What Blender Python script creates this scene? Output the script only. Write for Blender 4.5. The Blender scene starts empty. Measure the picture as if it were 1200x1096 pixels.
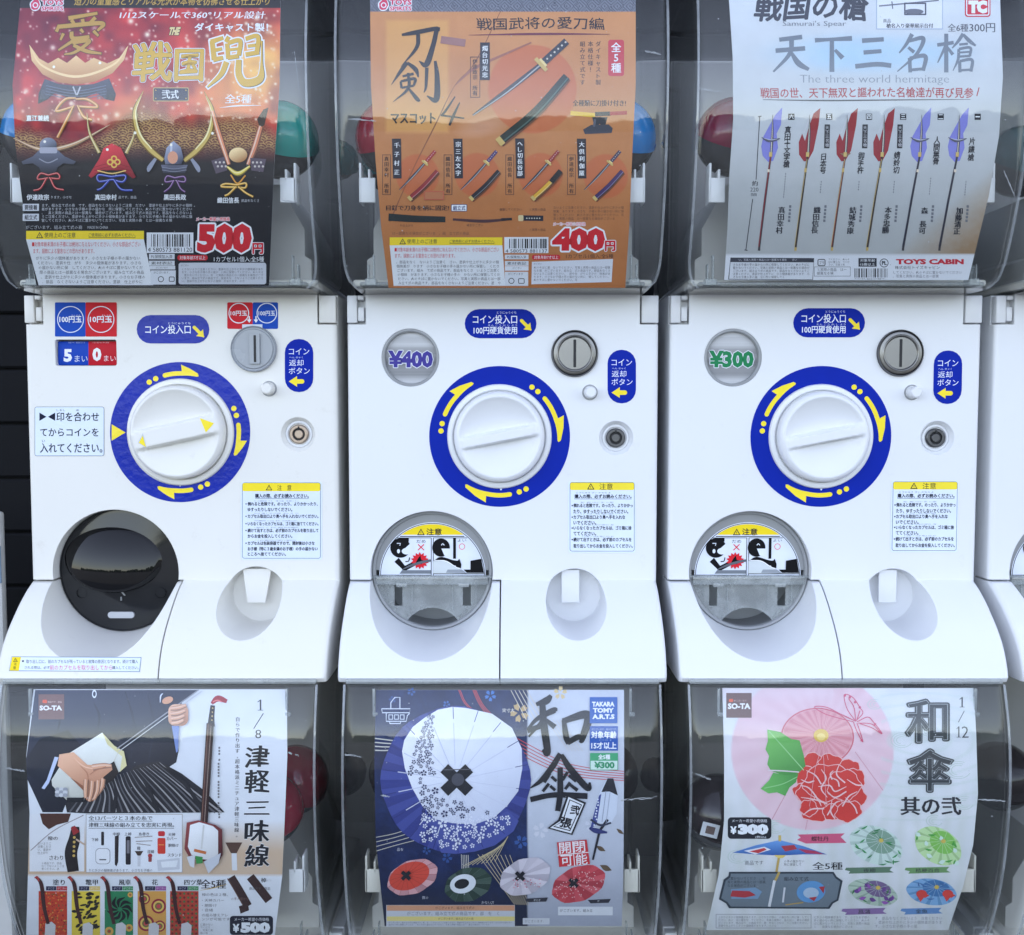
import bpy, bmesh, math, random
import numpy as np
from mathutils import Vector, Matrix
from mathutils.geometry import tessellate_polygon
random.seed(7)
SC = bpy.context.scene
COL = SC.collection
R = math.radians

# ------------------------------------------------------------------ camera
F, D, PITCH = 1200.0, 0.955, R(3.4)      # focal length in photo pixels, distance to the front panels, downward pitch
cam = bpy.data.cameras.new('camera')
camo = bpy.data.objects.new('camera', cam)
COL.objects.link(camo)
camo.location = (0, -D, 0)
camo.rotation_euler = (R(90) - PITCH, 0, 0)
cam.sensor_width = 36
cam.lens = 36 * F / 1200
cam.clip_start = 0.02
cam.clip_end = 2000
SC.camera = camo

# ------------------------------------------------------------------ sky, sun, exposure
SUN_EL, SUN_AZ = 38, 24                  # the sun stands behind the wall: the machines are in open shade
w = bpy.data.worlds.new('World')
SC.world = w
w.use_nodes = True
nt = w.node_tree
bg = nt.nodes['Background']
sky = nt.nodes.new('ShaderNodeTexSky')
sky.sky_type = 'NISHITA'
sky.sun_disc = False
sky.sun_elevation = R(SUN_EL)
sky.sun_rotation = R(SUN_AZ)
sky.air_density = 1.0
sky.dust_density = 0.5
sky.ozone_density = 1.0
hs = nt.nodes.new('ShaderNodeHueSaturation')
hs.inputs['Saturation'].default_value = 0.60
hs.inputs['Hue'].default_value = 0.512
nt.links.new(sky.outputs[0], hs.inputs['Color'])
nt.links.new(hs.outputs[0], bg.inputs[0])
bg.inputs[1].default_value = 0.15
sl = bpy.data.lights.new('sun', 'SUN')
sl.energy = 3.0
sl.angle = R(0.5)
sl.color = (1.0, 0.95, 0.88)
so = bpy.data.objects.new('sun', sl)
COL.objects.link(so)
sd = Vector((math.sin(R(SUN_AZ)) * math.cos(R(SUN_EL)), math.cos(R(SUN_AZ)) * math.cos(R(SUN_EL)), math.sin(R(SUN_EL))))
so.rotation_euler = sd.to_track_quat('Z', 'Y').to_euler()
so.location = sd * 20
vs = SC.view_settings
vs.view_transform = 'Standard'
vs.look = 'None'
vs.exposure = 2.04
vs.gamma = 1.0
vs.use_curve_mapping = False
SC.cycles.max_bounces = 14
SC.cycles.transparent_max_bounces = 24
SC.cycles.transmission_bounces = 12

# ------------------------------------------------------------------ measuring: photo pixel -> point on a real surface
CP, SP = math.cos(PITCH), math.sin(PITCH)
def proj(x, y, z):
    dx, dy = x, y + D
    dep = dy * CP - z * SP
    up = dy * SP + z * CP
    return 600 + F * dx / dep, 548 - F * up / dep
def ray(px, py):
    t = (548 - py) / F
    return (px - 600) / F, CP + t * SP, -SP + t * CP
def at(px, py, y=0.0):
    rx, ry, rz = ray(px, py)
    k = (y + D) / ry
    return rx * k, rz * k

class Surf:
    """A sheet that runs straight in x and follows the (y, z) polyline, listed from top to bottom."""
    def __init__(s, pts):
        s.pts = pts
        s.rows = [proj(0, y, z)[1] for y, z in pts]
    def locate(s, px, py):
        n = len(s.pts)
        i = 0
        while i < n - 2 and py > s.rows[i + 1] + 1e-6:
            i += 1
        (y0, z0), (y1, z1) = s.pts[i], s.pts[i + 1]
        rx, ry, rz = ray(px, py)
        # camera + k*(ry,rz) on the segment's line
        nx, nz = z1 - z0, -(y1 - y0)
        k = ((y0 + D) * nx + z0 * nz) / (ry * nx + rz * nz)
        return rx * k, ry * k - D, rz * k

# ------------------------------------------------------------------ scene helpers
def tag(o, label=None, cat=None, group=None, kind=None):
    if label: o['label'] = label
    if cat: o['category'] = cat
    if group: o['group'] = group
    if kind: o['kind'] = kind
    return o
def empty(name, loc):
    o = bpy.data.objects.new(name, None)
    o.empty_display_size = 0.05
    COL.objects.link(o)
    o.location = loc
    return o
def wloc(o):
    v = Vector((0, 0, 0))
    while o is not None:
        v += o.location
        o = o.parent
    return v
def link(name, me, mat, parent=None):
    """One mesh object from a mesh in world coordinates."""
    if mat is not None:
        me.materials.clear()
        for m_ in (mat if isinstance(mat, (list, tuple)) else [mat]):
            me.materials.append(m_)
    o = bpy.data.objects.new(name, me)
    COL.objects.link(o)
    if parent is not None:
        me.transform(Matrix.Translation(-wloc(parent)))
        o.parent = parent
    return o
def smooth(me, ang=34):
    bm = bmesh.new(); bm.from_mesh(me)
    for f in bm.faces: f.smooth = True
    for e in bm.edges:
        e.smooth = not (len(e.link_faces) != 2 or e.calc_face_angle(0) > R(ang))
    bm.to_mesh(me); bm.free()
    return me
def mesh_of(bm, name='m', sm=34):
    bmesh.ops.recalc_face_normals(bm, faces=bm.faces)
    me = bpy.data.meshes.new(name)
    bm.to_mesh(me); bm.free()
    if sm: smooth(me, sm)
    return me
def weighted(me):
    """flat faces keep their own normals beside rounded edges"""
    o = bpy.data.objects.new('tmp', me); COL.objects.link(o)
    md = o.modifiers.new('w', 'WEIGHTED_NORMAL'); md.keep_sharp = True; md.weight = 100
    bpy.context.view_layer.update()
    res = bpy.data.meshes.new_from_object(o.evaluated_get(bpy.context.evaluated_depsgraph_get()))
    bpy.data.objects.remove(o); bpy.data.meshes.remove(me)
    return res
def boolean(me, cutters, op='DIFFERENCE'):
    """me minus each cutter mesh (cutters are dropped afterwards)."""
    o = bpy.data.objects.new('tmp', me); COL.objects.link(o)
    tmp = [o]
    for c in cutters:
        co = bpy.data.objects.new('tmpc', c); COL.objects.link(co); tmp.append(co)
        md = o.modifiers.new('b', 'BOOLEAN'); md.operation = op; md.object = co; md.solver = 'EXACT'
    bpy.context.view_layer.update()
    dg = bpy.context.evaluated_depsgraph_get()
    res = bpy.data.meshes.new_from_object(o.evaluated_get(dg))
    for t in tmp:
        m_ = t.data
        bpy.data.objects.remove(t)
        bpy.data.meshes.remove(m_)
    return res
def bm_box(bm, x0, x1, y0, y1, z0, z1, bev=0, seg=2):
    r = bmesh.ops.create_cube(bm, size=1)
    vs_ = r['verts']
    for v in vs_:
        v.co = Vector((x0 if v.co.x < 0 else x1, y0 if v.co.y < 0 else y1, z0 if v.co.z < 0 else z1))
    if bev:
        es = list({e for v in vs_ for e in v.link_edges})
        bmesh.ops.bevel(bm, geom=es, offset=bev, segments=seg, affect='EDGES', profile=0.5)
    return bm
def box(x0, x1, y0, y1, z0, z1, bev=0, seg=2):
    return mesh_of(bm_box(bmesh.new(), x0, x1, y0, y1, z0, z1, bev, seg))
def bm_lathe(bm, prof, cx, cz, n=72, sx=1.0, sz=1.0):
    """prof: (radius, y) from the axis outwards or back to the axis; axis along y through (cx, cz)."""
    rings = []
    for r, y in prof:
        if r < 1e-7:
            rings.append([bm.verts.new((cx, y, cz))])
        else:
            rings.append([bm.verts.new((cx + sx * r * math.cos(2 * math.pi * i / n), y, cz + sz * r * math.sin(2 * math.pi * i / n))) for i in range(n)])
    for a, b in zip(rings, rings[1:]):
        for i in range(n):
            j = (i + 1) % n
            if len(a) == 1 and len(b) == 1: continue
            if len(a) == 1: bm.faces.new((a[0], b[i], b[j]))
            elif len(b) == 1: bm.faces.new((a[i], a[j], b[0]))
            else: bm.faces.new((a[i], a[j], b[j], b[i]))
    return bm
def lathe(prof, cx, cz, n=72, sx=1.0, sz=1.0, sm=34):
    return mesh_of(bm_lathe(bmesh.new(), prof, cx, cz, n, sx, sz), sm=sm)
def cyl(cx, cz, r, y0, y1, n=72, r1=None):
    return lathe([(0, y0), (r if r1 is None else r1, y0), (r, y1), (0, y1)], cx, cz, n)
def bm_prism(bm, pts, y0, y1):
    """outline pts in (x, z), from y0 to y1"""
    a = [bm.verts.new((x, y0, z)) for x, z in pts]
    b = [bm.verts.new((x, y1, z)) for x, z in pts]
    bm.faces.new(a); bm.faces.new(b[::-1])
    for i in range(len(pts)):
        j = (i + 1) % len(pts)
        bm.faces.new((a[i], b[i], b[j], a[j]))
    return bm
def prism(pts, y0, y1, sm=34):
    return mesh_of(bm_prism(bmesh.new(), pts, y0, y1), sm=sm)
def rrect(x0, z0, x1, z1, r, n=8):
    out = []
    for cx, cz, a0 in ((x1 - r, z1 - r, 0), (x0 + r, z1 - r, 90), (x0 + r, z0 + r, 180), (x1 - r, z0 + r, 270)):
        for i in range(n + 1):
            a = R(a0 + 90 * i / n)
            out.append((cx + r * math.cos(a), cz + r * math.sin(a)))
    return out
def catmull(pts, step):
    out = []
    P = [np.array(p, float) for p in pts]
    P = [2 * P[0] - P[1]] + P + [2 * P[-1] - P[-2]]
    for i in range(1, len(P) - 2):
        L = np.linalg.norm(P[i + 1] - P[i])
        n = max(1, int(round(L / step)))
        for k in range(n):
            t = k / n
            a, b, c, d = P[i - 1], P[i], P[i + 1], P[i + 2]
            q = 0.5 * ((2 * b) + (c - a) * t + (2 * a - 5 * b + 4 * c - d) * t * t + (3 * b - a - 3 * c + d) * t ** 3)
            out.append(tuple(q))
    out.append(tuple(P[-2]))
    return out

# ------------------------------------------------------------------ materials
def s2l(c):
    return tuple(((v / 255) / 12.92 if v <= 10.31 else (((v / 255) + 0.055) / 1.055) ** 2.4) for v in c[:3])
MATS = {}
def mat(name, col, rough=0.4, metal=0.0, spec=0.5, coat=0.0, noise=0.0, nscale=40.0, bump=0.0, bscale=200.0, bevel=0.0, rnoise=0.0, trans=0.0, dirt=None):
    m = bpy.data.materials.new(name)
    m.use_nodes = True
    t = m.node_tree
    b = t.nodes['Principled BSDF']
    lc = col if max(col) <= 1 else s2l(col)
    b.inputs['Base Color'].default_value = (*lc, 1)
    b.inputs['Roughness'].default_value = rough
    b.inputs['Metallic'].default_value = metal
    b.inputs['Specular IOR Level'].default_value = spec
    b.inputs['Coat Weight'].default_value = coat
    b.inputs['Coat Roughness'].default_value = 0.08
    b.inputs['Transmission Weight'].default_value = trans
    tc = t.nodes.new('ShaderNodeTexCoord')
    if noise or rnoise or dirt:
        n = t.nodes.new('ShaderNodeTexNoise'); n.inputs['Scale'].default_value = nscale; n.inputs['Detail'].default_value = 6
        t.links.new(tc.outputs['Object'], n.inputs['Vector'])
    if noise:
        mx = t.nodes.new('ShaderNodeMix'); mx.data_type = 'RGBA'
        mx.inputs['A'].default_value = (*[v * (1 - noise) for v in lc], 1)
        mx.inputs['B'].default_value = (*[min(1, v * (1 + noise)) for v in lc], 1)
        t.links.new(n.outputs['Fac'], mx.inputs['Factor'])
        src = mx.outputs['Result']
        if dirt:
            n2 = t.nodes.new('ShaderNodeTexNoise'); n2.inputs['Scale'].default_value = dirt[0]; n2.inputs['Detail'].default_value = 8; n2.inputs['Roughness'].default_value = 0.75
            t.links.new(tc.outputs['Object'], n2.inputs['Vector'])
            mr = t.nodes.new('ShaderNodeMapRange'); mr.inputs['From Min'].default_value = dirt[1]; mr.inputs['From Max'].default_value = dirt[2]
            mr.inputs['To Max'].default_value = dirt[3]
            t.links.new(n2.outputs['Fac'], mr.inputs['Value'])
            m2 = t.nodes.new('ShaderNodeMix'); m2.data_type = 'RGBA'
            m2.inputs['B'].default_value = (*dirt[4], 1)
            t.links.new(src, m2.inputs['A']); t.links.new(mr.outputs[0], m2.inputs['Factor'])
            src = m2.outputs['Result']
        t.links.new(src, b.inputs['Base Color'])
    if rnoise:
        mr = t.nodes.new('ShaderNodeMapRange')
        mr.inputs['To Min'].default_value = max(0.02, rough - rnoise); mr.inputs['To Max'].default_value = rough + rnoise
        t.links.new(n.outputs['Fac'], mr.inputs['Value']); t.links.new(mr.outputs[0], b.inputs['Roughness'])
    nrm = None
    if bevel:
        bv = t.nodes.new('ShaderNodeBevel'); bv.samples = 4; bv.inputs['Radius'].default_value = bevel
        nrm = bv.outputs[0]
    if bump:
        nb = t.nodes.new('ShaderNodeTexNoise'); nb.inputs['Scale'].default_value = bscale; nb.inputs['Detail'].default_value = 3
        t.links.new(tc.outputs['Object'], nb.inputs['Vector'])
        bp = t.nodes.new('ShaderNodeBump'); bp.inputs['Strength'].default_value = bump; bp.inputs['Distance'].default_value = 0.001
        t.links.new(nb.outputs['Fac'], bp.inputs['Height'])
        if nrm: t.links.new(nrm, bp.inputs['Normal'])
        nrm = bp.outputs[0]
    if nrm: t.links.new(nrm, b.inputs['Normal'])
    MATS[name] = m
    return m
def clear_mat(name, tint, rough=0.02, refl=1.0, haze=0.0, f0=0.04, edge=0.55, hazecol=(0.8, 0.82, 0.85)):
    """Clear sheet plastic: see-through with Fresnel reflection, faint scuffs."""
    m = bpy.data.materials.new(name); m.use_nodes = True
    t = m.node_tree; t.nodes.clear()
    out = t.nodes.new('ShaderNodeOutputMaterial')
    tr = t.nodes.new('ShaderNodeBsdfTransparent'); tr.inputs[0].default_value = (*tint, 1)
    gl = t.nodes.new('ShaderNodeBsdfGlossy'); gl.inputs['Roughness'].default_value = rough; gl.inputs[0].default_value = (refl, refl, refl, 1)
    geo = t.nodes.new('ShaderNodeNewGeometry')
    dt = t.nodes.new('ShaderNodeVectorMath'); dt.operation = 'DOT_PRODUCT'
    t.links.new(geo.outputs['Normal'], dt.inputs[0]); t.links.new(geo.outputs['Incoming'], dt.inputs[1])
    def mth(op, a, b=None):
        q = t.nodes.new('ShaderNodeMath'); q.operation = op
        for i_, v_ in enumerate((a, b)):
            if v_ is None: continue
            if isinstance(v_, (int, float)): q.inputs[i_].default_value = v_
            else: t.links.new(v_, q.inputs[i_])
        return q.outputs[0]
    fr_out = mth('ADD', mth('MULTIPLY', mth('POWER', mth('SUBTRACT', 1.0, mth('ABSOLUTE', dt.outputs['Value'])), 5.0), 0.96), f0)
    tc = t.nodes.new('ShaderNodeTexCoord')
    nb = t.nodes.new('ShaderNodeTexNoise'); nb.inputs['Scale'].default_value = 14; nb.inputs['Detail'].default_value = 2
    t.links.new(tc.outputs['Object'], nb.inputs['Vector'])
    bp = t.nodes.new('ShaderNodeBump'); bp.inputs['Strength'].default_value = 0.05; bp.inputs['Distance'].default_value = 0.004
    t.links.new(nb.outputs['Fac'], bp.inputs['Height']); t.links.new(bp.outputs[0], gl.inputs['Normal'])
    mx = t.nodes.new('ShaderNodeMixShader')
    # a slanting path runs through more plastic: darker towards the edges
    gz = mth('MULTIPLY', mth('POWER', mth('SUBTRACT', 1.0, mth('ABSOLUTE', dt.outputs['Value'])), 2.5), edge)
    tm = t.nodes.new('ShaderNodeMix'); tm.data_type = 'RGBA'
    tm.inputs['A'].default_value = (*tint, 1); tm.inputs['B'].default_value = (0.10, 0.11, 0.12, 1)
    t.links.new(gz, tm.inputs['Factor']); t.links.new(tm.outputs['Result'], tr.inputs[0])
    t.links.new(fr_out, mx.inputs[0])
    src = tr.outputs[0]
    if haze:
        df = t.nodes.new('ShaderNodeBsdfDiffuse'); df.inputs[0].default_value = (*hazecol, 1)
        n = t.nodes.new('ShaderNodeTexNoise'); n.inputs['Scale'].default_value = 30; n.inputs['Detail'].default_value = 8; n.inputs['Roughness'].default_value = 0.7
        t.links.new(tc.outputs['Object'], n.inputs['Vector'])
        mr = t.nodes.new('ShaderNodeMapRange'); mr.inputs['From Min'].default_value = 0.35; mr.inputs['From Max'].default_value = 0.75
        mr.inputs['To Min'].default_value = haze * 0.5; mr.inputs['To Max'].default_value = haze * 1.6
        t.links.new(n.outputs['Fac'], mr.inputs['Value'])
        m0 = t.nodes.new('ShaderNodeMixShader')
        t.links.new(mr.outputs[0], m0.inputs[0]); t.links.new(tr.outputs[0], m0.inputs[1]); t.links.new(df.outputs[0], m0.inputs[2])
        src = m0.outputs[0]
    t.links.new(src, mx.inputs[1]); t.links.new(gl.outputs[0], mx.inputs[2])
    t.links.new(mx.outputs[0], out.inputs[0])
    MATS[name] = m
    return m
def print_mat(name, rough=0.5, spec=0.35, bump=0.0, gain=1.0):
    m = bpy.data.materials.new(name); m.use_nodes = True
    t = m.node_tree; b = t.nodes['Principled BSDF']
    a = t.nodes.new('ShaderNodeVertexColor'); a.layer_name = 'ink'
    tc = t.nodes.new('ShaderNodeTexCoord')
    n = t.nodes.new('ShaderNodeTexNoise'); n.inputs['Scale'].default_value = 60; n.inputs['Detail'].default_value = 6
    t.links.new(tc.outputs['Object'], n.inputs['Vector'])
    mr = t.nodes.new('ShaderNodeMapRange'); mr.inputs['To Min'].default_value = 1.06 * gain; mr.inputs['To Max'].default_value = 1.22 * gain
    t.links.new(n.outputs['Fac'], mr.inputs['Value'])
    vm = t.nodes.new('ShaderNodeVectorMath'); vm.operation = 'SCALE'
    t.links.new(a.outputs[0], vm.inputs[0]); t.links.new(mr.outputs[0], vm.inputs['Scale'])
    t.links.new(vm.outputs[0], b.inputs['Base Color'])
    b.inputs['Roughness'].default_value = rough
    b.inputs['Specular IOR Level'].default_value = spec
    if bump:
        nb = t.nodes.new('ShaderNodeTexNoise'); nb.inputs['Scale'].default_value = 160; nb.inputs['Detail'].default_value = 2
        t.links.new(tc.outputs['Object'], nb.inputs['Vector'])
        bp = t.nodes.new('ShaderNodeBump'); bp.inputs['Strength'].default_value = bump; bp.inputs['Distance'].default_value = 0.002
        t.links.new(nb.outputs['Fac'], bp.inputs['Height']); t.links.new(bp.outputs[0], b.inputs['Normal'])
    MATS[name] = m
    return m

WHITE = mat('white_plastic', (0.745, 0.755, 0.77), 0.33, spec=0.5, noise=0.025, nscale=9, bump=0.012, bscale=700, bevel=0.0012, rnoise=0.08, dirt=(55, 0.62, 0.78, 0.20, (0.45, 0.42, 0.38)))
CREAM = mat('aged_white_plastic', (0.755, 0.742, 0.70), 0.36, spec=0.5, noise=0.025, nscale=9, bump=0.012, bscale=700, bevel=0.0012, rnoise=0.08, dirt=(48, 0.60, 0.76, 0.24, (0.44, 0.39, 0.31)))
IVORY = mat('ivory_plastic', (0.72, 0.69, 0.60), 0.4, noise=0.03, nscale=30, bevel=0.0006)
HOLDER = mat('white_holder_plastic', (0.80, 0.80, 0.79), 0.35, noise=0.02, nscale=30, bevel=0.0006)
GREYP = mat('grey_plastic', (0.30, 0.31, 0.32), 0.32, noise=0.05, nscale=40, bevel=0.0008, rnoise=0.08)
SLOTP = mat('blue_grey_plastic', (0.32, 0.34, 0.37), 0.26, noise=0.04, nscale=40, bevel=0.0006, rnoise=0.06)
STEEL = mat('brushed_metal', (0.22, 0.215, 0.205), 0.34, metal=1.0, noise=0.08, nscale=90, bump=0.06, bscale=900, bevel=0.0008, rnoise=0.1)
COPPER = mat('worn_brass', (0.40, 0.32, 0.26), 0.36, metal=1.0, noise=0.2, nscale=120, bevel=0.0006, rnoise=0.1)
DSTEEL = mat('dark_metal', (0.11, 0.11, 0.115), 0.35, metal=1.0, noise=0.1, nscale=120, bevel=0.0006, rnoise=0.1)
BLACK = mat('black_gap', (0.012, 0.012, 0.013), 0.6, noise=0.2, nscale=60)
SMOKE = mat('smoked_plastic', (0.020, 0.0205, 0.022), 0.10, spec=0.35, noise=0.15, nscale=60, rnoise=0.08)
SMOKEG = mat('smoked_gloss', (0.006, 0.006, 0.007), 0.03, noise=0.15, nscale=60, spec=0.32)
INNER = mat('inner_tray_plastic', (0.50, 0.485, 0.45), 0.45, noise=0.06, nscale=25, bevel=0.001)
INBACK = mat('inner_back_plastic', (0.40, 0.385, 0.36), 0.45, noise=0.08, nscale=18)
CLEAR = clear_mat('clear_acrylic', (0.95, 0.96, 0.965), 0.012, haze=0.006, f0=0.021)
FROST = clear_mat('scuffed_clear_plastic', (0.84, 0.86, 0.86), 0.12, haze=0.36, hazecol=(0.58, 0.61, 0.61), edge=0.3)
BEAD = clear_mat('clear_edge', (0.9, 0.92, 0.93), 0.05, haze=0.20, hazecol=(0.62, 0.65, 0.68), edge=0.4)
PRINT = print_mat('printed_paper')
VINYL = print_mat('printed_vinyl', 0.5, 0.12, gain=0.86)
VINYLB = print_mat('embossed_vinyl', 0.28, 0.28, bump=0.25, gain=0.86)

# ------------------------------------------------------------------ flat print: shapes, type, brush strokes
_fc = bpy.data.curves.new('type', 'FONT')
_fo = bpy.data.objects.new('type', _fc)
COL.objects.link(_fo)
_cache = {}
SMALL = '写真と実際の商品とは一部異なる場合がございます。組み立て式の商品です。部品をなくさないようご注意ください。塗装や仕上がりに多少の個体差があります。小さなお子様の手の届かない所に保管してください。火のそばに置かないでください。'
def glyphs(s, offset=0.0, res=2, vert=False):
    """Outline mesh of a string: (N,2) array and faces, unit em, y up."""
    key = (s, round(offset, 4), res)
    if key not in _cache:
        _fc.body = s; _fc.size = 1; _fc.resolution_u = res; _fc.offset = offset; _fc.fill_mode = 'FRONT'
        bpy.context.view_layer.update()
        ev = _fo.evaluated_get(bpy.context.evaluated_depsgraph_get())
        me = ev.to_mesh()
        v = np.array([(p.co.x, p.co.y) for p in me.vertices], float).reshape(-1, 2)
        f = [tuple(p.vertices) for p in me.polygons]
        ev.to_mesh_clear()
        _cache[key] = (v, f)
    return _cache[key]
def mixc(a, b, t):
    t = max(0.0, min(1.0, t))
    return tuple(a[i] + (b[i] - a[i]) * t for i in range(3))

def strikes(b, serif):
    """heavier type: the same outline struck a few times, spread by b (and sideways by serif)"""
    if b < 0.25 and not serif: return None
    if serif and b < 0.25: return [(-serif, 0), (0, 0), (serif, 0)]
    hx = b + serif
    return [(0, 0), (-hx, 0), (hx, 0), (0, -b), (0, b), (-hx * .7, -b * .7), (hx * .7, b * .7), (-hx * .7, b * .7), (hx * .7, -b * .7)]

class Canvas:
    """Collects print in crop coordinates (origin ox,oy and scale k give photo pixels); builds it as one sheet on a surface."""
    STEP = 0.00008
    def __init__(s, ox, oy, k):
        s.ox, s.oy, s.k = ox, oy, k
        s.shapes = []      # (verts ndarray in photo px, faces, layer, colour)
        s.boxes = np.zeros((0, 5))
        s.colf = None
        s.base_edges = None
        s.clipx = None
    def _add(s, v, f, col, lay=None, sub=0.0):
        v = np.asarray(v, float) * s.k + (s.ox, s.oy)
        x0, y0 = v.min(0); x1, y1 = v.max(0)
        if lay is None:
            B = s.boxes
            lay = 1
            if len(B):
                hit = (B[:, 0] < x1) & (B[:, 2] > x0) & (B[:, 1] < y1) & (B[:, 3] > y0)
                if hit.any(): lay = math.floor(B[hit, 4].max() + 1.0001)
        s.boxes = np.vstack([s.boxes, (x0, y0, x1, y1, lay + sub)])
        s.shapes.append((v, f, lay + sub, col if callable(col) else s2l(col)))
        return lay
    def grad(s, c0, c1, p0, p1):
        """printed colour running from c0 at p0 to c1 at p1"""
        a, b = s2l(c0), s2l(c1)
        x0, y0 = p0[0] * s.k + s.ox, p0[1] * s.k + s.oy; x1, y1 = p1[0] * s.k + s.ox, p1[1] * s.k + s.oy
        L = (x1 - x0) ** 2 + (y1 - y0) ** 2
        return lambda p: mixc(a, b, ((p[0] - x0) * (x1 - x0) + (p[1] - y0) * (y1 - y0)) / L)
    def tube(s, pts, wd, col, lo=0.45, hi=0.6, off=0.22):
        """printed picture of something round: dark edges, its colour, a light streak"""
        ws = list(wd) if isinstance(wd, (list, tuple)) else [wd] * len(pts)
        s.curve(pts, ws, mixc(col, (10, 8, 12), lo))
        s.curve([(p[0] - .06 * w_, p[1] - .08 * w_) for p, w_ in zip(pts, ws)], [w_ * .68 for w_ in ws], col)
        s.curve([(p[0] - off * w_ * .7, p[1] - off * w_ * .7) for p, w_ in zip(pts, ws)], [w_ * .22 for w_ in ws], mixc(col, (255, 252, 240), hi))
    def top(s, x0, y0, x1, y1):
        """first free layer over a box in crop coordinates"""
        x0, x1 = x0 * s.k + s.ox, x1 * s.k + s.ox; y0, y1 = y0 * s.k + s.oy, y1 * s.k + s.oy
        B = s.boxes
        hit = (B[:, 0] < x1) & (B[:, 2] > x0) & (B[:, 1] < y1) & (B[:, 3] > y0)
        return math.floor(B[hit, 4].max() + 1.0001) if hit.any() else 1
    def poly(s, pts, col, lay=None):
        pts = [tuple(p) for p in pts]
        tris = tessellate_polygon([[Vector((p[0], p[1], 0)) for p in pts]])
        return s._add(pts, [tuple(t) for t in tris], col, lay)
    def rect(s, x0, y0, x1, y1, col, r=0, lay=None):
        if r: return s.poly(rrect(x0, y0, x1, y1, r, 5), col, lay)
        return s._add([(x0, y0), (x1, y0), (x1, y1), (x0, y1)], [(0, 1, 2, 3)], col, lay)
    def frame(s, x0, y0, x1, y1, wd, col, r=0):
        r = max(r, 0.01)
        a = rrect(x0, y0, x1, y1, r, 5); b = rrect(x0 + wd, y0 + wd, x1 - wd, y1 - wd, max(r - wd, 0.005), 5)
        n = len(a)
        return s._add(a + b, [(i, (i + 1) % n, n + (i + 1) % n, n + i) for i in range(n)], col)
    def ell(s, cx, cy, rx, ry=None, col=(0, 0, 0), rot=0, n=40, lay=None, a0=0, a1=360):
        ry = rx if ry is None else ry
        c, q = math.cos(R(rot)), math.sin(R(rot))
        pts = []
        for i in range(n + (a1 - a0 < 360)):
            a = R(a0 + (a1 - a0) * i / n)
            x, y = rx * math.cos(a), ry * math.sin(a)
            pts.append((cx + x * c - y * q, cy + x * q + y * c))
        m = len(pts)
        if a1 - a0 < 360:
            return s.poly(pts, col, lay)
        return s._add(pts + [(cx, cy)], [(i, (i + 1) % m, m) for i in range(m)], col, lay)
    def ring(s, cx, cy, r0, r1, col, a0=0, a1=360, n=48, sy=1.0, lay=None):
        P = []
        for i in range(n + 1):
            a = R(a0 + (a1 - a0) * i / n)
            P += [(cx + r0 * math.cos(a), cy + sy * r0 * math.sin(a)), (cx + r1 * math.cos(a), cy + sy * r1 * math.sin(a))]
        return s._add(P, [(2 * i, 2 * i + 1, 2 * i + 3, 2 * i + 2) for i in range(n)], col, lay)
    def line(s, pts, wd, col, lay=None):
        """wd: one width or one per point"""
        n = len(pts)
        ws = list(wd) if isinstance(wd, (list, tuple)) else [wd] * n
        P = [np.array(p, float) for p in pts]
        V = []
        for i in range(n):
            d = (P[min(i + 1, n - 1)] - P[max(i - 1, 0)])
            L = np.linalg.norm(d) or 1
            nv = np.array((-d[1], d[0])) / L * ws[i] / 2
            V += [P[i] + nv, P[i] - nv]
        return s._add(V, [(2 * i, 2 * i + 1, 2 * i + 3, 2 * i + 2) for i in range(n - 1)], col, lay)
    def curve(s, pts, wd, col, lay=None, step=None):
        if isinstance(wd, (list, tuple)):
            q = catmull([(p[0], p[1], w_) for p, w_ in zip(pts, wd)], step or 6)
            return s.line([(a, b) for a, b, c in q], [max(0.05, c) for a, b, c in q], col, lay)
        return s.line(catmull(pts, step or 6), wd, col, lay)
    def brush(s, strokes, col, x=0, y=0, sc=1.0, scy=None, outline=None):
        """strokes: lists of (x, y, width) on a unit-100 square"""
        scy = sc if scy is None else scy
        for oc, grow in ([outline] if outline else []) + [(col, 0)]:
            lay = None
            for k_, st in enumerate(strokes):
                q = catmull([(x + a * sc, y + b * scy, w_ * (sc + scy) / 2) for a, b, w_ in st], 3)
                P = [np.array(p[:2]) for p in q]
                ws = [max(0.2, p[2]) + grow for p in q]
                if grow:
                    d = P[0] - P[1]; P[0] = P[0] + d / (np.linalg.norm(d) or 1) * grow / 2
                    d = P[-1] - P[-2]; P[-1] = P[-1] + d / (np.linalg.norm(d) or 1) * grow / 2
                n = len(P); V = []
                for i in range(n):
                    d = P[min(i + 1, n - 1)] - P[max(i - 1, 0)]
                    nv = np.array((-d[1], d[0])) / (np.linalg.norm(d) or 1) * ws[i] / 2
                    V += [P[i] + nv, P[i] - nv]
                F_ = [(2 * i, 2 * i + 1, 2 * i + 3, 2 * i + 2) for i in range(n - 1)]
                if lay is None: lay = s._add(V, F_, oc)
                else: s._add(V, F_, oc, lay, 0.06 * k_)
    def _put(s, v, f, col, stamps=None, outline=None):
        """v in crop coordinates (y down)"""
        if outline:
            oc, ow, on = outline[0], outline[1], (outline[2] if len(outline) > 2 else 8)
            l0 = None
            for i in range(on):
                a = 2 * math.pi * i / on
                vv = v + (ow * math.cos(a), ow * math.sin(a))
                if l0 is None: l0 = s._add(vv, f, oc)
                else: s._add(vv, f, oc, l0, 0.06 * i)
        l0 = None
        for i, (dx, dy) in enumerate(stamps or [(0, 0)]):
            vv = v + (dx, dy)
            if l0 is None: l0 = s._add(vv, f, col)
            else: s._add(vv, f, col, l0, 0.06 * i)
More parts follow.
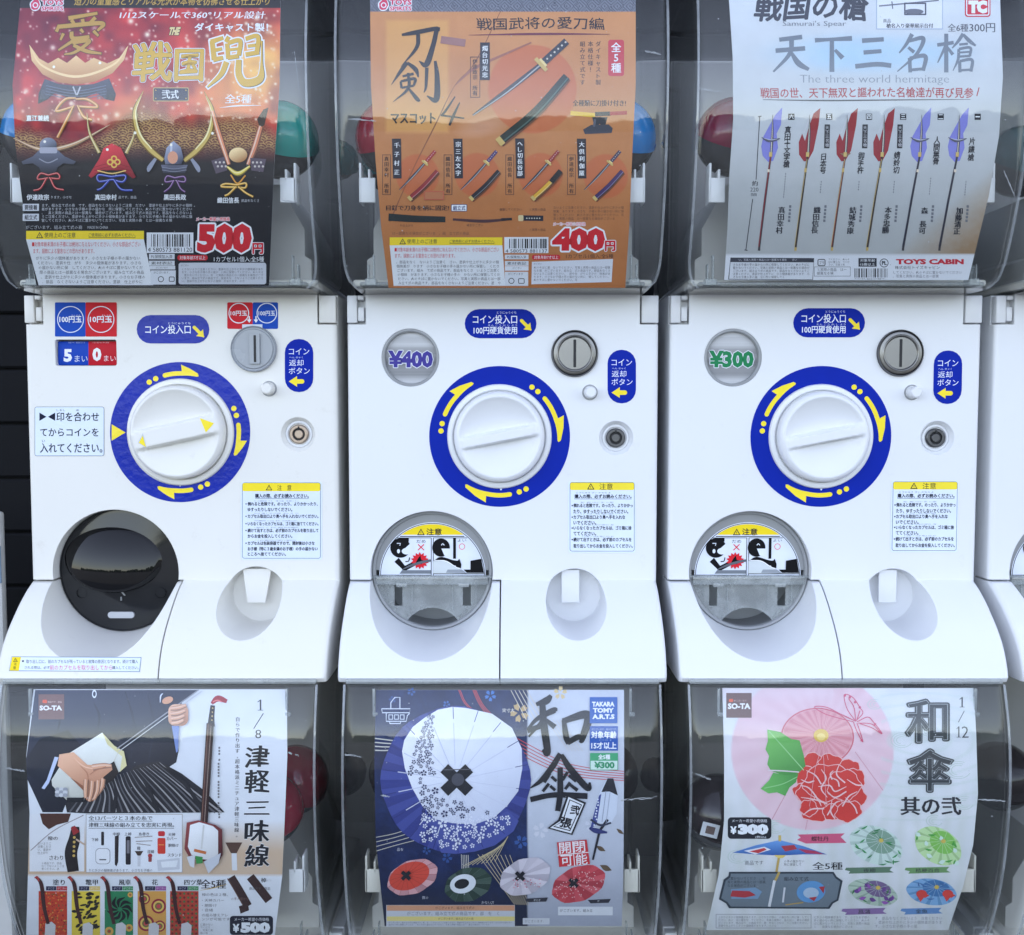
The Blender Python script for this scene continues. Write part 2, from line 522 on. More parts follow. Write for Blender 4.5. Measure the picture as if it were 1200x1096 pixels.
    def t(s, txt, x0, y0, x1, y1, col, bold=0.0, shear=0.0, rot=0.0, outline=None, serif=0.0, res=2, warp=None, fine=False):
        """Text fitted to its visible box (crop coordinates)."""
        cjk = any(ord(q) > 0x2000 for q in txt)
        v, f = glyphs(txt, 0.0 if cjk else bold - (0.014 if serif else 0), res)
        if not len(v): return
        a, b = v.min(0), v.max(0)
        v = (v - a) / np.maximum(b - a, 1e-6)
        W, H = x1 - x0, y1 - y0
        X = v[:, 0] * W
        Y = (1 - v[:, 1]) * H
        X = X + shear * (H - Y)
        if warp is not None: X, Y = warp(X, Y, W, H)
        if rot:
            cx, cy = W / 2, H / 2
            c, q = math.cos(R(rot)), math.sin(R(rot))
            X, Y = cx + (X - cx) * c - (Y - cy) * q, cy + (X - cx) * q + (Y - cy) * c
        vv = np.stack([X + x0, Y + y0], 1)
        s._put(vv, f, col, strikes(bold * (y1 - y0) if cjk else 0, serif), outline)
    def vt(s, txt, xc, y0, y1, size, col, bold=0.0, outline=None, serif=0.0, sx=1.0, dx=0.0, warp=None):
        """Vertical text: one character under the other, column centre xc (dx = drift of the column to its foot)."""
        n = len(txt)
        h = (y1 - y0) / n
        for i, ch in enumerate(txt):
            if ch in ' 　': continue
            if ch == 'ー': ch = '｜'
            v, f = glyphs(ch, 0.0, 2)
            if not len(v): continue
            ctr = (v.min(0) + v.max(0)) / 2
            if ord(ch) > 0x2000: ctr = np.array((ctr[0], 0.36))
            vv = (v - ctr) * (size * sx, -size)
            if warp is not None:
                X, Y = warp(vv[:, 0] + size / 2, vv[:, 1] + size / 2, size, size)
                vv = np.stack([X - size / 2, Y - size / 2], 1)
            vv = vv + (xc + dx * (i + .5) / n, y0 + h * (i + 0.5))
            s._put(vv, f, col, strikes(bold * size, serif), outline)
    def micro(s, x0, y0, x1, y1, rows, col, fill=0.55, seed=1, gap=0.12):
        """Small print at the limit of reading: rows of characters at their size."""
        rn = random.Random(seed)
        h = (y1 - y0) / rows
        em = h * min(1.0, fill + 0.38)
        out_v, out_f, n = [], [], 0
        pos = rn.randrange(len(SMALL))
        for r_ in range(rows):
            x = x0
            end = x1 if r_ < rows - 1 or rows == 1 else x0 + (x1 - x0) * rn.uniform(0.55, 0.95)
            while x + em * 0.7 < end:
                ch = SMALL[pos % len(SMALL)]; pos += 1
                if rn.random() > gap * 0.3 and ch != ' ':
                    v, f = glyphs(ch, 0.0, 1)
                    if len(v):
                        out_v.append(np.stack([v[:, 0] * em * 0.94 + x, y0 + h * r_ + h * 0.5 + (0.36 - v[:, 1]) * em], 1))
                        out_f += [tuple(a + n for a in q) for q in f]; n += len(v)
                x += em * 0.96
        if n: s._add(np.vstack(out_v), out_f, col)
    def barcode(s, x0, y0, x1, y1, seed=3):
        rn = random.Random(seed)
        x = x0; V, F_ = [], []
        u = (x1 - x0) / 62
        while x < x1 - u:
            w_ = u * rn.choice([1, 1, 1, 2, 2, 3]) * 0.8
            w_ = min(w_, x1 - x)
            n = len(V)
            V += [(x, y0), (x + w_, y0), (x + w_, y1), (x, y1)]; F_.append((n, n + 1, n + 2, n + 3))
            x += w_ + u * rn.choice([1, 1, 2, 2, 3]) * 0.85
        s._add(V, F_, (30, 30, 34))
    def base(s, left, right, y0, y1, func, px=1.6):
        """The sheet itself: left/right edges as (y, x) lists in crop coordinates, coloured by func(x, y) (arrays in crop coordinates -> rgb 0..255)."""
        s.base_edges = (left, right, y0, y1, func, px)
    def build(s, name, surf, matl, parent=None, yoff=-0.0002, thick=0.0):
        rows = surf.rows
        V, F_, C = [], [], []
        nodes = sorted(r_ for r_ in rows[1:-1])
        def emit(poly, lay, col):
            dy = yoff - lay * Canvas.STEP
            cy = sum(p[1] for p in poly) / len(poly)
            n = len(V)
            for p in poly:
                x, y, z = surf.locate(p[0], min(max(p[1], cy - 1e6), cy + 1e6)) if False else seg_locate(p[0], p[1], cy)
                V.append((x, y + dy, z))
            F_.append(tuple(range(n, n + len(poly))))
            C.extend([col(p) for p in poly] if callable(col) else [col] * len(poly))
        segs = surf.pts
        def seg_locate(px, py, cy):
            i = 0
            m = len(segs)
            while i < m - 2 and cy > rows[i + 1]: i += 1
            (y0, z0), (y1, z1) = segs[i], segs[i + 1]
            rx, ry, rz = ray(px, py)
            nx, nz = z1 - z0, -(y1 - y0)
            k = ((y0 + D) * nx + z0 * nz) / (ry * nx + rz * nz)
            return rx * k, ry * k - D, rz * k
        if s.base_edges:
            left, right, y0, y1, func, step = s.base_edges
            ly = [p[0] for p in left]; lx = [p[1] for p in left]
            ry_ = [p[0] for p in right]; rx_ = [p[1] for p in right]
            yt, yb = y0 * s.k + s.oy, y1 * s.k + s.oy
            marks = [yt] + [r_ for r_ in nodes if yt + .01 < r_ < yb - .01] + [yb]
            yy = []
            for a, b in zip(marks, marks[1:]):
                n = max(1, int(round((b - a) / step)))
                yy += [a + (b - a) * i / n for i in range(n)]
            yy.append(yb)
            yy = np.array(yy)
            yc = (yy - s.oy) / s.k
            L = np.interp(yc, ly, lx); Rr = np.interp(yc, ry_, rx_)
            nu = max(2, int((Rr - L).mean() * s.k / step))
            u = np.linspace(0, 1, nu + 1)
            X = L[:, None] + (Rr - L)[:, None] * u[None]
            Y = np.repeat(yc[:, None], nu + 1, 1)
            rgb = np.clip(np.stack(func(X, Y), -1), 0, 255) / 255
            lin = np.where(rgb <= 0.04045, rgb / 12.92, ((rgb + 0.055) / 1.055) ** 2.4)
            n0 = len(V)
            for j in range(len(yy)):
                for i in range(nu + 1):
                    V.append((X[j, i], yy[j]))
            W = nu + 1
            # position each vertex with its row's own segment
            for j in range(len(yy)):
                ps = [seg_locate(0, yy[j], yy[j] - 1e-4), seg_locate(1000, yy[j], yy[j] - 1e-4)]
                for i in range(W):
                    px = X[j, i] * s.k + s.ox
                    k = px / 1000
                    V[n0 + j * W + i] = (ps[0][0] + (ps[1][0] - ps[0][0]) * k, ps[0][1] + yoff, ps[0][2])
            lf = lin.reshape(-1, 3)
            for j in range(len(yy) - 1):
                for i in range(nu):
                    q = (j * W + i, j * W + i + 1, (j + 1) * W + i + 1, (j + 1) * W + i)
                    F_.append(tuple(n0 + a for a in q))
                    C.extend(tuple(lf[a]) for a in q)
            if thick:
                white = (0.75, 0.75, 0.75)
                b0 = len(V)
                for j in range(len(yy)):
                    for i in (0, nu):
                        x, y, z = V[n0 + j * W + i]
                        V.append((x, y + thick, z))
                for j in range(len(yy) - 1):
                    a, b, c, d = b0 + 2 * j, b0 + 2 * j + 1, b0 + 2 * j + 3, b0 + 2 * j + 2
                    F_.append((a, d, c, b)); C.extend([white] * 4)
                    F_.append((n0 + j * W, n0 + (j + 1) * W, d, a)); C.extend([white] * 4)
                    F_.append((n0 + j * W + nu, b, c, n0 + (j + 1) * W + nu)); C.extend([white] * 4)
        for v, f, lay, col in s.shapes:
            for face in f:
                P = [tuple(v[i]) for i in face]
                lo = min(p[1] for p in P); hi = max(p[1] for p in P)
                cuts = [r_ for r_ in nodes if lo + 1e-4 < r_ < hi - 1e-4]
                if not cuts:
                    emit(P, lay, col); continue
                rest = P
                for c in cuts:
                    up, dn = [], []
                    m = len(rest)
                    for i in range(m):
                        p, q = rest[i], rest[(i + 1) % m]
                        if p[1] <= c: up.append(p)
                        if p[1] >= c: dn.append(p)
                        if (p[1] - c) * (q[1] - c) < 0:
                            k = (c - p[1]) / (q[1] - p[1])
                            z_ = (p[0] + (q[0] - p[0]) * k, c)
                            up.append(z_); dn.append(z_)
                    if len(up) > 2: emit(up, lay, col)
                    rest = dn
                    if len(rest) < 3: break
                if len(rest) > 2: emit(rest, lay, col)
        me = bpy.data.meshes.new(name)
        me.from_pydata(V, [], F_)
        at_ = me.color_attributes.new('ink', 'FLOAT_COLOR', 'CORNER')
        arr = np.ones((len(C), 4), np.float32); arr[:, :3] = np.array(C, np.float32)
        at_.data.foreach_set('color', arr.ravel())
        me.update()
        return link(name, me, matl, parent)

def flat(y=0.0):
    return Surf([(y, 0.9), (y, -0.9)])

# ------------------------------------------------------------------ setting
MX = (-0.3072, -0.0085, 0.2910, 0.5922)
TIER = 0.607                      # one machine stands this much above the one below
GZ = -0.96
asphalt = mat('asphalt', (0.09, 0.087, 0.082), 0.9, noise=0.3, nscale=60, bump=0.3, bscale=300)
bm = bmesh.new()
bmesh.ops.create_grid(bm, x_segments=2, y_segments=2, size=900)
me = mesh_of(bm, sm=0); me.transform(Matrix.Translation((0, 0, GZ)))
tag(link('ground', me, asphalt), kind='structure')

# dark boarded wall behind the machines
siding = mat('dark_siding', (0.0045, 0.005, 0.0068), 0.8, spec=0.2, noise=0.25, nscale=12, bump=0.1, bscale=80)
bm = bmesh.new()
bh = 0.072
for i in range(44):
    z = GZ + i * bh
    bm_box(bm, -3.0, 3.0, 0.40 - 0.004, 0.46, z + 0.003, z + bh, 0.0025, 1)
bm_box(bm, -3.0, 3.0, 0.405, 0.47, GZ, GZ + 44 * bh - 0.004)
wallo = link('boarded_wall', mesh_of(bm), siding)
tag(wallo, 'dark horizontal board wall standing behind the capsule machines', 'wall')

# far wood behind the photographer, seen only as a mirror image in the glossy plastic
leafm = mat('far_leaves', (0.035, 0.05, 0.022), 0.9, noise=0.5, nscale=0.6)
bm = bmesh.new()
rn = random.Random(5)
for i in range(150):
    x = -110 + i * 1.5 + rn.uniform(-1, 1)
    h = 3.2 + 0.9 * math.sin(i * 0.33 + 1) + rn.uniform(-0.6, 1.0) + (3.4 if x > 12 else 0) * min(1, max(0, (x - 12) / 20))
    m4 = Matrix.Translation((x, -85 + rn.uniform(-6, 6), GZ + h * 0.45)) @ Matrix.Diagonal((rn.uniform(1.3, 2.4), 2.0, h * 0.62, 1))
    r_ = bmesh.ops.create_icosphere(bm, subdivisions=2, radius=1, matrix=m4)
    for v in r_['verts']:
        v.co += Vector((rn.uniform(-.4, .4), rn.uniform(-.4, .4), rn.uniform(-.4, .4)))
tag(link('far_woods', mesh_of(bm, sm=0), leafm), 'dark green line of trees far across the open lot', 'woods', kind='stuff')

# ------------------------------------------------------------------ shared shapes of a machine (y towards the wall, machine centre x = 0)
ZT, ZS = 0.1036, -0.163           # top of the front panel, start of the sloping skirt
HW = 0.1445                       # half width
SK = []                           # skirt profile, measured along its silhouette
for py, y in ((680, 0.0), (690, -0.0120), (705, -0.0262), (720, -0.0380), (733, -0.0475), (747, -0.0560), (759, -0.0620), (772, -0.0668), (784, -0.0702), (795, -0.0724)):
    rx, ry, rz = ray(600, py)
    SK.append((y, rz / ry * (y + D)))
SK[0] = (0.0, ZS)
ZB = SK[-1][1]
skirt_pts = catmull(SK, 0.006)
CH = 0.262                        # height of the clear case
CASEP = [(-0.050, 0.0), (-0.0585, 0.02), (-0.0715, 0.05), (-0.0845, 0.09), (-0.0915, 0.13), (-0.0945, 0.165), (-0.0938, 0.195), (-0.0890, 0.228), (-0.0790, CH)]
case_prof = catmull(CASEP, 0.0065)
def case_surf(zb, inset, lo=0.0, hi=CH):
    pts = [(y + inset, zb + h) for y, h in case_prof if lo <= h <= hi]
    return Surf(pts[::-1])
UP0, LO0 = ZT, ZT - TIER          # height of the bottom of the upper and lower cases

def tx(me, x, z=0.0):
    me.transform(Matrix.Translation((x, 0, z))); return me

def body_solid():
    prof = [(0.0, ZT), (0.0, ZT - 0.05), (0.0, ZS + 0.03)] + skirt_pts + [(-0.0700, ZB - 0.004), (-0.05, ZB - 0.005), (0.26, ZB - 0.005), (0.26, ZT)]
    bm = bmesh.new()
    a = [bm.verts.new((-HW, y, z)) for y, z in prof]
    b = [bm.verts.new((HW, y, z)) for y, z in prof]
    bm.faces.new(a[::-1]); bm.faces.new(b)
    n = len(prof)
    for i in range(n):
        j = (i + 1) % n
        bm.faces.new((a[i], a[j], b[j], b[i]))
    k = len(skirt_pts) + 3
    ed = []
    for L in (a, b):
        for i in range(k):
            ed.append(bm.edges.get((L[i], L[i + 1])))
    bmesh.ops.recalc_face_normals(bm, faces=bm.faces)
    bmesh.ops.bevel(bm, geom=[e for e in ed if e], offset=0.0042, segments=4, affect='EDGES', profile=0.5, clamp_overlap=True)
    me = bpy.data.meshes.new('body'); bm.to_mesh(me); bm.free()
    return me

def mouth_cut(disp, deep):
    """round mouth whose floor slopes down towards the front"""
    x, z, r = disp
    me = lathe([(0, deep), (r, deep), (r, 0.0), (r, -0.14), (0, -0.14)], x, z, 96)
    for v in me.vertices:
        if v.co.y < 0: v.co.z += 0.16 * v.co.y
    return me
def cutters(disp, ret, extra, deep):
    """round mouth, coin return well, side notches and the rest"""
    out = [mouth_cut(disp, deep)]
    out.append(lathe([(0, 0.016), (ret[2] * 0.93, 0.016), (ret[2], 0.008), (ret[2], -0.12), (0, -0.12)], ret[0], ret[1], 72))
    for sx in (-1, 1):
        x0, x1 = sorted((sx * (HW - 0.0175), sx * (HW + 0.01)))
        out.append(box(x0, x1, -0.02, 0.010, ZT - 0.0275, ZT + 0.02))
    return out + extra

def build_shell(root, mx, lz, disp, ret, extra, white, deep=0.05):
    """cabinet (panel, right half of the skirt) and the separate cover under the mouth"""
    seam = -0.0022
    body = boolean(body_solid(), [box(-0.2, seam + 0.0006, -0.14, 0.030, ZB - 0.05, ZS + 0.0005)] + cutters(disp, ret, extra, deep))
    body = weighted(smooth(body, 30))
    cab = link('cabinet', tx(body, mx, lz), white, root)
    cov = boolean(boolean(body_solid(), [box(-0.2, seam - 0.0006, -0.14, 0.029, ZB - 0.05, ZS - 0.0012)], 'INTERSECT'), [mouth_cut(disp, deep)])
    cov = weighted(smooth(cov, 30))
    link('mouth_cover', tx(cov, mx, lz), white, root)
    for sx in (-1, 1):
        bm = bmesh.new()
        x0, x1 = sorted((sx * (HW - 0.0160), sx * (HW - 0.0004)))
        if sx < 0:
            bm_box(bm, x0, x0 + 0.0092, -0.0008, 0.009, ZT - 0.0262, ZT - 0.001, 0.0008, 2)
            bm_box(bm, x0 + 0.0098, x1, 0.0004, 0.009, ZT - 0.0245, ZT - 0.0115, 0.0008, 2)
            bm_box(bm, x0 + 0.0098, x1, -0.0008, 0.009, ZT - 0.0050, ZT - 0.001, 0.0008, 2)
        else:
            bm_box(bm, x0, x1, -0.0008, 0.009, ZT - 0.0262, ZT - 0.001, 0.0008, 2)
        link('hinge_tab', tx(mesh_of(bm), mx, lz), white, root)
    return cab

def dial_base(root, cx, cz, white, r=0.0487):
    p = [(0, 0.001), (r, 0.001), (r, -0.0015), (r - 0.0008, -0.0030), (r - 0.0035, -0.0040), (r - 0.0048, -0.0040), (r - 0.0056, -0.0032), (r - 0.0060, -0.0010), (0, -0.0010)]
    bm = bm_lathe(bmesh.new(), p, cx, cz, 96)
    o = link('dial', mesh_of(bm), white, root)
    return o
def knob_mesh(cx, cz, rad, top, dish, depth, ang, hw, hl, rise, slope, nr=44, na=144, taper=1.0):
    """turned knob: rounded rim, dished face and a grip bar across it, as one height field on a disc"""
    bm = bmesh.new()
    ca, sa = math.cos(R(ang)), math.sin(R(ang))
    def h(x, z):
        r = math.hypot(x, z)
        if r > rad - 0.005:
            k = min(1.0, (r - (rad - 0.005)) / 0.005)
            base = top * (1 - 0.30 * k * k)
        else: base = top
        if r < dish:
            t = 1 - (r / dish) ** 2
            d = depth * t ** 0.8 * 1.0
            base = top - d
        u, v = x * ca + z * sa, -x * sa + z * ca       # along and across the bar
        wv = hw
        e = (abs(v) - wv) / slope
        g = 1.0 if e <= 0 else max(0.0, 1 - e)
        g = g * g * (3 - 2 * g)
        el = (abs(u) - hl) / 0.004
        g *= 1.0 if el <= 0 else max(0.0, 1 - el)
        ridge = top + rise + taper * u
        return base + max(0.0, ridge - base) * g
    rings = []
    for i in range(nr + 1):
        r = rad * i / nr
        if i == 0: rings.append([bm.verts.new((cx, -h(0, 0), cz))]); continue
        rings.append([bm.verts.new((cx + r * math.cos(2 * math.pi * k / na), -h(r * math.cos(2 * math.pi * k / na), r * math.sin(2 * math.pi * k / na)), cz + r * math.sin(2 * math.pi * k / na))) for k in range(na)])
    rings.append([bm.verts.new((cx + rad * math.cos(2 * math.pi * k / na), -0.0008, cz + rad * math.sin(2 * math.pi * k / na))) for k in range(na)])
    for a, b in zip(rings, rings[1:]):
        for k in range(na):
            j = (k + 1) % na
            if len(a) == 1: bm.faces.new((a[0], b[k], b[j]))
            else: bm.faces.new((a[k], a[j], b[j], b[k]))
    return mesh_of(bm, sm=50)

def arrow_arc(c, cx, cy, r, a_tail, a_head, wd, col, dots=2, barb=-1):
    """curved half-barbed arrow with two dots behind its tail; angles clockwise from the top, crop pixels"""
    def pt(a, rr): return (cx + rr * math.sin(R(a)), cy - rr * math.cos(R(a)))
    n = 14
    a_neck = a_tail + (a_head - a_tail) * 0.52
    c.line([pt(a_tail + (a_neck - a_tail) * i / n, r) for i in range(n + 1)], wd, col)
    p = pt(a_tail, r); c.ell(p[0], p[1], wd / 2, wd / 2, col, n=20)
    side = 1 if a_head > a_tail else -1
    out = []
    # half arrow head: one barb on the outside
    for i in range(9):
        out.append(pt(a_neck + (a_head - a_neck) * i / 8, r - wd / 2 + (wd * 0.30) * (i / 8)))
    out += [pt(a_head + side * 1.5, r + 0.05 * wd), pt(a_head, r + wd * 0.55)]
    out += [pt(a_neck + (a_head - a_neck) * 0.45, r + wd * 1.25), pt(a_neck - (a_head - a_neck) * 0.05, r + wd * 1.95), pt(a_neck, r + wd / 2)]
    c.poly(out, col)
    st = (a_head - a_tail) / abs(a_head - a_tail)
    for k in range(dots):
        p = pt(a_tail - st * (9.5 + 7.2 * k), r)
        c.ell(p[0], p[1], wd * 0.60, wd * 0.60, col, n=24)

def coin_slot_metal(root, cx, cz, r):
    o = link('coin_slot', lathe([(0, -0.0022), (r * 0.72, -0.0022), (r * 0.76, -0.0034), (r * 0.80, -0.0036), (r * 0.84, -0.0030), (r * 0.87, -0.0030), (r * 0.96, -0.0024), (r, -0.0012), (r, 0.001)], cx, cz, 72), STEEL, root)
    link('slot_opening', prism(rrect(cx - 0.0013, cz - 0.0128, cx + 0.0013, cz + 0.0128, 0.0005, 3), -0.00235, -0.002), BLACK, o)
    link('rim', lathe([(r * 0.995, 0.0005), (r * 1.0, -0.0030), (r * 1.035, -0.0032), (r * 1.06, -0.0018), (r * 1.065, 0.0005)], cx, cz, 72), DSTEEL, o)
    return o
def button(root, cx, cz, white):
    o = link('return_button', lathe([(0, -0.0120), (0.0042, -0.0120), (0.0051, -0.0112), (0.0054, -0.0095), (0.0054, 0.004), (0, 0.004)], cx, cz, 40), white, root)
    link('button_collar', lathe([(0.0057, 0.003), (0.0059, -0.0002), (0.0072, -0.0002), (0.0074, 0.0004), (0.0074, 0.003)], cx, cz, 40), GREYP, o)
def lock(root, cx, cz, metal):
    o = link('key_lock', lathe([(0.0125, 0.0055), (0.0125, 0.0046), (0.0107, 0.0040), (0.0100, 0.0046), (0.0100, 0.0055)], cx, cz, 48), WHITE, root)
    link('lock_core', lathe([(0, 0.0028), (0.0036, 0.0028), (0.0041, 0.0034), (0.0041, 0.0046), (0.0056, 0.0046), (0.0056, 0.0034), (0.0060, 0.0028), (0.0080, 0.0028), (0.0090, 0.0036), (0.0092, 0.0058), (0, 0.0058)], cx, cz, 48), metal, o)
    bm = bmesh.new()
    bm_lathe(bm, [(0.0043, 0.0040), (0.0055, 0.0040)], cx, cz, 40)
    bm_box(bm, cx - 0.0007, cx + 0.0007, 0.0020, 0.0027, cz + 0.0040, cz + 0.0074)
    link('keyway', mesh_of(bm, sm=0), BLACK, o)
def recess(x, z, r0, r1, dep):
    return lathe([(0, dep), (r1, dep), (r0, -0.0002), (r0, -0.01), (0, -0.01)], x, z, 56)

# ------------------------------------------------------------------ the clear case and what is built into it
def case_mesh(mx, zb):
    th, hw, rc, yb = 0.0026, 0.1395, 0.012, 0.150
    def ring(y, h, ins):
        sh = 0.0
        if h < 0.026: sh = 0.010 * (1 - math.sqrt(max(0, 1 - ((0.026 - h) / 0.026) ** 2)))
        W = hw - ins - sh; r = max(0.001, rc - ins); yf = y + ins
        pts = [(-W, yb)]
        for i in range(9):
            a = R(180 + 90 * i / 8); pts.append((-W + r + r * math.cos(a), yf + r + r * math.sin(a)))
        for i in range(9):
            a = R(270 + 90 * i / 8); pts.append((W - r + r * math.cos(a), yf + r + r * math.sin(a)))
        pts.append((W, yb))
        return [(mx + x, yy, zb + h) for x, yy in pts]
    bm = bmesh.new()
    O = [[bm.verts.new(p) for p in ring(y, h, 0)] for y, h in case_prof]
    I = [[bm.verts.new(p) for p in ring(y, min(max(h, th), CH - th), th)] for y, h in case_prof]
    n = len(O[0])
    for A, flip in ((O, 0), (I, 1)):
        for a, b in zip(A, A[1:]):
            for i in range(n - 1):
                q = (a[i], a[i + 1], b[i + 1], b[i])
                bm.faces.new(q[::-1] if flip else q)
        bm.faces.new(A[0] if flip else A[0][::-1])
        bm.faces.new(A[-1][::-1] if flip else A[-1])
    return mesh_of(bm, sm=40)

def case_parts(root, mx, zb, holder, clips=True):
    c = link('clear_case', case_mesh(mx, zb), CLEAR, root)
    for sx in (-1, 1):
        # moulded bead along each front corner, its pale haze added as the edge highlight
        bm = bmesh.new(); rr = []
        for y, h in case_prof:
            sh = 0.0
            if h < 0.026: sh = 0.010 * (1 - math.sqrt(max(0, 1 - ((0.026 - h) / 0.026) ** 2)))
            cxx, cyy = mx + sx * (0.1395 - sh - 0.0035), y + 0.0030
            rr.append([bm.verts.new((cxx + sx * 0.0012 * math.cos(2 * math.pi * k / 8) + sx * 0.0012, cyy + 0.0009 * math.sin(2 * math.pi * k / 8) - 0.0012, zb + h)) for k in range(8)])
        for a, b in zip(rr, rr[1:]):
            for k in range(8): bm.faces.new((a[k], a[(k + 1) % 8], b[(k + 1) % 8], b[k]))
        bm.faces.new(rr[0]); bm.faces.new(rr[-1])
        link('corner_bead', mesh_of(bm), BEAD, c)
    # thick rim along the top and the foot of the case
    bm = bmesh.new()
    bm_box(bm, mx - 0.1365, mx + 0.1365, -0.0770, -0.0640, zb + CH + 0.0004, zb + CH + 0.0042, 0.001, 2)
    link('case_rim', mesh_of(bm), FROST, c)
    bm = bmesh.new()
    bm_box(bm, mx - 0.126, mx + 0.126, -0.0440, -0.0050, zb + 0.0030, zb + 0.0062, 0.001, 2)
    link('case_foot', mesh_of(bm), FROST, c)
    bm = bmesh.new()
    bm_box(bm, mx - 0.1385, mx + 0.1385, 0.151, 0.158, zb - 0.0, zb + CH, 0.002, 1)
    link('case_back', mesh_of(bm), INBACK, root)
    # hopper in the middle of the case, with sloping shoulders
    out = [(-0.124, 0.004), (0.124, 0.004), (0.124, 0.030), (0.118, 0.034), (0.118, 0.058), (0.096, 0.098), (-0.096, 0.098), (-0.118, 0.058), (-0.118, 0.034), (-0.124, 0.030)]
    link('hopper', prism([(mx + x, zb + z) for x, z in out], -0.010, 0.145), INNER, root)
    link('tray', box(mx - 0.134, mx + 0.134, -0.030, 0.148, zb + 0.0032, zb + 0.0100, 0.002, 2), IVORY, root)
    for sx in (-1, 1):
        bm = bmesh.new()
        xa, xb = sorted((mx + sx * 0.1085, mx + sx * 0.1225))
        bm_box(bm, xa, xb, -0.066, -0.0635, zb + 0.071, zb + 0.092, 0.0006, 2)
        for k in (0.1085 + 0.0052, 0.1213):
            x = mx + sx * k
            hgt = 0.0072 if k < 0.12 else 0.0125
            bm_box(bm, x - 0.0010, x + 0.0010, -0.066, -0.050, zb + 0.0895, zb + 0.092 + hgt, 0.0006, 2)
        bm_box(bm, mx + sx * 0.1213 - 0.0010, mx + sx * 0.1213 + 0.0010, -0.066, -0.048, zb + 0.071, zb + 0.092, 0.0006, 2)
        link('poster_holder', mesh_of(bm), holder, root)
        bm = bmesh.new()
        x = mx + sx * 0.1115
        bm_box(bm, x - 0.0012, x + 0.0012, -0.0800, -0.0765, zb + CH - 0.026, zb + CH - 0.003, 0.0005, 2)
        bm_box(bm, x - 0.0012, x + 0.0036, -0.0812, -0.0790, zb + CH - 0.027, zb + CH - 0.0235, 0.0005, 2)
        link('hook', mesh_of(bm), FROST, c)
        bm = bmesh.new()
        x = mx + sx * 0.1160
        for k in (-0.0024, 0.0024):
            bm_box(bm, x + k - 0.0007, x + k + 0.0007, -0.044, -0.036, zb + 0.006, zb + (0.030 if k * sx < 0 else 0.022), 0.0004, 1)
        bm_box(bm, x - 0.005, x + 0.005, -0.046, -0.034, zb + 0.003, zb + 0.009, 0.0006, 1)
        link('foot_clip', mesh_of(bm), FROST, c)
    return c

# ------------------------------------------------------------------ machine with the price window (second column; third and fourth are copies)
def rel(px, py, mx, y=0.0):
    x, z = at(px, py, y); return x - mx, z
BLUE, YEL, INK, SKY = (2, 36, 158), (250, 226, 60), (26, 30, 52), (214, 230, 246)
def base_z(lz): return lz + ZB - 0.005

def coin_label_b(c):
    c.rect(330, 51, 522, 129, BLUE, r=39)
    c.t('コイン投入口', 352, 67, 470, 90, (235, 240, 250), bold=0.014)
    c.t('とうにゅうぐち', 416, 57, 468, 64, (215, 225, 245))
    c.t('100円硬貨使用', 354, 98, 470, 118, (235, 240, 250), bold=0.014)
    c.t('えん こう か し よう', 392, 92, 470, 97, (215, 225, 245))
    arrow_dr(c, 482, 82, 508, 108, YEL)
def arrow_dr(c, x0, y0, x1, y1, col):
    """short thick arrow towards the lower right"""
    dx, dy = x1 - x0, y1 - y0
    c.line([(x0, y0), (x0 + dx * .68, y0 + dy * .68)], dx * 0.34, col)
    c.ell(x0, y0, dx * .17, dx * .17, col, n=16)
    c.poly([(x1, y1), (x1 - dx * .10, y1 - dy * .80), (x1 - dx * .80, y1 - dy * .10)], col)
    c.ell(x1 - dx * .06, y1 - dy * .06, dx * .09, dx * .09, col, n=14)
def return_label(c, x0, y0, x1, y1):
    W, H = x1 - x0, y1 - y0
    c.rect(x0, y0, x1, y1, BLUE, r=W * 0.48)
    f = (235, 240, 250)
    c.t('コイン', x0 + .14 * W, y0 + .175 * H, x0 + .86 * W, y0 + .295 * H, f, bold=0.012)
    c.t('へん きゃく', x0 + .16 * W, y0 + .33 * H, x0 + .64 * W, y0 + .365 * H, (215, 225, 245))
    c.t('返却', x0 + .15 * W, y0 + .39 * H, x0 + .66 * W, y0 + .51 * H, f, bold=0.012)
    c.t('ボタン', x0 + .14 * W, y0 + .54 * H, x0 + .88 * W, y0 + .66 * H, f, bold=0.012)
    ya = y0 + .80 * H
    c.line([(x0 + .38 * W, ya), (x0 + .62 * W, ya)], .085 * H, YEL)
    c.ell(x0 + .61 * W, ya, .042 * H, .042 * H, YEL, n=14)
    c.poly([(x0 + .14 * W, ya), (x0 + .43 * W, ya - .10 * H), (x0 + .43 * W, ya + .10 * H)], YEL)
def warn_tri(c, x, y, h, col, bang):
    c.poly([(x - h * .58, y + h * .5), (x, y - h * .5), (x + h * .58, y + h * .5)], col)
    c.poly([(x - h * .37, y + h * .38), (x, y - h * .28), (x + h * .37, y + h * .38)], bang)
    c.line([(x, y - h * .05), (x, y + h * .18)], h * .09, col)
    c.ell(x, y + h * .28, h * .05, h * .05, col, n=8)

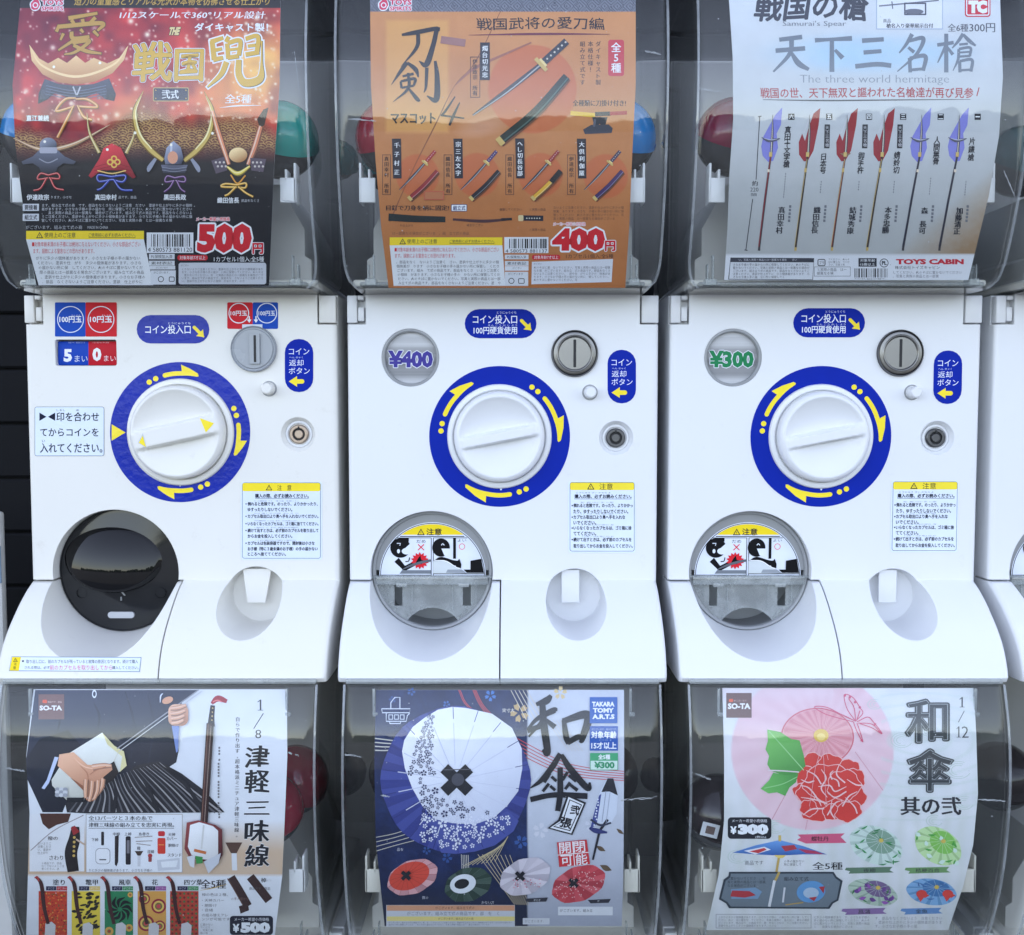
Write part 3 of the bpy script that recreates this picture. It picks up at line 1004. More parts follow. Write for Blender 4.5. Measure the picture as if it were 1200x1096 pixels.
def warning_b(c):
    x0, y0, x1, y1 = 611, 514, 784, 699
    c.rect(x0 - 4, y0 - 3, x1 + 3, y1 + 4, (226, 236, 248), r=7)
    c.rect(x0, y0, x1, y1, (70, 80, 100), r=6)
    c.rect(x0 + 1.2, y0 + 1.2, x1 - 1.2, y1 - 1.2, (222, 232, 245), r=5)
    c.rect(x0 + 1.2, y0 + 1.2, x1 - 1.2, 535, (245, 222, 62), r=4)
    warn_tri(c, 667, 525, 17, INK, (245, 222, 62))
    c.t('注意', 690, 517, 726, 534, INK, bold=.01)
    k = INK
    c.t('購入の際、必ずお読みください。', 624, 546.5, 776, 557, k, bold=.032)
    c.rect(623, 558.3, 776, 559.3, k)
    c.t('こうにゅう さい かなら よ', 628, 540, 720, 544, (60, 66, 88))
    rows = [(571, '倒れると危険です。のったり、よりかかっ'), (587, 'たり、ゆすったりしないでください。'), (602, 'カプセル取出口より奥へ手を入れな'), (617, 'いでください。'), (631, 'いらなくなったカプセルは、ゴミ箱に捨'), (646, 'ててください。'), (662, '続けて出すときは、必ず前のカプセルを'), (679, '取り出してからお金を投入してください。')]
    for i, (y, s) in enumerate(rows):
        L = len(s)
        c.t(s, 621, y, min(779, 621 + L * 8.6), y + 10.5, k, bold=.028)
        if i % 2 == 0:
            c.ell(617.5, y + 5.5, 2, 2, k, n=10)
            c.micro(640, y - 5, 730, y - 1.2, 1, (90, 95, 115), seed=i + 4, gap=.7)

def door_sticker(c):
    """half-round caution picture, crop of the mouth (5.218 crop px per photo px)"""
    cx, cy = 558, 452
    R0 = 325
    def arc(r, a0, a1, n=40): return [(cx + r * math.cos(R(a0 + (a1 - a0) * i / n)), cy - 12 - r * math.sin(R(a0 + (a1 - a0) * i / n))) for i in range(n + 1)]
    W = (226, 232, 244)
    c.poly(arc(R0, 0, 180), W)
    c.ring(cx, cy - 12, R0 - 9, R0 - 5, (40, 42, 50), 180, 360, n=60)
    # yellow top segment
    top = [(p[0], p[1]) for p in arc(R0 - 12, 52.5, 127.5, 30)]
    c.poly(top, (245, 216, 40))
    c.rect(360, 200, 752, 205, (40, 42, 50))
    warn_tri(c, 487, 174, 40, INK, (245, 216, 40))
    c.t('注意', 521, 153, 613, 194, INK, bold=.02)
    ink = (16, 16, 20)
    for a in ((243, 436, 552, 441), (562, 428, 874, 433)): c.rect(*a, (40, 42, 50))
    c.rect(548, 209, 552, 440, (40, 42, 50)); c.rect(561, 209, 565, 440, (40, 42, 50))
    c.rect(338, 209, 552, 212.5, (40, 42, 50)); c.rect(561, 209, 770, 212.5, (40, 42, 50))
    # crying figure on the left with a pinched hand
    c.ell(362, 272, 62, 60, ink)
    c.poly([(372, 290), (432, 236), (440, 300), (402, 306)], W)
    c.poly([(362, 212), (413, 212), (413, 232), (395, 240)], ink)
    c.ell(400, 292, 30, 20, W)
    c.line([(340, 244), (362, 244), (358, 258)], 5, W)
    c.ell(350, 292, 9, 13, W)
    c.line([(338, 345), (388, 398), (470, 356), (500, 345)], [36, 34, 26, 20], ink)
    c.curve([(392, 356), (412, 352), (418, 330)], 6, ink)
    st = [];
    for i in range(28):
        a = 2 * math.pi * i / 28; r = 56 if i % 2 else 40
        st.append((480 + r * math.cos(a), 350 + r * .95 * math.sin(a)))
    c.poly(st, (214, 40, 52))
    c.poly([(455, 362), (470, 335), (484, 318), (490, 345), (520, 350), (490, 372)], ink)
    c.poly([(356, 430), (372, 408), (548, 408), (548, 430)], (120, 126, 134))
    c.curve([(372, 404), (430, 378), (505, 356), (548, 348)], [4, 14, 16, 14], (96, 100, 108))
    c.t('だめ', 460, 222, 516, 242, (50, 52, 62))
    c.line([(469, 250), (506, 286)], 6, (220, 60, 66)); c.line([(506, 250), (469, 286)], 6, (220, 60, 66))
    # happy figure on the right holding the flap up
    c.ell(610, 270, 54, 56, ink)
    c.poly([(612, 276), (672, 276), (668, 330), (630, 318)], W)
    c.curve([(612, 256), (620, 246), (630, 256)], 5, W)
    c.rect(684, 212, 701, 338, ink)
    c.curve([(568, 352), (610, 340), (680, 362), (722, 362)], [4, 26, 32, 22], ink)
    c.poly([(562, 352), (640, 350), (740, 410), (770, 428), (562, 428)], (206, 212, 214))
    c.curve([(572, 348), (640, 352), (700, 388), (728, 398)], 4, (250, 250, 252))
    c.poly([(694, 372), (722, 338), (734, 372), (732, 396), (704, 388)], ink)
    c.poly([(640, 424), (650, 404), (736, 404), (768, 428)], (150, 156, 164))
    c.poly([(748, 404), (790, 404), (790, 350), (856, 338), (872, 424), (768, 424)], ink)
    c.t('よい', 711, 218, 764, 234, (50, 52, 62))
    c.ring(738, 264, 15, 19, (226, 110, 110))

def make_b():
    mx, lz = MX[1], 0.0
    root = empty('capsule_machine', (mx, 0.1, base_z(lz)))
    L = lambda px, py, y=0.0: rel(px, py, mx, y)
    dsp = (*L(505.8, 670.6), 0.0575)
    ret = (L(673, 700)[0], -0.1795, 0.0275)
    pw = L(481, 419.3); ks = L(722, 513.5); bt = L(691.3, 460); cs = L(673.4, 414.5); dl = L(585.3, 511.6)
    ex = [recess(*pw, 0.0268, 0.0262, 0.006), recess(*ks, 0.0160, 0.0125, 0.0055)]
    build_shell(root, mx, lz, dsp, ret, ex, WHITE, 0.06)
    X = lambda p: (p[0] + mx, p[1])
    # price window
    wn = link('price_window', lathe([(0.0236, 0.0058), (0.0240, 0.0012), (0.0250, 0.0004), (0.0268, 0.0006), (0.0268, 0.003)], *X(pw), 72), GREYP, root)
    # dial
    db = dial_base(root, *X(dl), WHITE)
    link('knob', knob_mesh(*X(dl), 0.0418, 0.0160, 0.0365, 0.0105, 11.0, 0.0040, 0.0345, 0.0008, 0.0022, taper=0.0), WHITE, db)
    rg = Canvas(490, 420, 200 / 1154)
    rg.ring(551, 528, 0.0487 * 1257 * 5.77, 476, BLUE, n=96)
    cx, cy = 551, 528
    arrow_arc(rg, cx, cy, 398, -68, -27.5, 30, YEL)
    arrow_arc(rg, cx, cy, 398, 50, 94, 30, YEL)
    arrow_arc(rg, cx, cy, 398, 170, 214, 30, YEL)
    rg.poly([(548, 876), (572, 876), (560, 896)], (226, 234, 248))
    rg.build('arrow_ring', flat(), VINYL, root)
    coin_slot_metal(root, *X(cs), 0.0205)
    button(root, *X(bt), WHITE)
    lock(root, *X(ks), DSTEEL)
    s5 = (400, 340, 400 / 913)
    c = Canvas(*s5); coin_label_b(c); c.build('coin_label', flat(), VINYL, root)
    c = Canvas(*s5); return_label(c, 712, 160, 788, 303); c.build('return_label', flat(), VINYL, root)
    c = Canvas(*s5); warning_b(c); c.build('warning_label', flat(), VINYL, root)
    # mouth: grey rim, caution picture, hinge bar and clear flap
    x, z = X(dsp); r = dsp[2]; yd = 0.010
    door = link('mouth_rim', lathe([(r - 0.0040, yd + 0.004), (r - 0.0040, yd + 0.0002), (r - 0.0033, yd - 0.0014), (r - 0.0014, yd - 0.0020), (r - 0.0002, yd - 0.0004), (r - 0.0002, yd + 0.006), (r - 0.0040, yd + 0.004)], x, z, 96), GREYP, root)
    n = 40
    zc = z - 0.004
    half = [(x + (r - 0.0038) * math.cos(math.pi * i / n), z + (r - 0.0038) * math.sin(math.pi * i / n)) for i in range(n + 1)]
    link('upper_plate', prism([(p[0], max(p[1], zc)) for p in half], yd + 0.0016, yd + 0.004), GREYP, door)
    c = Canvas(400, 590, 220 / 1148); door_sticker(c); c.build('caution_picture', flat(yd + 0.0014), VINYL, door)
    link('hinge_bar', mesh_of(bm_box(bm_box(bm_box(bm_box(bmesh.new(), x - 0.0530, x + 0.0530, yd - 0.006, yd + 0.001, zc - 0.0090, zc - 0.0006, 0.0012, 2), x - 0.0575, x + 0.0575, yd - 0.004, yd - 0.001, zc - 0.0030, zc - 0.0002, 0.001, 2), x - 0.034, x - 0.0235, yd - 0.0066, yd - 0.001, zc - 0.0112, zc - 0.0070, 0.001, 2), x + 0.0245, x + 0.035, yd - 0.0066, yd - 0.001, zc - 0.0112, zc - 0.0070, 0.001, 2)), FROST, door)
    # flap: lower half disc with an arch out of its foot and two slots
    rf = r - 0.0030
    low = [(x + rf * math.cos(R(190 + 160 * i / n)), z + rf * math.sin(R(190 + 160 * i / n))) for i in range(n + 1)]
    fl = prism(low, yd + 0.0005, yd + 0.0025)
    cut = [lathe([(0, -0.03), (0.030, -0.03), (0.030, 0.05), (0, 0.05)], x, z - 0.0660, 64)]
    for sx in (-1, 1):
        cut.append(box(x + sx * 0.0325 - 0.0038, x + sx * 0.0325 + 0.0038, -0.03, 0.05, z - 0.034, z - 0.0135))
    link('clear_flap', smooth(boolean(fl, cut), 30), FROST, door)
    for k, ln in ((-0.0415, 0.030), (-0.0192, 0.038), (0.0192, 0.038), (0.0415, 0.030)):
        link('flap_rib', box(x + k - 0.0005, x + k + 0.0005, yd - 0.0012, yd + 0.0004, z - ln, z - 0.014), FROST, door)
    link('chute_wall', lathe([(0, 0.058), (r - 0.001, 0.058), (r - 0.001, 0.016)], x, z, 64), MATS.get('chute') or mat('chute', (0.36, 0.37, 0.38), 0.5, noise=0.08, nscale=30), door)
    # coin return flap
    xr = ret[0] + mx
    link('return_flap', prism([(xr - 0.0118, ret[1] + 0.026), (xr - 0.0118, ret[1] - 0.0055), (xr + 0.0050, ret[1] - 0.0055), (xr + 0.0050, ret[1] + 0.026)], 0.0035, 0.0060), WHITE, root)
    c = case_parts(root, mx, UP0 + lz, HOLDER)
    return root, pw

def price_card(root, mx, pw_c, text, col, shade):
    c = Canvas(400 + (mx - MX[1]) * 0, 340, 400 / 913)
    cx, cy = 185, 181
    rn = random.Random(int(text[1]))
    n = 60
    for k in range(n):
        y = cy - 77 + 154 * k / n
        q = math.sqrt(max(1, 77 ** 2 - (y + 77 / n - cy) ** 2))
        v = 168 + 34 * math.sin(k * .115 + .6) + 9 * math.sin(k * .5) + rn.uniform(-5, 5)  # light and dark reflection bands painted into the silver of the card
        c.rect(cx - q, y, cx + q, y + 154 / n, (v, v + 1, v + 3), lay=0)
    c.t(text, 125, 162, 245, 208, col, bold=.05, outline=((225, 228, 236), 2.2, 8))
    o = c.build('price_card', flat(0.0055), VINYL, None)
    o.data.transform(Matrix.Translation((mx - MX[1], 0, 0)) @ Matrix.Translation(-wloc(root)))
    o.parent = root
    return o

def dup(o, parent=None, skip=()):
    c = o.copy(); COL.objects.link(c)
    if parent is not None: c.parent = parent
    for ch in list(o.children):
        if ch.name.split('.')[0] not in skip: dup(ch, c, skip)
    return c

GRP = 'white capsule vending machines standing in a row'
mB, pwB = make_b()
tag(mB, 'white capsule machine with a purple ¥400 window, below the orange sword poster', 'vending machine', GRP)
mC = dup(mB); mC.location.x = MX[2]
for q in mC.children:                       # stickers and fittings sit a little differently on this one
    k = q.name.split('.')[0]
    d = {'coin_label': (0.0048, 0.0008), 'return_label': (0.0034, -0.0006), 'warning_label': (0.0026, 0.0006), 'coin_slot': (0.0024, 0.0004), 'price_window': (0.0, 0.0), 'key_lock': (0.0, 0.0)}.get(k)
    if d: q.location.x += d[0]; q.location.z += d[1]
    if k == 'warning_label': q.rotation_euler.y = 0.0
tag(mC, 'white capsule machine with a green ¥300 window, below the grey spear poster', 'vending machine', GRP)
mD = dup(mB); mD.location.x = MX[3]
tag(mD, 'upper white capsule machine cut off by the right edge of the photo', 'vending machine', GRP)
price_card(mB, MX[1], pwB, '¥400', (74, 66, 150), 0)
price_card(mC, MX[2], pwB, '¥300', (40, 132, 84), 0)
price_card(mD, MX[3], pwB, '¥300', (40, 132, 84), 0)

# ------------------------------------------------------------------ older machine with the coin counter (first column)
def make_a():
    mx, lz = MX[0], 0.0
    root = empty('capsule_machine', (mx, 0.1, base_z(lz)))
    L = lambda px, py, y=0.0: rel(px, py, mx, y)
    X = lambda p: (p[0] + mx, p[1])
    dsp = (-0.0652, L(137, 671)[1], 0.0592)
    ret = (0.0668, -0.1785, 0.0285)
    ks = L(349.2, 509.1); bt = L(315.4, 455.7); cs = L(298, 409.2); dl = L(212, 506.5)
    a = L(64.6, 398.2); b = L(137, 428.7)
    ex = [prism(rrect(a[0], b[1], b[0], a[1], 0.002, 4), -0.01, 0.012), recess(*ks, 0.0160, 0.0125, 0.0055)]
    build_shell(root, mx, lz, dsp, ret, ex, CREAM, 0.030)
    # coin counter: two number drums behind the little window
    s7 = (20, 340, 240 / 1196)
    zc = (a[1] + b[1]) / 2
    ct = link('coin_counter', box(mx + a[0] + 0.0003, mx + b[0] - 0.0003, 0.0112, 0.0118, b[1] + 0.0003, a[1] - 0.0003), GREYP, root)
    c = Canvas(*s7)
    c.rect(240, 300, 418, 440, (30, 70, 175)); c.rect(418, 300, 583, 440, (190, 36, 48))
    c.t('5', 273, 345, 322, 420, (240, 242, 248), bold=.05)
    c.t('まい', 337, 382, 413, 420, (220, 226, 240))
    c.t('0', 441, 337, 493, 416, (240, 240, 244), bold=.05)
    c.t('まい', 508, 382, 578, 416, (240, 222, 226))
    c.micro(300, 302, 400, 312, 1, (190, 200, 225), seed=3); c.micro(440, 302, 540, 312, 1, (225, 200, 205), seed=5)
    zr = [];
    for i in range(15):
        t = -1 + 2 * i / 14
        zr.append((0.0105 - 0.0065 * math.sqrt(max(0, 1 - (t * .92) ** 2)), zc - t * 0.0135))
    c.build('number_drum', Surf(zr), VINYL, ct)
    c = Canvas(*s7)
    c.rect(222, 72, 401, 272, (28, 76, 178), r=6); c.rect(401, 72, 583, 272, (206, 40, 50), r=6)
    for x, y, s in ((313, 172, '100円玉'), (491, 172, '10円玉')):
        c.ring(x, y, 73, 78, (225, 230, 242))
        c.t(s, x - 64, y - 18, x + 64, y + 18, (235, 238, 246), bold=.03)
        c.t('えん だま', x + 5, y - 28, x + 56, y - 20, (225, 228, 242))
    c.build('coin_kind_label', flat(), VINYL, root)
    s4 = (0, 340, 400 / 913)
    c = Canvas(*s4)
    c.rect(608, 33, 676, 104, (206, 40, 50), r=4); c.rect(676, 33, 744, 104, (28, 76, 178), r=4)
    c.rect(648, 92, 702, 105, (216, 222, 232))
    for x, s, k in ((639, '10円玉', 1), (714, '100円玉', 0)):
        c.ring(x, 62, 25, 27.5, (228, 232, 242)); c.t(s, x - 22, 56, x + 22, 69, (235, 238, 246), bold=.02)
    for x in (667, 685):
        c.line([(x, 70), (x, 80)], 3.4, (240, 242, 248)); c.poly([(x - 6, 79), (x + 6, 79), (x, 88)], (240, 242, 248))
    c.build('slot_label', flat(), VINYL, root)
    c = Canvas(*s4)
    c.rect(366, 67, 560, 143, BLUE, r=37)
    c.t('コイン投入口', 389, 94, 510, 117, (235, 240, 250), bold=.014)
    c.t('とうにゅうぐち', 450, 86, 510, 92, (215, 225, 245))
    arrow_dr(c, 520, 100, 546, 126, YEL)
    c.build('coin_label', flat(), VINYLB, root)
    c = Canvas(*s4); return_label(c, 762, 131, 838, 273); c.build('return_label', flat(), VINYL, root)
    c = Canvas(*s4)
    c.rect(93, 312, 279, 444, (98, 116, 140), r=6); c.rect(94.2, 313.2, 277.8, 442.8, (222, 232, 244), r=5)
    k = INK
    c.poly([(106, 328), (125, 339), (106, 350)], k); c.poly([(148, 328), (129, 339), (148, 350)], k)
    c.t('印を合わせ', 152, 327, 265, 351, k, bold=.012); c.t('てからコインを', 108, 370, 264, 391, k, bold=.012); c.t('入れてください。', 108, 410, 274, 435, k, bold=.012)
    c.t('しるし', 152, 319, 175, 324, k); c.t('あ', 204, 319, 212, 324, k); c.t('い', 113, 401, 121, 407, k)
    c.build('alignment_label', flat(), VINYL, root)
    # dial
    db = dial_base(root, *X(dl), CREAM, 0.0498)
    kb = link('knob', knob_mesh(*X(dl), 0.0432, 0.0170, 0.0400, 0.0100, 12.5, 0.0074, 0.0380, 0.0012, 0.0024, taper=0.0), CREAM, db)
    rg = Canvas(0, 340, 400 / 913)
    cx, cy = 482, 380
    rg.ring(cx, cy, 0.0498 * 1257 * 2.2825, 187.5, BLUE, n=96)
    arrow_arc(rg, cx, cy, 157, -15, 17, 12, YEL); arrow_arc(rg, cx, cy, 157, 83, 112, 12, YEL); arrow_arc(rg, cx, cy, 157, 169, 201, 12, YEL)
    rg.poly([(299, 359), (336, 381), (299, 403)], YEL)
    rg.poly([(476, 519), (488, 519), (482, 526)], (226, 234, 248))
    rg.build('arrow_ring', flat(), VINYLB, root)
    c = Canvas(20, 340, 240 / 1196)
    c.poly([(1068, 748), (1150, 778), (1103, 832)], YEL)
    c.build('grip_arrow', flat(-0.0181), VINYL, db)
    c = Canvas(20, 340, 240 / 1196)
    c.poly([(735, 836), (758, 922), (706, 893)], (200, 204, 210)); c.poly([(734, 850), (754, 918), (712, 892)], YEL)
    c.build('grip_arrow', flat(-0.0181), VINYL, db)
    # coin slot: blue grey plastic
    x, z = X(cs); r = 0.0212
    o = link('coin_slot', lathe([(0, -0.0040), (r * 0.84, -0.0040), (r * 0.88, -0.0030), (r * 0.93, -0.0030), (r * 0.97, -0.0044), (r, -0.0035), (r, 0.001)], x, z, 72), SLOTP, root)
    link('slot_frame', prism(rrect(x - 0.0030, z - 0.0140, x + 0.0065, z + 0.0140, 0.0008, 3), -0.0062, -0.0038), SLOTP, o)
    link('slot_opening', prism(rrect(x + 0.0010, z - 0.0124, x + 0.0032, z + 0.0124, 0.0005, 3), -0.0064, -0.006), BLACK, o)
    button(root, *X(bt), CREAM)
    lock(root, *X(ks), COPPER)
    c = Canvas(*s4)
    x0, y0, x1, y1 = 648, 515, 858, 718
    c.rect(x0 - 4, y0 - 3, x1 + 4, y1 + 4, (222, 231, 243), r=7)
    c.rect(x0, y0, x1, y1, (74, 96, 124), r=6); c.rect(x0 + 1.2, y0 + 1.2, x1 - 1.2, y1 - 1.2, (218, 228, 242), r=5)
    c.rect(x0 + 1.2, y0 + 1.2, x1 - 1.2, 538, (245, 220, 50), r=4)
    warn_tri(c, 720, 528, 15, INK, (245, 220, 50)); c.t('注　意', 742, 521, 780, 536, INK, bold=.01)
    c.t('購入の際、必ずお読みください。', 683, 545, 826, 556, INK, bold=.03); c.rect(683, 557.3, 826, 558.2, INK)
    rows = [(567, 1, '倒れると危険です。のったり、よりかかったり、'), (582, 0, 'ゆすったりしないでください。'), (600, 1, 'カプセル取出口より奥へ手を入れないでください。'), (620, 1, 'いらなくなったカプセルは、ゴミ箱に捨ててください。'), (638, 1, '続けて出すときは、必ず前のカプセルを取り出して'), (653, 0, 'からお金を投入してください。'), (672, 1, 'カプセルは包装容器ですので、開封後は小さな'), (687, 0, 'お子様（特に３歳未満のお子様）の手の届かない'), (701, 0, 'ところへ捨ててください。')]
    for i, (y, d, s) in enumerate(rows):
        c.t(s, 663, y, min(852, 663 + len(s) * 8.5), y + 10, INK, bold=.028)
        if d: c.ell(658.5, y + 5, 1.8, 1.8, INK, n=10); c.micro(680, y - 4.6, 800, y - 1.0, 1, (80, 86, 106), seed=i + 9, gap=.7)
    c.build('warning_label', flat(), VINYL, root)
    # strip on the sloping cover
    c = Canvas(0, 590, 220 / 1148)
    c.poly([(72, 936), (865, 941), (855, 1030), (56, 1024)], (90, 120, 150)); c.poly([(74, 939), (862, 944), (852, 1027), (59, 1021)], (222, 232, 244))
    c.poly([(76, 939), (130, 940), (116, 1023), (60, 1021)], (244, 216, 40))
    c.t('⚠注意', 84, 944, 108, 1016, INK) if False else None
    warn_tri(c, 96, 956, 24, INK, (244, 216, 40)); c.t('注', 86, 972, 104, 990, INK); c.t('意', 82, 995, 100, 1014, INK)
    c.ell(142, 964, 6, 6, INK, n=12)
    c.t('取り出し口に、前のカプセルが残っていると故障の原因となります。続けて購入', 162, 955, 845, 978, INK)
    c.t('される際は、必ず', 152, 994, 305, 1012, INK); c.t('前のカプセルを取り出してから', 306, 988, 688, 1018, (214, 52, 108), bold=.008); c.t('購入してください。', 688, 994, 848, 1014, INK)
    c.build('cover_label', Surf([(y, z) for y, z in skirt_pts]), VINYL, root)
    # smoked door in the mouth
    x, z = X(dsp); r = dsp[2]; yd = 0.014
    dr = link('smoked_door', lathe([(0, yd - 0.0045), (0.020, yd - 0.0040), (0.040, yd - 0.0022), (0.0540, yd + 0.0002), (0.0572, yd + 0.0004), (0.0578, yd - 0.0006), (0.0586, yd - 0.0006), (0.0588, yd + 0.0005), (0.0588, yd + 0.006), (0, yd + 0.008)], x, z, 96), SMOKE, root)
    # bulging window of the door, tipped up a little
    bm = bmesh.new()
    na, nr = 72, 18
    ex_, ez, RC = 0.0430, 0.0285, 0.10
    zc2 = z + 0.0105
    rings = []
    for i in range(nr + 1):
        t = i / nr
        if i == 0: rings.append([bm.verts.new((x - .006, yd - 0.0135, zc2))]); continue
        rw = []
        for k in range(na):
            a_ = 2 * math.pi * k / na
            dx_, dz_ = ex_ * t * math.cos(a_), ez * t * math.sin(a_)
            rw.append(bm.verts.new((x - .006 + dx_, yd - 0.0135 + (dx_ * dx_ + dz_ * dz_) / (2 * RC) + 0.18 * dz_, zc2 + dz_)))
        rings.append(rw)
    rings.append([bm.verts.new((x - .006 + 1.12 * ex_ * math.cos(2 * math.pi * k / na), yd + 0.0005, zc2 + 1.16 * ez * math.sin(2 * math.pi * k / na))) for k in range(na)])
    for p, q in zip(rings, rings[1:]):
        for k in range(na):
            j = (k + 1) % na
            bm.faces.new((p[0], q[k], q[j]) if len(p) == 1 else (p[k], p[j], q[j], q[k]))
    link('door_window', mesh_of(bm, sm=85), SMOKEG, dr)
    link('door_notch', prism(rrect(x - 0.0125, z - 0.0455, x + 0.0125, z - 0.0395, 0.0028, 5), yd - 0.0040, yd + 0.001), MATS.get('pale_grey') or mat('pale_grey', (0.50, 0.51, 0.53), 0.4, noise=0.05, nscale=50), dr)
    for sx in (-1, 1): link('door_stud', lathe([(0.0046, yd - 0.0010), (0.0050, yd - 0.0026), (0.0054, yd - 0.0010)], x + sx * 0.0375, z - 0.0215, 30), SMOKE, dr)
    bm = bmesh.new()
    bm_prism(bm, [(x - 0.005, z - 0.0135), (x - 0.0035, z - 0.0125), (x + 0.0048, z - 0.0235), (x + 0.0040, z - 0.0240)], yd - 0.0048, yd + 0.001)
    bm_prism(bm, [(x + 0.0002, z - 0.0250), (x + 0.0012, z - 0.0250), (x + 0.0012, z - 0.0285), (x + 0.0002, z - 0.0285)], yd - 0.0048, yd + 0.001)
    link('door_mark', mesh_of(bm), GREYP, dr)
    # coin return
    xr = ret[0] + mx
    link('return_flap', prism([(xr - 0.0135, ret[1] + 0.026), (xr - 0.0095, ret[1] - 0.0065), (xr + 0.0075, ret[1] - 0.0065), (xr + 0.0135, ret[1] + 0.026)], 0.0030, 0.0060), CREAM, root)
    case_parts(root, mx, UP0 + lz, HOLDER)
    return root
mA = make_a()
tag(mA, 'older white capsule machine with coin counter and smoked round door, below the helmet poster', 'vending machine', GRP)

# ------------------------------------------------------------------ lower tier: only the cases and the top of the fronts are in the picture
def make_lower(mx, label, holder):
    lz = -TIER
    root = empty('capsule_machine', (mx, 0.1, base_z(lz)))
    tag(root, label, 'vending machine', GRP)
    bd = boolean(body_solid(), [box(sx * HW - 0.0175, sx * HW + 0.0175, -0.02, 0.010, ZT - 0.0275, ZT + 0.02) for sx in (-1, 1)])
    link('cabinet', tx(weighted(smooth(bd, 30)), mx, lz), WHITE, root)
    for sx in (-1, 1):
        x0, x1 = sorted((sx * (HW - 0.0160), sx * (HW - 0.0004)))
        link('hinge_tab', tx(box(x0, x1, -0.0008, 0.009, ZT - 0.0262, ZT - 0.001, 0.0008, 2), mx, lz), WHITE, root)
    for nm in ('coin_label', 'arrow_ring', 'return_label'):
        src = [o for o in (mA if mx == MX[0] else mB).children if o.name.split('.')[0] == nm][0]
        q = src.copy(); COL.objects.link(q); q.parent = root
    case_parts(root, mx, UP0 + lz, holder)
    return root
mL = [make_lower(MX[0], 'lower white capsule machine whose clear case holds the long-necked lute poster', HOLDER),
      make_lower(MX[1], 'lower white capsule machine whose clear case holds the dark blue parasol poster', IVORY),
      make_lower(MX[2], 'lower white capsule machine whose clear case holds the pink parasol poster', IVORY),
      make_lower(MX[3], 'lower white capsule machine cut off by the right edge of the photo', IVORY)]

# ------------------------------------------------------------------ loose capsules in the cases
def capsule_mat(name, col, tr=0.5):
    m = mat(name, col, 0.12, noise=0.08, nscale=40, spec=0.6)
    m.node_tree.nodes['Principled BSDF'].inputs['Transmission Weight'].default_value = tr * 0.6
    return m
CAPM = {'blue': capsule_mat('capsule_blue', (0.03, 0.30, 0.75)), 'green': capsule_mat('capsule_green', (0.04, 0.50, 0.42)), 'red': capsule_mat('capsule_red', (0.42, 0.02, 0.05)),
        'plum': capsule_mat('capsule_plum', (0.26, 0.02, 0.06)), 'dark': capsule_mat('capsule_dark', (0.03, 0.02, 0.022), 0.2), 'teal': capsule_mat('capsule_teal', (0.01, 0.14, 0.15), 0.3)}
CUP = mat('capsule_cup', (0.55, 0.57, 0.58), 0.25, noise=0.05, nscale=40)
CUPD = mat('capsule_cup_dark', (0.05, 0.05, 0.055), 0.25, noise=0.05, nscale=40)
def capsule(px, py, y, r, colour, label, cup=CUPD, tilt=(0, 0, 0), group='capsules loose in the clear cases', stacked=False):
    x, z = at(px, py, y)
    mc = min(MX, key=lambda q: abs(q - x))
    x = min(max(x, mc - 0.1015), mc + 0.1015)          # inside its case
    zr = (UP0 if z > 0 else LO0) + 0.098 + r * 1.01
    if abs(z - zr) < 0.034 and not stacked: z = zr     # lying on the hopper
    root = empty('capsule', (x, y, z))
    root.rotation_euler = tilt
    tag(root, label, 'capsule', group)
    for nm, sg, mt in (('dome', 1, CAPM[colour]), ('cup', -1, cup)):
        bm = bmesh.new()
        n, m = 40, 12
        rr = r if sg > 0 else r * 0.985
        P = [(rr * math.cos(R(90 * i / m)), sg * rr * math.sin(R(90 * i / m))) for i in range(m + 1)]
        if sg > 0: P = [(rr * 1.02, -0.0015), (rr * 1.02, 0.0015)] + P
        rows_ = [[bm.verts.new((a * math.cos(2 * math.pi * k / n), a * math.sin(2 * math.pi * k / n), b)) for k in range(n)] if a > 1e-6 else [bm.verts.new((0, 0, b))] for a, b in P]
        for a, b in zip(rows_, rows_[1:]):
            for k in range(n):
                j = (k + 1) % n
                bm.faces.new((a[k], a[j], b[0]) if len(b) == 1 else (a[k], a[j], b[j], b[k]))
        o = bpy.data.objects.new(nm, mesh_of(bm, sm=60)); COL.objects.link(o)
        o.data.materials.append(mt); o.parent = root
    return root
capsule(333, 158, -0.030, 0.034, 'green', 'translucent green capsule beside the right edge of the helmet poster', tilt=(0.5, 0.3, 0))
capsule(46, 160, -0.046, 0.034, 'blue', 'blue capsule beside the left edge of the helmet poster', tilt=(0.3, 0.2, 0))
capsule(462, 176, -0.036, 0.034, 'red', 'dark red capsule beside the left edge of the orange sword poster', tilt=(0.4, -0.3, 0))
capsule(411, 190, 0.045, 0.034, 'teal', 'dark teal capsule deep in the case of the orange sword poster', tilt=(0.4, -0.3, 0))
capsule(724, 172, -0.036, 0.034, 'blue', 'bright blue capsule beside the right edge of the orange sword poster', tilt=(0.5, 0.2, 0))
capsule(860, 158, -0.040, 0.034, 'plum', 'plum coloured capsule beside the left edge of the grey spear poster', tilt=(0.5, 0.2, 0))
capsule(1196, 170, 0.050, 0.034, 'teal', 'dark teal capsule at the right end of the spear poster case', tilt=(0.5, 0.2, 0))
capsule(312, 948, -0.030, 0.034, 'red', 'round red capsule beside the right edge of the lute poster', tilt=(0.5, 0.1, 0))
capsule(345, 905, 0.045, 0.034, 'red', 'red capsule behind the round one in the lute poster case', tilt=(0.2, 0.6, 0))
capsule(842, 930, -0.036, 0.034, 'dark', 'dark capsule beside the left edge of the pink parasol poster', tilt=(0.5, 0.2, 0))
capsule(421, 910, 0.060, 0.034, 'dark', 'dark capsule deep in the case of the blue parasol poster', tilt=(0.5, 0.2, 0))
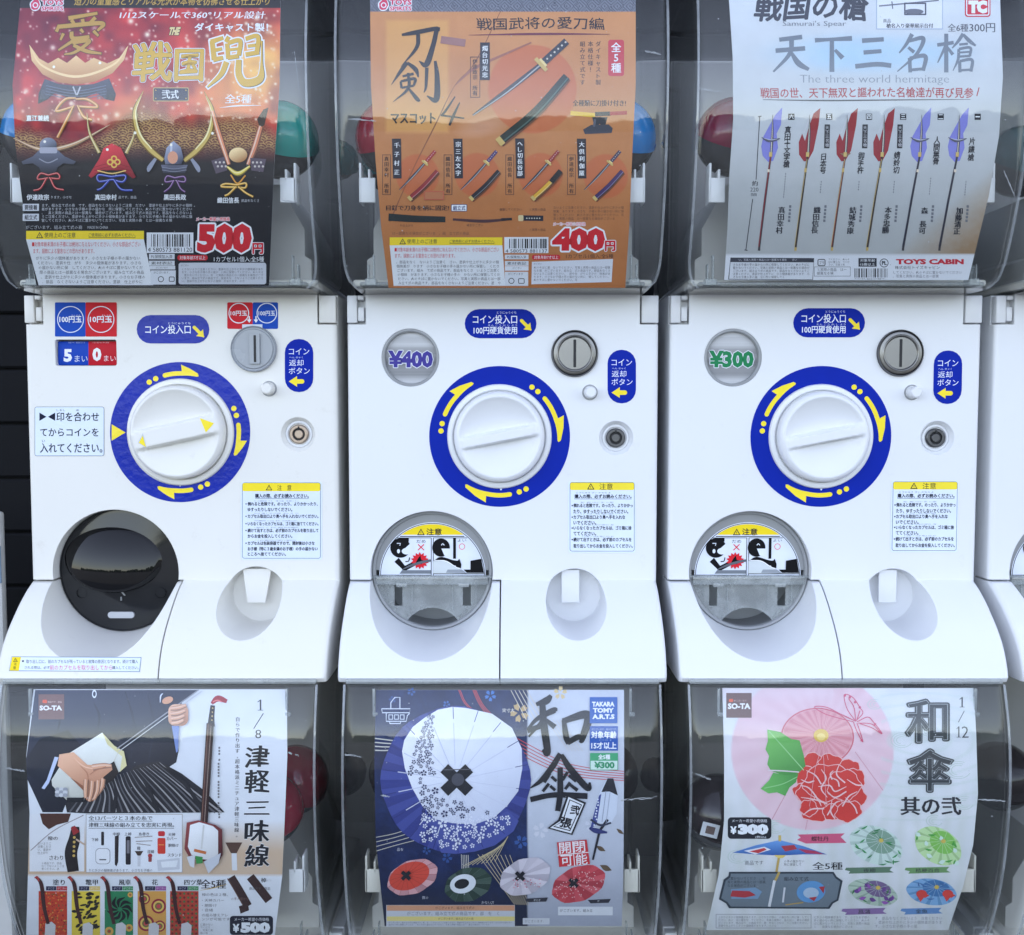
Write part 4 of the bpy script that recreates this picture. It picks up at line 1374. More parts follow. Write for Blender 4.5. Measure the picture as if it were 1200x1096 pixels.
capsule(758, 900, 0.060, 0.034, 'dark', 'dark capsule at the right of the blue parasol poster', tilt=(0.5, 0.2, 0))
capsule(1168, 905, 0.055, 0.034, 'dark', 'dark capsule at the right of the pink parasol poster', tilt=(0.5, 0.2, 0))

# neighbour at the left edge, standing a little back
nb = empty('display_cabinet', (-0.60, 0.24, GZ))
tag(nb, 'narrow white cabinet with a pale blue card, at the far left before the dark wall', 'cabinet')
x1, zt = at(0, 600, 0.16)
link('cabinet_body', box(x1 - 0.22, x1, 0.16, 0.172, GZ + 0.002, zt, 0.004, 2), mat('cabinet_paint', (0.5, 0.5, 0.49), 0.45, noise=0.06, nscale=20), nb)
a_ = at(0, 640, 0.158); b_ = at(1.5, 684, 0.158)
link('card', box(a_[0] - 0.03, b_[0], 0.1585, 0.1598, b_[1], a_[1], 0.0006, 1), mat('pale_blue_card', (0.16, 0.24, 0.34), 0.4, noise=0.2, nscale=90), nb)

# folded paper slip lying against the dark capsule of the third column
x, z = at(832, 973, -0.074)
sl_ = box(x - 0.0078, x + 0.0078, -0.0742, -0.0738, z - 0.0062, z + 0.0062, 0.0002, 1)
sl_.transform(Matrix.Translation((x, 0, z)) @ Matrix.Rotation(R(14), 4, 'Y') @ Matrix.Translation((-x, 0, -z)))
pp = link('paper_slip', sl_, mat('slip_paper', (0.62, 0.64, 0.66), 0.6, noise=0.1, nscale=200))
tag(pp, 'small white paper slip with a dark square, just left of the pink parasol poster', 'paper slip')
sl2 = box(x - 0.0038, x + 0.0042, -0.07445, -0.0743, z - 0.0034, z + 0.0036, 0, 1)
sl2.transform(Matrix.Translation((x, 0, z)) @ Matrix.Rotation(R(14), 4, 'Y') @ Matrix.Translation((-x, 0, -z)))
link('printed_square', sl2, mat('slip_print', (0.12, 0.08, 0.07), 0.6, noise=0.2, nscale=200), pp)

# scuffs and specks on the clear cases
def scuffs(root, zb, marks, specks, seed):
    cs = [o for o in root.children if o.name.split('.')[0] == 'clear_case'][0]
    rn = random.Random(seed)
    sf = case_surf(zb, -0.00015, 0.004, 0.258)
    for pts in marks:
        c = Canvas(0, 0, 1)
        (x0, y0), (x1, y1) = pts
        n = 9
        for k in range(5):
            a, b = sorted((rn.random(), rn.random()))
            a = max(0, a - .15)
            q = [(x0 + (x1 - x0) * (a + (b - a) * i / n), y0 + (y1 - y0) * (a + (b - a) * i / n) + rn.uniform(-1.2, 1.2)) for i in range(n + 1)]
            c.line(q, [rn.uniform(.15, .8) for _ in q], (170, 174, 178))
        c.build('scuff_mark', sf, VINYL, cs, yoff=0.0)
    c = Canvas(0, 0, 1)
    x0, x1, y0, y1 = specks
    for k in range(46):
        a, b, r_ = rn.uniform(x0, x1), rn.uniform(y0, y1), rn.choice([.28, .35, .45, .7])
        c.ell(a, b, r_, r_ * rn.uniform(.6, 1), (186, 190, 194), n=7, lay=0.5)
    o = c.build('dust', sf, VINYL, cs, yoff=0.0)
    o['kind'] = 'stuff'
scuffs(mA, UP0, [((345, 60), (352, 118)), ((330, 235), (356, 238))], (20, 360, 6, 330), 1)
scuffs(mB, UP0, [((408, 139), (442, 142)), ((756, 60), (776, 64))], (400, 780, 6, 330), 2)
scuffs(mC, UP0, [((818, 104), (850, 108)), ((1176, 200), (1190, 232))], (825, 1190, 6, 330), 3)
scuffs(mL[0], LO0, [((338, 882), (352, 886)), ((8, 900), (32, 904))], (10, 370, 812, 1090), 4)
scuffs(mL[1], LO0, [((728, 938), (773, 934)), ((404, 884), (424, 887)), ((446, 932), (460, 934))], (402, 772, 812, 1090), 5)
scuffs(mL[2], LO0, [((1146, 937), (1184, 939)), ((814, 906), (834, 914))], (800, 1180, 812, 1090), 6)

# ------------------------------------------------------------------ posters inside the cases
INS = 0.0058
SU, SLO = case_surf(UP0, INS, 0.004, 0.2575), case_surf(LO0, INS, 0.004, 0.2575)
def poster(c, surf, label):
    o = c.build('display_poster', surf, PRINT, None, yoff=0.0, thick=0.0004)
    tag(o, label, 'poster', 'posters in the clear cases')
    return o
def vnoise(X, Y, cell, seed):
    rs = np.random.RandomState(seed)
    G = rs.rand(80, 80)
    x, y = X / cell + 7, Y / cell + 9
    i, j = np.floor(x).astype(int), np.floor(y).astype(int)
    u, v = x - i, y - j
    u, v = u * u * (3 - 2 * u), v * v * (3 - 2 * v)
    i, j = i % 79, j % 79
    return (G[j, i] * (1 - u) + G[j, i + 1] * u) * (1 - v) + (G[j + 1, i] * (1 - u) + G[j + 1, i + 1] * u) * v
def lerp3(a, b, t):
    return [a[k] + (b[k] - a[k]) * t for k in range(3)]
def wob(amt, fx=3.1, fy=4.3):
    return lambda X, Y, W, H: (X + amt * np.sin(Y / H * fy + X / W * 2.0), Y + amt * np.sin(X / W * fx * 2 + 1))
WH = (236, 238, 242)

def caution_block(c, x0, y0, x1, ym, y1, sk, seed, red=(200, 40, 50)):
    c.poly([(x0, ym), (x1, ym), (x1 + sk * .75, y1), (x0 + sk, y1)], (224, 226, 230))
    c.rect(x0, y0, x1, ym, (244, 214, 44))
    w_ = x1 - x0
    warn_tri(c, x0 + .115 * w_, (y0 + ym) / 2, (ym - y0) * .72, INK, (244, 214, 44))
    c.t('使用上のご注意', x0 + .155 * w_, y0 + 6, x0 + .42 * w_, ym - 6, INK, bold=.012)
    c.t('ご使用前に必ずお読みください。', x0 + .53 * w_, y0 + 8, x0 + .93 * w_, ym - 9, INK)
    c.rect(x0 + .53 * w_, ym - 7, x0 + .93 * w_, ym - 5.6, INK)
    h = (y1 - ym)
    s_ = lambda k: sk * k
    c.t('■対象年齢未満のお子様には絶対に与えないでください。小さな部品がござい', x0 + .04 * w_ + s_(.1), ym + h * .05, x0 + .97 * w_, ym + h * .16, red)
    c.t('ます。誤飲による窒息などの恐れがあります。', x0 + .04 * w_ + s_(.2), ym + h * .20, x0 + .58 * w_, ym + h * .31, red)
    for r_ in range(6):
        yy = ym + h * (.37 + r_ * .103)
        c.micro(x0 + .045 * w_ + s_(.35 + r_ * .1), yy, x0 + .96 * w_ + s_(.3 + r_ * .07), yy + h * .085, 1, (70, 70, 78), fill=.7, seed=seed + r_)
def toys_logo(c, x, y):
    P = (216, 60, 96)
    c.curve([(x + 4, y + 24), (x + 2, y + 8), (x + 16, y - 6), (x + 20, y - 16), (x + 30, y), (x + 35, y + 14), (x + 26, y + 30), (x + 12, y + 32), (x + 4, y + 24)], 6, WH)
    c.poly([(x + 4, y + 26), (x + 3, y + 8), (x + 15, y - 5), (x + 20, y - 16), (x + 31, y), (x + 35, y + 14), (x + 26, y + 30), (x + 12, y + 32)], P)
    c.ell(x + 19, y + 15, 10, 10, WH, n=20); c.ell(x + 19, y + 15, 6.5, 6.5, P, n=16)
    c.t('TOYS', x + 40, y - 6, x + 117, y + 14, P, bold=.045, outline=(WH, 2.6, 8))
    c.t('SPIRITS', x + 40, y + 19, x + 117, y + 34, P, bold=.035, outline=(WH, 2.2, 8))

# ---- 1: helmets
def poster_helmets():
    c = Canvas(0, 0, 1 / 3)
    rs = np.random.RandomState(3)
    sp = [(rs.uniform(50, 980), rs.uniform(20, 430) ** 1.0, rs.choice([2.5, 3.5, 5, 8], p=[.5, .3, .15, .05]), rs.uniform(.5, 1)) for _ in range(330)]
    def bgf(X, Y):
        n = vnoise(X, Y, 90, 1) * .6 + vnoise(X, Y, 32, 2) * .4
        col = lerp3((92, 12, 40), (216, 48, 52), np.clip(n * 1.5 - .25, 0, 1))
        for gx, gy, r_, k, cc in ((890, 240, 170, .95, (255, 206, 110)), (760, 330, 110, .6, (255, 170, 90)), (470, 400, 100, .6, (250, 190, 100)), (330, 260, 170, .5, (226, 90, 70)), (640, 60, 160, .35, (220, 80, 60)), (120, 90, 130, .45, (112, 40, 70))):
            g = np.exp(-((X - gx) ** 2 + (Y - gy) ** 2) / r_ ** 2) * k * (.6 + .7 * n)
            col = [col[i] + (cc[i] - col[i]) * np.clip(g, 0, 1) for i in range(3)]
        # wave scales, gold on dark
        R_ = 27.0
        pat = np.zeros_like(X)
        for k in range(14):
            cy = 392 + k * 13.5
            cx0 = (k % 2) * R_
            dx = (X - cx0 + R_) % (2 * R_) - R_
            d = np.hypot(dx, Y - cy)
            ins = (d < R_) & (Y <= cy)
            s_ = np.where((d % 8.6) > 4.9, 1.0, 0.12)
            pat = np.where(ins, s_, pat)
        edge = 425 + 40 * np.sin(X / 150.0 + .4) - 26 * np.sin(X / 61.0)
        fade = np.clip((Y - edge) / 50, 0, 1) * np.clip((575 - Y) / 60, 0, 1)
        col = lerp3(col, (60, 30, 34), fade * .75)
        col = lerp3(col, (214, 172, 104), fade * pat * .85)
        dk = np.clip((Y - 505) / 70, 0, 1)
        col = lerp3(col, (24, 23, 29), dk)
        dust = dk * np.clip((700 - Y) / 200, 0, 1) * np.clip(vnoise(X, Y, 70, 8) * 2 - 1, 0, 1) * .25
        col = lerp3(col, (150, 120, 110), dust)
        for a, b, r_, k in sp:
            m = (np.abs(X - a) < 4 * r_) & (np.abs(Y - b) < 4 * r_)
            if m.any():
                g = np.where(m, np.exp(-((X - a) ** 2 + (Y - b) ** 2) / (1.25 * r_) ** 2) * k, 0)
                col = lerp3(col, (255, 240, 214), np.clip(g, 0, 1))
        st = (Y < 28)
        return [np.where(st, v, q) for v, q in zip((34, 28, 30), col)]
    c.base([(-90, 84), (0, 73), (300, 44), (500, 53), (735, 82), (1005, 128)], [(-90, 990), (0, 986), (300, 983), (560, 965), (1005, 946)], -90, 1005, bgf, 1.0)
    gold, dg = (206, 166, 76), (60, 40, 24)
    c.t('迫力の重量感とリアルな光沢が本物を彷彿させる仕上がり', 260, -10, 945, 19, gold, bold=.01, shear=.18)
    toys_logo(c, 106, 4)
    c.t('1/12スケールで360°リアル設計', 420, 40, 930, 66, WH, shear=.2, serif=.6)
    c.t('THE', 590, 96, 628, 124, (232, 210, 150), bold=.06, shear=.3, outline=((60, 30, 30), 2, 6))
    c.t('ダイキャスト製！', 685, 82, 942, 111, WH, bold=.03)
    for s_, x0, y0, x1, y1 in (('戦', 468, 152, 606, 284), ('国', 618, 172, 712, 282)):
        c.t(s_, x0, y0, x1, y1, (214, 172, 62), bold=.035, outline=((40, 26, 16), 4, 10), warp=wob(3)) if False else None
        c.t(s_, x0, y0, x1, y1, (40, 26, 16), bold=.03, outline=(WH, 6, 12), warp=wob(4))
        c.t(s_, x0, y0, x1, y1, (218, 176, 66), bold=.02, warp=wob(4))
    kab = [[(8, 12, 9), (30, 4, 7)], [(10, 10, 9), (14, 46, 10)], [(14, 28, 7), (28, 25, 6)], [(12, 46, 9), (30, 42, 7)],
           [(40, 2, 8), (34, 12, 6)], [(38, 14, 8), (60, 10, 8), (58, 38, 8)], [(37, 15, 8), (39, 44, 8)], [(40, 27, 5), (58, 25, 5)], [(38, 42, 8), (58, 39, 8)],
           [(70, 6, 8), (92, 2, 8), (90, 36, 9)], [(74, 20, 6), (88, 18, 6)], [(70, 36, 8), (92, 32, 8)],
           [(36, 50, 10), (26, 74, 9), (2, 98, 3)], [(58, 46, 10), (58, 74, 12), (70, 90, 14), (96, 82, 13), (99, 50, 4), (99, 10, 3)]]
    c.brush(kab, (40, 26, 16), 726, 126, 1.98, 1.86, outline=(WH, 10))
    c.brush(kab, (218, 176, 66), 726, 126, 1.96, 1.84)
    c.rect(538, 308, 664, 357, (196, 168, 110), r=5); c.rect(541, 311, 661, 354, (46, 46, 74), r=4)
    c.t('弐式', 570, 317, 628, 348, WH, serif=.8)
    for x in (548, 654): c.ell(x, 318, 2.5, 2.5, gold, n=8); c.ell(x, 347, 2.5, 2.5, gold, n=8)
    c.t('全5種', 790, 332, 882, 364, WH, shear=.1, serif=.6)
    c.curve([(772, 379), (840, 372), (918, 371)], [1, 5, 1], WH)
    # large helmet with the gold character crest
    ai = [[(88, 2, 6), (30, 14, 9)], [(36, 18, 8), (42, 28, 6)], [(58, 16, 8), (60, 28, 6)], [(84, 12, 8), (72, 26, 6)], [(12, 30, 7), (6, 46, 7)], [(12, 34, 9), (96, 26, 9), (88, 44, 5)],
          [(20, 50, 7), (14, 66, 4)], [(36, 46, 8), (40, 62, 9), (72, 58, 7)], [(54, 40, 7), (60, 48, 5)], [(80, 44, 7), (90, 56, 5)], [(44, 64, 8), (10, 90, 4)], [(38, 72, 8), (72, 68, 8), (44, 94, 6), (22, 100, 3)], [(40, 78, 7), (66, 92, 8), (96, 98, 4)]]
    c.brush(ai, (196, 152, 72), 188, 44, 1.76, 1.48, outline=((92, 52, 30), 5))
    c.poly([(104, 158), (112, 214), (150, 262), (205, 290), (268, 298), (335, 288), (396, 258), (436, 212), (452, 160), (420, 204), (378, 224), (330, 204), (300, 222), (268, 196), (236, 222), (205, 204), (170, 224), (138, 206)], c.grad((246, 206, 150), (186, 116, 64), (270, 190), (270, 300)))
    c.curve([(104, 160), (150, 232), (268, 270), (396, 230), (450, 164)], [2, 7, 9, 7, 2], (250, 216, 160))
    c.poly([(158, 278), (206, 296), (268, 302), (330, 296), (384, 276), (408, 332), (402, 356), (372, 350), (340, 326), (300, 344), (236, 344), (196, 326), (164, 352), (134, 366), (136, 330)], c.grad((74, 76, 98), (22, 24, 36), (268, 280), (268, 350)))
    for y in (302, 312, 322, 332): c.curve([(162, y), (268, y + 18), (374, y)], 2.4, (104, 108, 136))
    for q in range(14): c.line([(150 + q * 5 - (q > 6) * 0 + (q > 6) * 160, 316), (142 + q * 5 + (q > 6) * 166, 350)], 1.6, (90, 94, 120))
    c.line([(258, 306), (270, 336)], 5, (190, 190, 200)); c.line([(284, 306), (272, 336)], 5, (190, 190, 200))
    OR = (230, 150, 62)
    for p in ([(268, 346), (230, 352), (200, 392), (262, 376)], [(268, 350), (310, 352), (344, 378), (276, 376)], [(262, 372), (238, 420), (204, 486)], [(274, 372), (296, 412), (326, 424)]):
        c.tube(p, [7, 12, 11, 9][:len(p)], OR)
    c.t('直江兼続', 93, 406, 172, 426, WH, bold=.03, outline=((60, 30, 40), 2, 6))
    # small helmets
    c.tube([(50, 488), (150, 528), (260, 510), (390, 440)], [3, 16, 16, 2], (206, 160, 116))
    c.ell(172, 512, 30, 26, c.grad((150, 156, 176), (44, 46, 60), (160, 490), (186, 536))); c.poly([(118, 552), (140, 530), (206, 530), (230, 552), (270, 570), (262, 580), (226, 576), (206, 590), (196, 612), (150, 612), (140, 590), (118, 576), (84, 580), (78, 570)], c.grad((104, 108, 128), (34, 36, 48), (172, 530), (172, 612)))
    c.rect(142, 520, 204, 541, (176, 176, 190), r=6); c.curve([(140, 560), (172, 574), (206, 560)], 4, (150, 152, 166))
    for p in ([(174, 618), (146, 612), (136, 632), (172, 628)], [(174, 618), (206, 612), (212, 630), (176, 628)], [(168, 628), (146, 664), (122, 672)], [(180, 628), (198, 662), (228, 670)]): c.tube(p, 7, (206, 44, 50))
    c.tube([(308, 400), (318, 470), (352, 540)], [2, 9, 14], (214, 186, 110)); c.tube([(484, 400), (470, 480), (444, 540)], [2, 9, 14], (214, 186, 110))
    c.poly([(352, 560), (366, 524), (396, 506), (428, 522), (446, 560), (480, 624), (470, 630), (432, 600), (360, 600), (324, 628), (314, 620)], c.grad((232, 64, 76), (136, 14, 34), (380, 510), (420, 620)))
    for y in (576, 588, 600): c.curve([(334, y + 14), (396, y), (462, y + 14)], 1.6, (120, 16, 30))
    c.ring(390, 572, 6, 11, (236, 190, 90)); c.ring(404, 560, 6, 11, (236, 190, 90)); c.ring(404, 582, 6, 11, (236, 190, 90)); c.ring(416, 572, 6, 11, (236, 190, 90))
    c.curve([(346, 602), (396, 612), (446, 602)], 4, (240, 200, 120))
    for p in ([(396, 624), (350, 618), (352, 640), (398, 634)], [(396, 624), (444, 620), (436, 642), (398, 634)], [(390, 634), (362, 664), (346, 670)], [(404, 634), (430, 668), (470, 672)]): c.tube(p, 8, (40, 66, 190))
    for sg in (-1, 1):
        c.curve([(612 + sg * 106, 322), (612 + sg * 136, 392), (612 + sg * 124, 470), (612 + sg * 84, 526), (612 + sg * 36, 566)], [1, 15, 21, 23, 17], (128, 96, 40))
        c.curve([(612 + sg * 106 + 1, 322), (612 + sg * 135, 392), (612 + sg * 123, 470), (612 + sg * 83, 526), (612 + sg * 36, 566)], [1, 9, 13, 15, 10], (214, 184, 100))
        c.curve([(612 + sg * 112, 340), (612 + sg * 132, 400), (612 + sg * 116, 474), (612 + sg * 76, 526)], [1, 4, 6, 4], (250, 236, 180))
        c.curve([(612 + sg * 62, 560), (612 + sg * 84, 592), (612 + sg * 88, 606)], [10, 16, 6], (150, 154, 172))
    c.poly([(580, 560), (588, 522), (612, 498), (638, 520), (648, 560), (640, 580), (584, 580)], c.grad((168, 174, 200), (50, 52, 72), (596, 510), (640, 580))); c.line([(606, 504), (604, 538)], 7, (200, 204, 220))
    c.ell(610, 556, 18, 22, (224, 160, 130)); c.poly([(566, 580), (660, 580), (650, 610), (574, 610)], c.grad((110, 112, 134), (34, 36, 50), (612, 580), (612, 610)))
    for y in (588, 598): c.curve([(570, y), (612, y + 6), (656, y)], 1.6, (150, 152, 170))
    for p in ([(616, 626), (588, 620), (582, 640), (614, 636)], [(616, 626), (648, 622), (650, 640), (618, 636)], [(612, 636), (598, 660), (578, 676)], [(622, 636), (636, 664), (652, 676)]): c.tube(p, 7, (116, 64, 140))
    c.tube([(748, 392), (770, 470), (806, 580)], [14, 22, 14], (236, 150, 110)); c.poly([(926, 386), (944, 378), (930, 440), (914, 452), (904, 420)], (70, 54, 50)); c.tube([(918, 446), (896, 520), (872, 580)], [20, 22, 14], (224, 140, 104))
    c.poly([(744, 566), (790, 552), (800, 600), (760, 612)], (90, 78, 92)); c.poly([(880, 556), (936, 560), (926, 606), (884, 600)], (90, 78, 92))
    for q in range(6): c.ell(760 + q * 7, 572 + (q % 2) * 14, 4, 4, (206, 196, 190), n=8); c.ell(890 + q * 7, 572 + (q % 2) * 14, 4, 4, (206, 196, 190), n=8)
    c.ell(838, 546, 32, 26, c.grad((255, 226, 170), (180, 120, 70), (828, 526), (850, 570))); c.tube([(800, 588), (838, 612), (880, 586)], [8, 18, 8], (240, 214, 90)); c.curve([(812, 616), (836, 646), (864, 618)], 5, (230, 160, 60))
    for p in ([(836, 652), (794, 648), (780, 658), (834, 660)], [(836, 652), (866, 646), (864, 662), (838, 660)], [(830, 660), (806, 684), (792, 690)], [(842, 660), (866, 680), (892, 694)]): c.tube(p, 8, (240, 184, 60))
    for gx, gy in ((478, 470), (748, 470), (604, 512), (380, 528), (352, 222), (190, 236), (160, 500)): c.ell(gx, gy, 5, 5, (255, 250, 236), n=10)
    for s_, x0, x1, tail in (('伊達政宗', 94, 172, 252), ('真田幸村', 334, 410, 478), ('黒田長政', 576, 654, 0), ('織田信長', 766, 842, 912)):
        c.t(s_, x0, 684 + (x0 > 700) * 12, x1, 704 + (x0 > 700) * 12, WH, bold=.02)
        if tail: c.micro(x1 + 6, 688 + (x0 > 700) * 12, tail, 700 + (x0 > 700) * 12, 1, (200, 200, 206), seed=x0)
    for y, s_ in ((717, '要接着'), (752, '組立式')):
        c.rect(80, y, 137, y + 25, (214, 216, 224)); c.t(s_, 87, y + 4, 131, y + 21, (40, 40, 50), bold=.02)
    c.micro(146, 716, 680, 782, 5, (196, 198, 206), seed=21); c.micro(90, 792, 300, 808, 1, (180, 182, 190), seed=22); c.t('MADE IN CHINA', 308, 795, 380, 805, (180, 182, 190))
    caution_block(c, 92, 812, 506, 842, 1003, 44, 40)
    c.rect(516, 818, 680, 890, (224, 226, 232)); c.barcode(532, 824, 672, 868); c.t('4 580573 881120', 520, 871, 676, 886, (30, 30, 36))
    for y0, y1, s_ in ((893, 912, 'PL保険加入済'), (917, 934, '素材表記')):
        c.rect(524, y0, 614, y1, (214, 216, 222)); c.t(s_, 532, y0 + 3, 606, y1 - 3, (40, 40, 46), bold=.01)
    c.rect(526, 935, 616, 948, (214, 216, 222)); c.micro(548, 938, 596, 946, 1, (50, 50, 56)); c.rect(530, 951, 618, 1001, (214, 216, 222)); c.micro(540, 954, 606, 964, 1, (50, 50, 56)); c.ring(566, 982, 8, 10.5, (50, 50, 56)); c.frame(594, 973, 614, 991, 2.5, (50, 50, 56), 4)
    c.t('メーカー希望小売価格', 690, 764, 808, 777, (226, 60, 66), bold=.02, outline=(WH, 1.6, 6))
    c.t('500', 692, 786, 884, 890, (206, 32, 44), bold=.065, shear=.03, outline=(WH, 6, 12)); c.t('円', 889, 856, 924, 892, (206, 32, 44), bold=.05, outline=(WH, 4, 10))
    c.rect(624, 897, 730, 916, (200, 40, 50), r=8); c.t('対象年齢7才以上', 632, 900, 722, 913, WH, bold=.01)
    c.t('1カプセル1個入:全5種', 752, 902, 928, 921, WH, bold=.008)
    c.rect(628, 924, 936, 1000, (200, 202, 210), r=8); c.micro(636, 930, 668, 938, 1, (60, 60, 70)); c.micro(638, 942, 928, 994, 5, (96, 98, 106), seed=60)
    return poster(c, SU, 'red and gold poster of samurai helmets turning black below, price 500')

# ---- 2: swords
def sword(c, tip, guard, butt, wd, hilt):
    t_, g, b = np.array(tip), np.array(guard), np.array(butt)
    mid = (t_ + g) / 2 + np.array((4, 3)) * wd / 32
    c.curve([tuple(t_), tuple(mid), tuple(g)], [wd * .35, wd, wd], (62, 60, 68)); c.curve([tuple(t_ + (1, 1)), tuple(mid + (wd * .2, wd * .2)), tuple(g)], [wd * .1, wd * .26, wd * .26], (176, 174, 176))
    c.line([tuple(g), tuple(b)], wd * 1.5, hilt)
    n = 7
    for i in range(n):
        p = g + (b - g) * (i + .7) / n
        c.ell(p[0], p[1], wd * .22, wd * .22, (208, 200, 188), n=6)
    d = (b - g) / np.linalg.norm(b - g); q = np.array((-d[1], d[0]))
    c.line([tuple(g - q * wd * 1.7), tuple(g + q * wd * 1.7)], wd * .8, (206, 176, 104))
    c.line([tuple(g + d * wd * .6 - q * wd), tuple(g + d * wd * .6 + q * wd)], wd * .5, (230, 206, 140))
def sheath(c, a, b, wd, col, bend=6, tipc=None, hi=None):
    a, b = np.array(a), np.array(b)
    m = (a + b) / 2 + np.array((bend, bend))
    c.curve([tuple(a + (3, 5)), tuple(m + (3, 5)), tuple(b + (3, 5))], [wd, wd, wd * .9], (112, 66, 44))
    c.curve([tuple(a), tuple(m), tuple(b)], [wd, wd, wd * .9], mixc(col, (6, 6, 10), .45))
    c.curve([tuple(a - (1, 1)), tuple(m - (wd * .08, wd * .08)), tuple(b - (1, 1))], [wd * .66, wd * .66, wd * .6], col)
    d = (m - a) / np.linalg.norm(m - a); q = np.array((d[1], -d[0]))
    c.curve([tuple(a + d * 4 - q * wd * .25), tuple(m - q * wd * .25), tuple(b - q * wd * .25)], wd * .16, hi or mixc(col, (255, 255, 255), .35))
    if tipc: c.line([tuple(a - d * wd * .2), tuple(a + d * wd * .45)], wd * 1.04, tipc)
def poster_swords():
    c = Canvas(400, 0, 1 / 3)
    def bgf(X, Y):
        n = vnoise(X, Y, 120, 11) * .5 + vnoise(X, Y, 22, 12) * .3 + vnoise(X, Y, 6, 13) * .2
        col = lerp3((208, 144, 92), (178, 110, 60), np.clip(Y / 1000 + (n - .5) * .35, 0, 1))
        p = (X > 155) & (X < 378) & (Y > 70) & (Y < 468)
        yel = np.clip(np.minimum(np.minimum(X - 150, 384 - X), np.minimum(Y - 64, 474 - Y)) / 14, 0, 1) * .65
        col = lerp3(col, (222, 166, 92), yel)
        # splintered light patch
        col = lerp3(col, (206, 150, 116), np.clip(1 - ((X - 500) / 110) ** 2 - ((Y - 445 + .2 * (X - 500)) / 42) ** 2, 0, 1) * .9)
        for cx, cy, r_ in ((672, 314, 158), (268, 618, 78), (478, 616, 80), (700, 616, 80), (930, 620, 80)):
            d = np.hypot(X - cx, Y - cy)
            col = lerp3(col, (198, 96, 58), np.clip((r_ - d) / 5, 0, 1) * .62)
        top = Y < 40
        dm = (np.abs(((X + 20) % 44) - 22) + np.abs((Y % 44) - 22))
        dia = np.where((dm % 11) < 4, 1.0, 0.0)
        tc = lerp3((124, 126, 138), (72, 74, 86), dia)
        return [np.where(top, a, b) for a, b in zip(tc, col)]
    c.base([(-90, 112), (0, 101), (300, 104), (560, 120), (800, 140), (1012, 166)], [(-90, 1036), (0, 1035), (300, 1035), (560, 1022), (800, 1012), (1012, 998)], -90, 1012, bgf, 1.3)
    toys_logo(c, 130, 4)
    ink = (34, 32, 40)
    # cracks
    c.curve([(560, 40), (470, 220), (400, 300), (330, 440), (250, 600), (170, 780)], [2, 3, 1.5, 4, 2, 4], (136, 84, 60))
    c.curve([(400, 300), (470, 240), (600, 180), (668, 150)], [3, 10, 7, 5], (164, 104, 84))
    c.line([(350, 140), (436, 152)], 26, (156, 112, 108))
    c.t('戦国武将の愛刀編', 478, 62, 926, 104, ink, shear=-.12, warp=wob(2.5), bold=.006)
    c.curve([(448, 124), (700, 120), (944, 121)], [1.5, 8, 1.5], (112, 44, 62))
    kat = [[(6, 18, 6), (40, 12, 11), (92, 2, 10), (94, 8, 7)], [(91, 6, 11), (82, 46, 12), (66, 92, 14), (48, 84, 2)], [(46, 16, 10), (42, 50, 9), (4, 98, 1)]]
    c.brush(kat, ink, 204, 98, 1.44, 1.40)
    ken = [[(34, 6, 8), (20, 26, 8), (0, 58, 1)], [(34, 6, 6), (52, 22, 10), (58, 40, 3)], [(24, 38, 5), (48, 32, 6)], [(20, 50, 5), (22, 66, 6)], [(20, 50, 5), (50, 44, 7), (48, 60, 5)], [(22, 65, 5), (48, 60, 5)], [(36, 30, 6), (36, 66, 7), (4, 98, 1)], [(38, 68, 5), (56, 92, 9), (62, 94, 2)],
           [(76, 18, 8), (74, 62, 6), (70, 76, 2)], [(94, 2, 6), (98, 40, 11), (96, 92, 13), (76, 84, 2)]]
    c.brush(ken, ink, 176, 212, 1.64, 1.50)
    c.t('マスコット', 175, 398, 330, 436, ink, bold=.018, serif=.8)
    c.brush([[(64, 2, 4), (30, 50, 8), (14, 66, 6)], [(14, 64, 7), (96, 74, 5)], [(80, 22, 4), (56, 70, 10), (44, 98, 7)]], ink, 336, 338, 1.0, 1.06)
    c.rect(488, 150, 522, 282, (38, 36, 48)); c.vt('燭台切光忠', 505, 160, 276, 21, WH, serif=.4)
    c.frame(453, 200, 488, 344, 2.2, (96, 66, 56)); c.vt('伊達政宗　所有', 470, 208, 338, 18, (60, 46, 46), serif=.3)
    sword(c, (462, 406), (702, 228), (792, 146), 17, (48, 52, 66))
    sheath(c, (556, 500), (792, 270), 30, (24, 38, 36), 9, (206, 176, 104), (70, 96, 92))
    for x, s_ in ((903, 'ダイキャスト製'), (876, '本格仕様！'), (848, '組み立て式です')): c.vt(s_, x, 144, 144 + len(s_) * 22.5, 20, (66, 52, 50), serif=.3)
    c.rect(938, 140, 994, 268, (198, 56, 70), r=9); c.vt('全5種', 966, 150, 258, 36, WH, bold=.015)
    c.t('全種類に刀掛け付き!', 814, 352, 1000, 374, ink, serif=.5)
    c.line([(806, 398), (892, 406)], 15, (226, 186, 60)); c.line([(892, 402), (946, 400)], 15, (36, 36, 46)); c.line([(944, 400), (1004, 397)], 13, (170, 40, 48))
    c.poly([(882, 412), (936, 412), (926, 450), (908, 436), (890, 452)], (46, 46, 58)); c.poly([(878, 440), (940, 438), (954, 452), (950, 468), (856, 472), (850, 456)], (60, 62, 76)); c.line([(892, 420), (888, 446)], 8, (90, 92, 108))
    data = ((0, '千子村正', '真田幸村　所有', (170, 44, 52), (150, 50, 52), (150, 50, 52)), (216, '宗三左文字', '織田信長　所有', (72, 50, 110), (40, 38, 44), (40, 38, 44)), (433, 'へし切長谷部', '織田信長　所有', (156, 50, 56), (224, 172, 60), (30, 30, 36)), (650, '大倶利伽羅', '伊達政宗　所有', (66, 58, 84), (66, 46, 96), (66, 46, 96)))
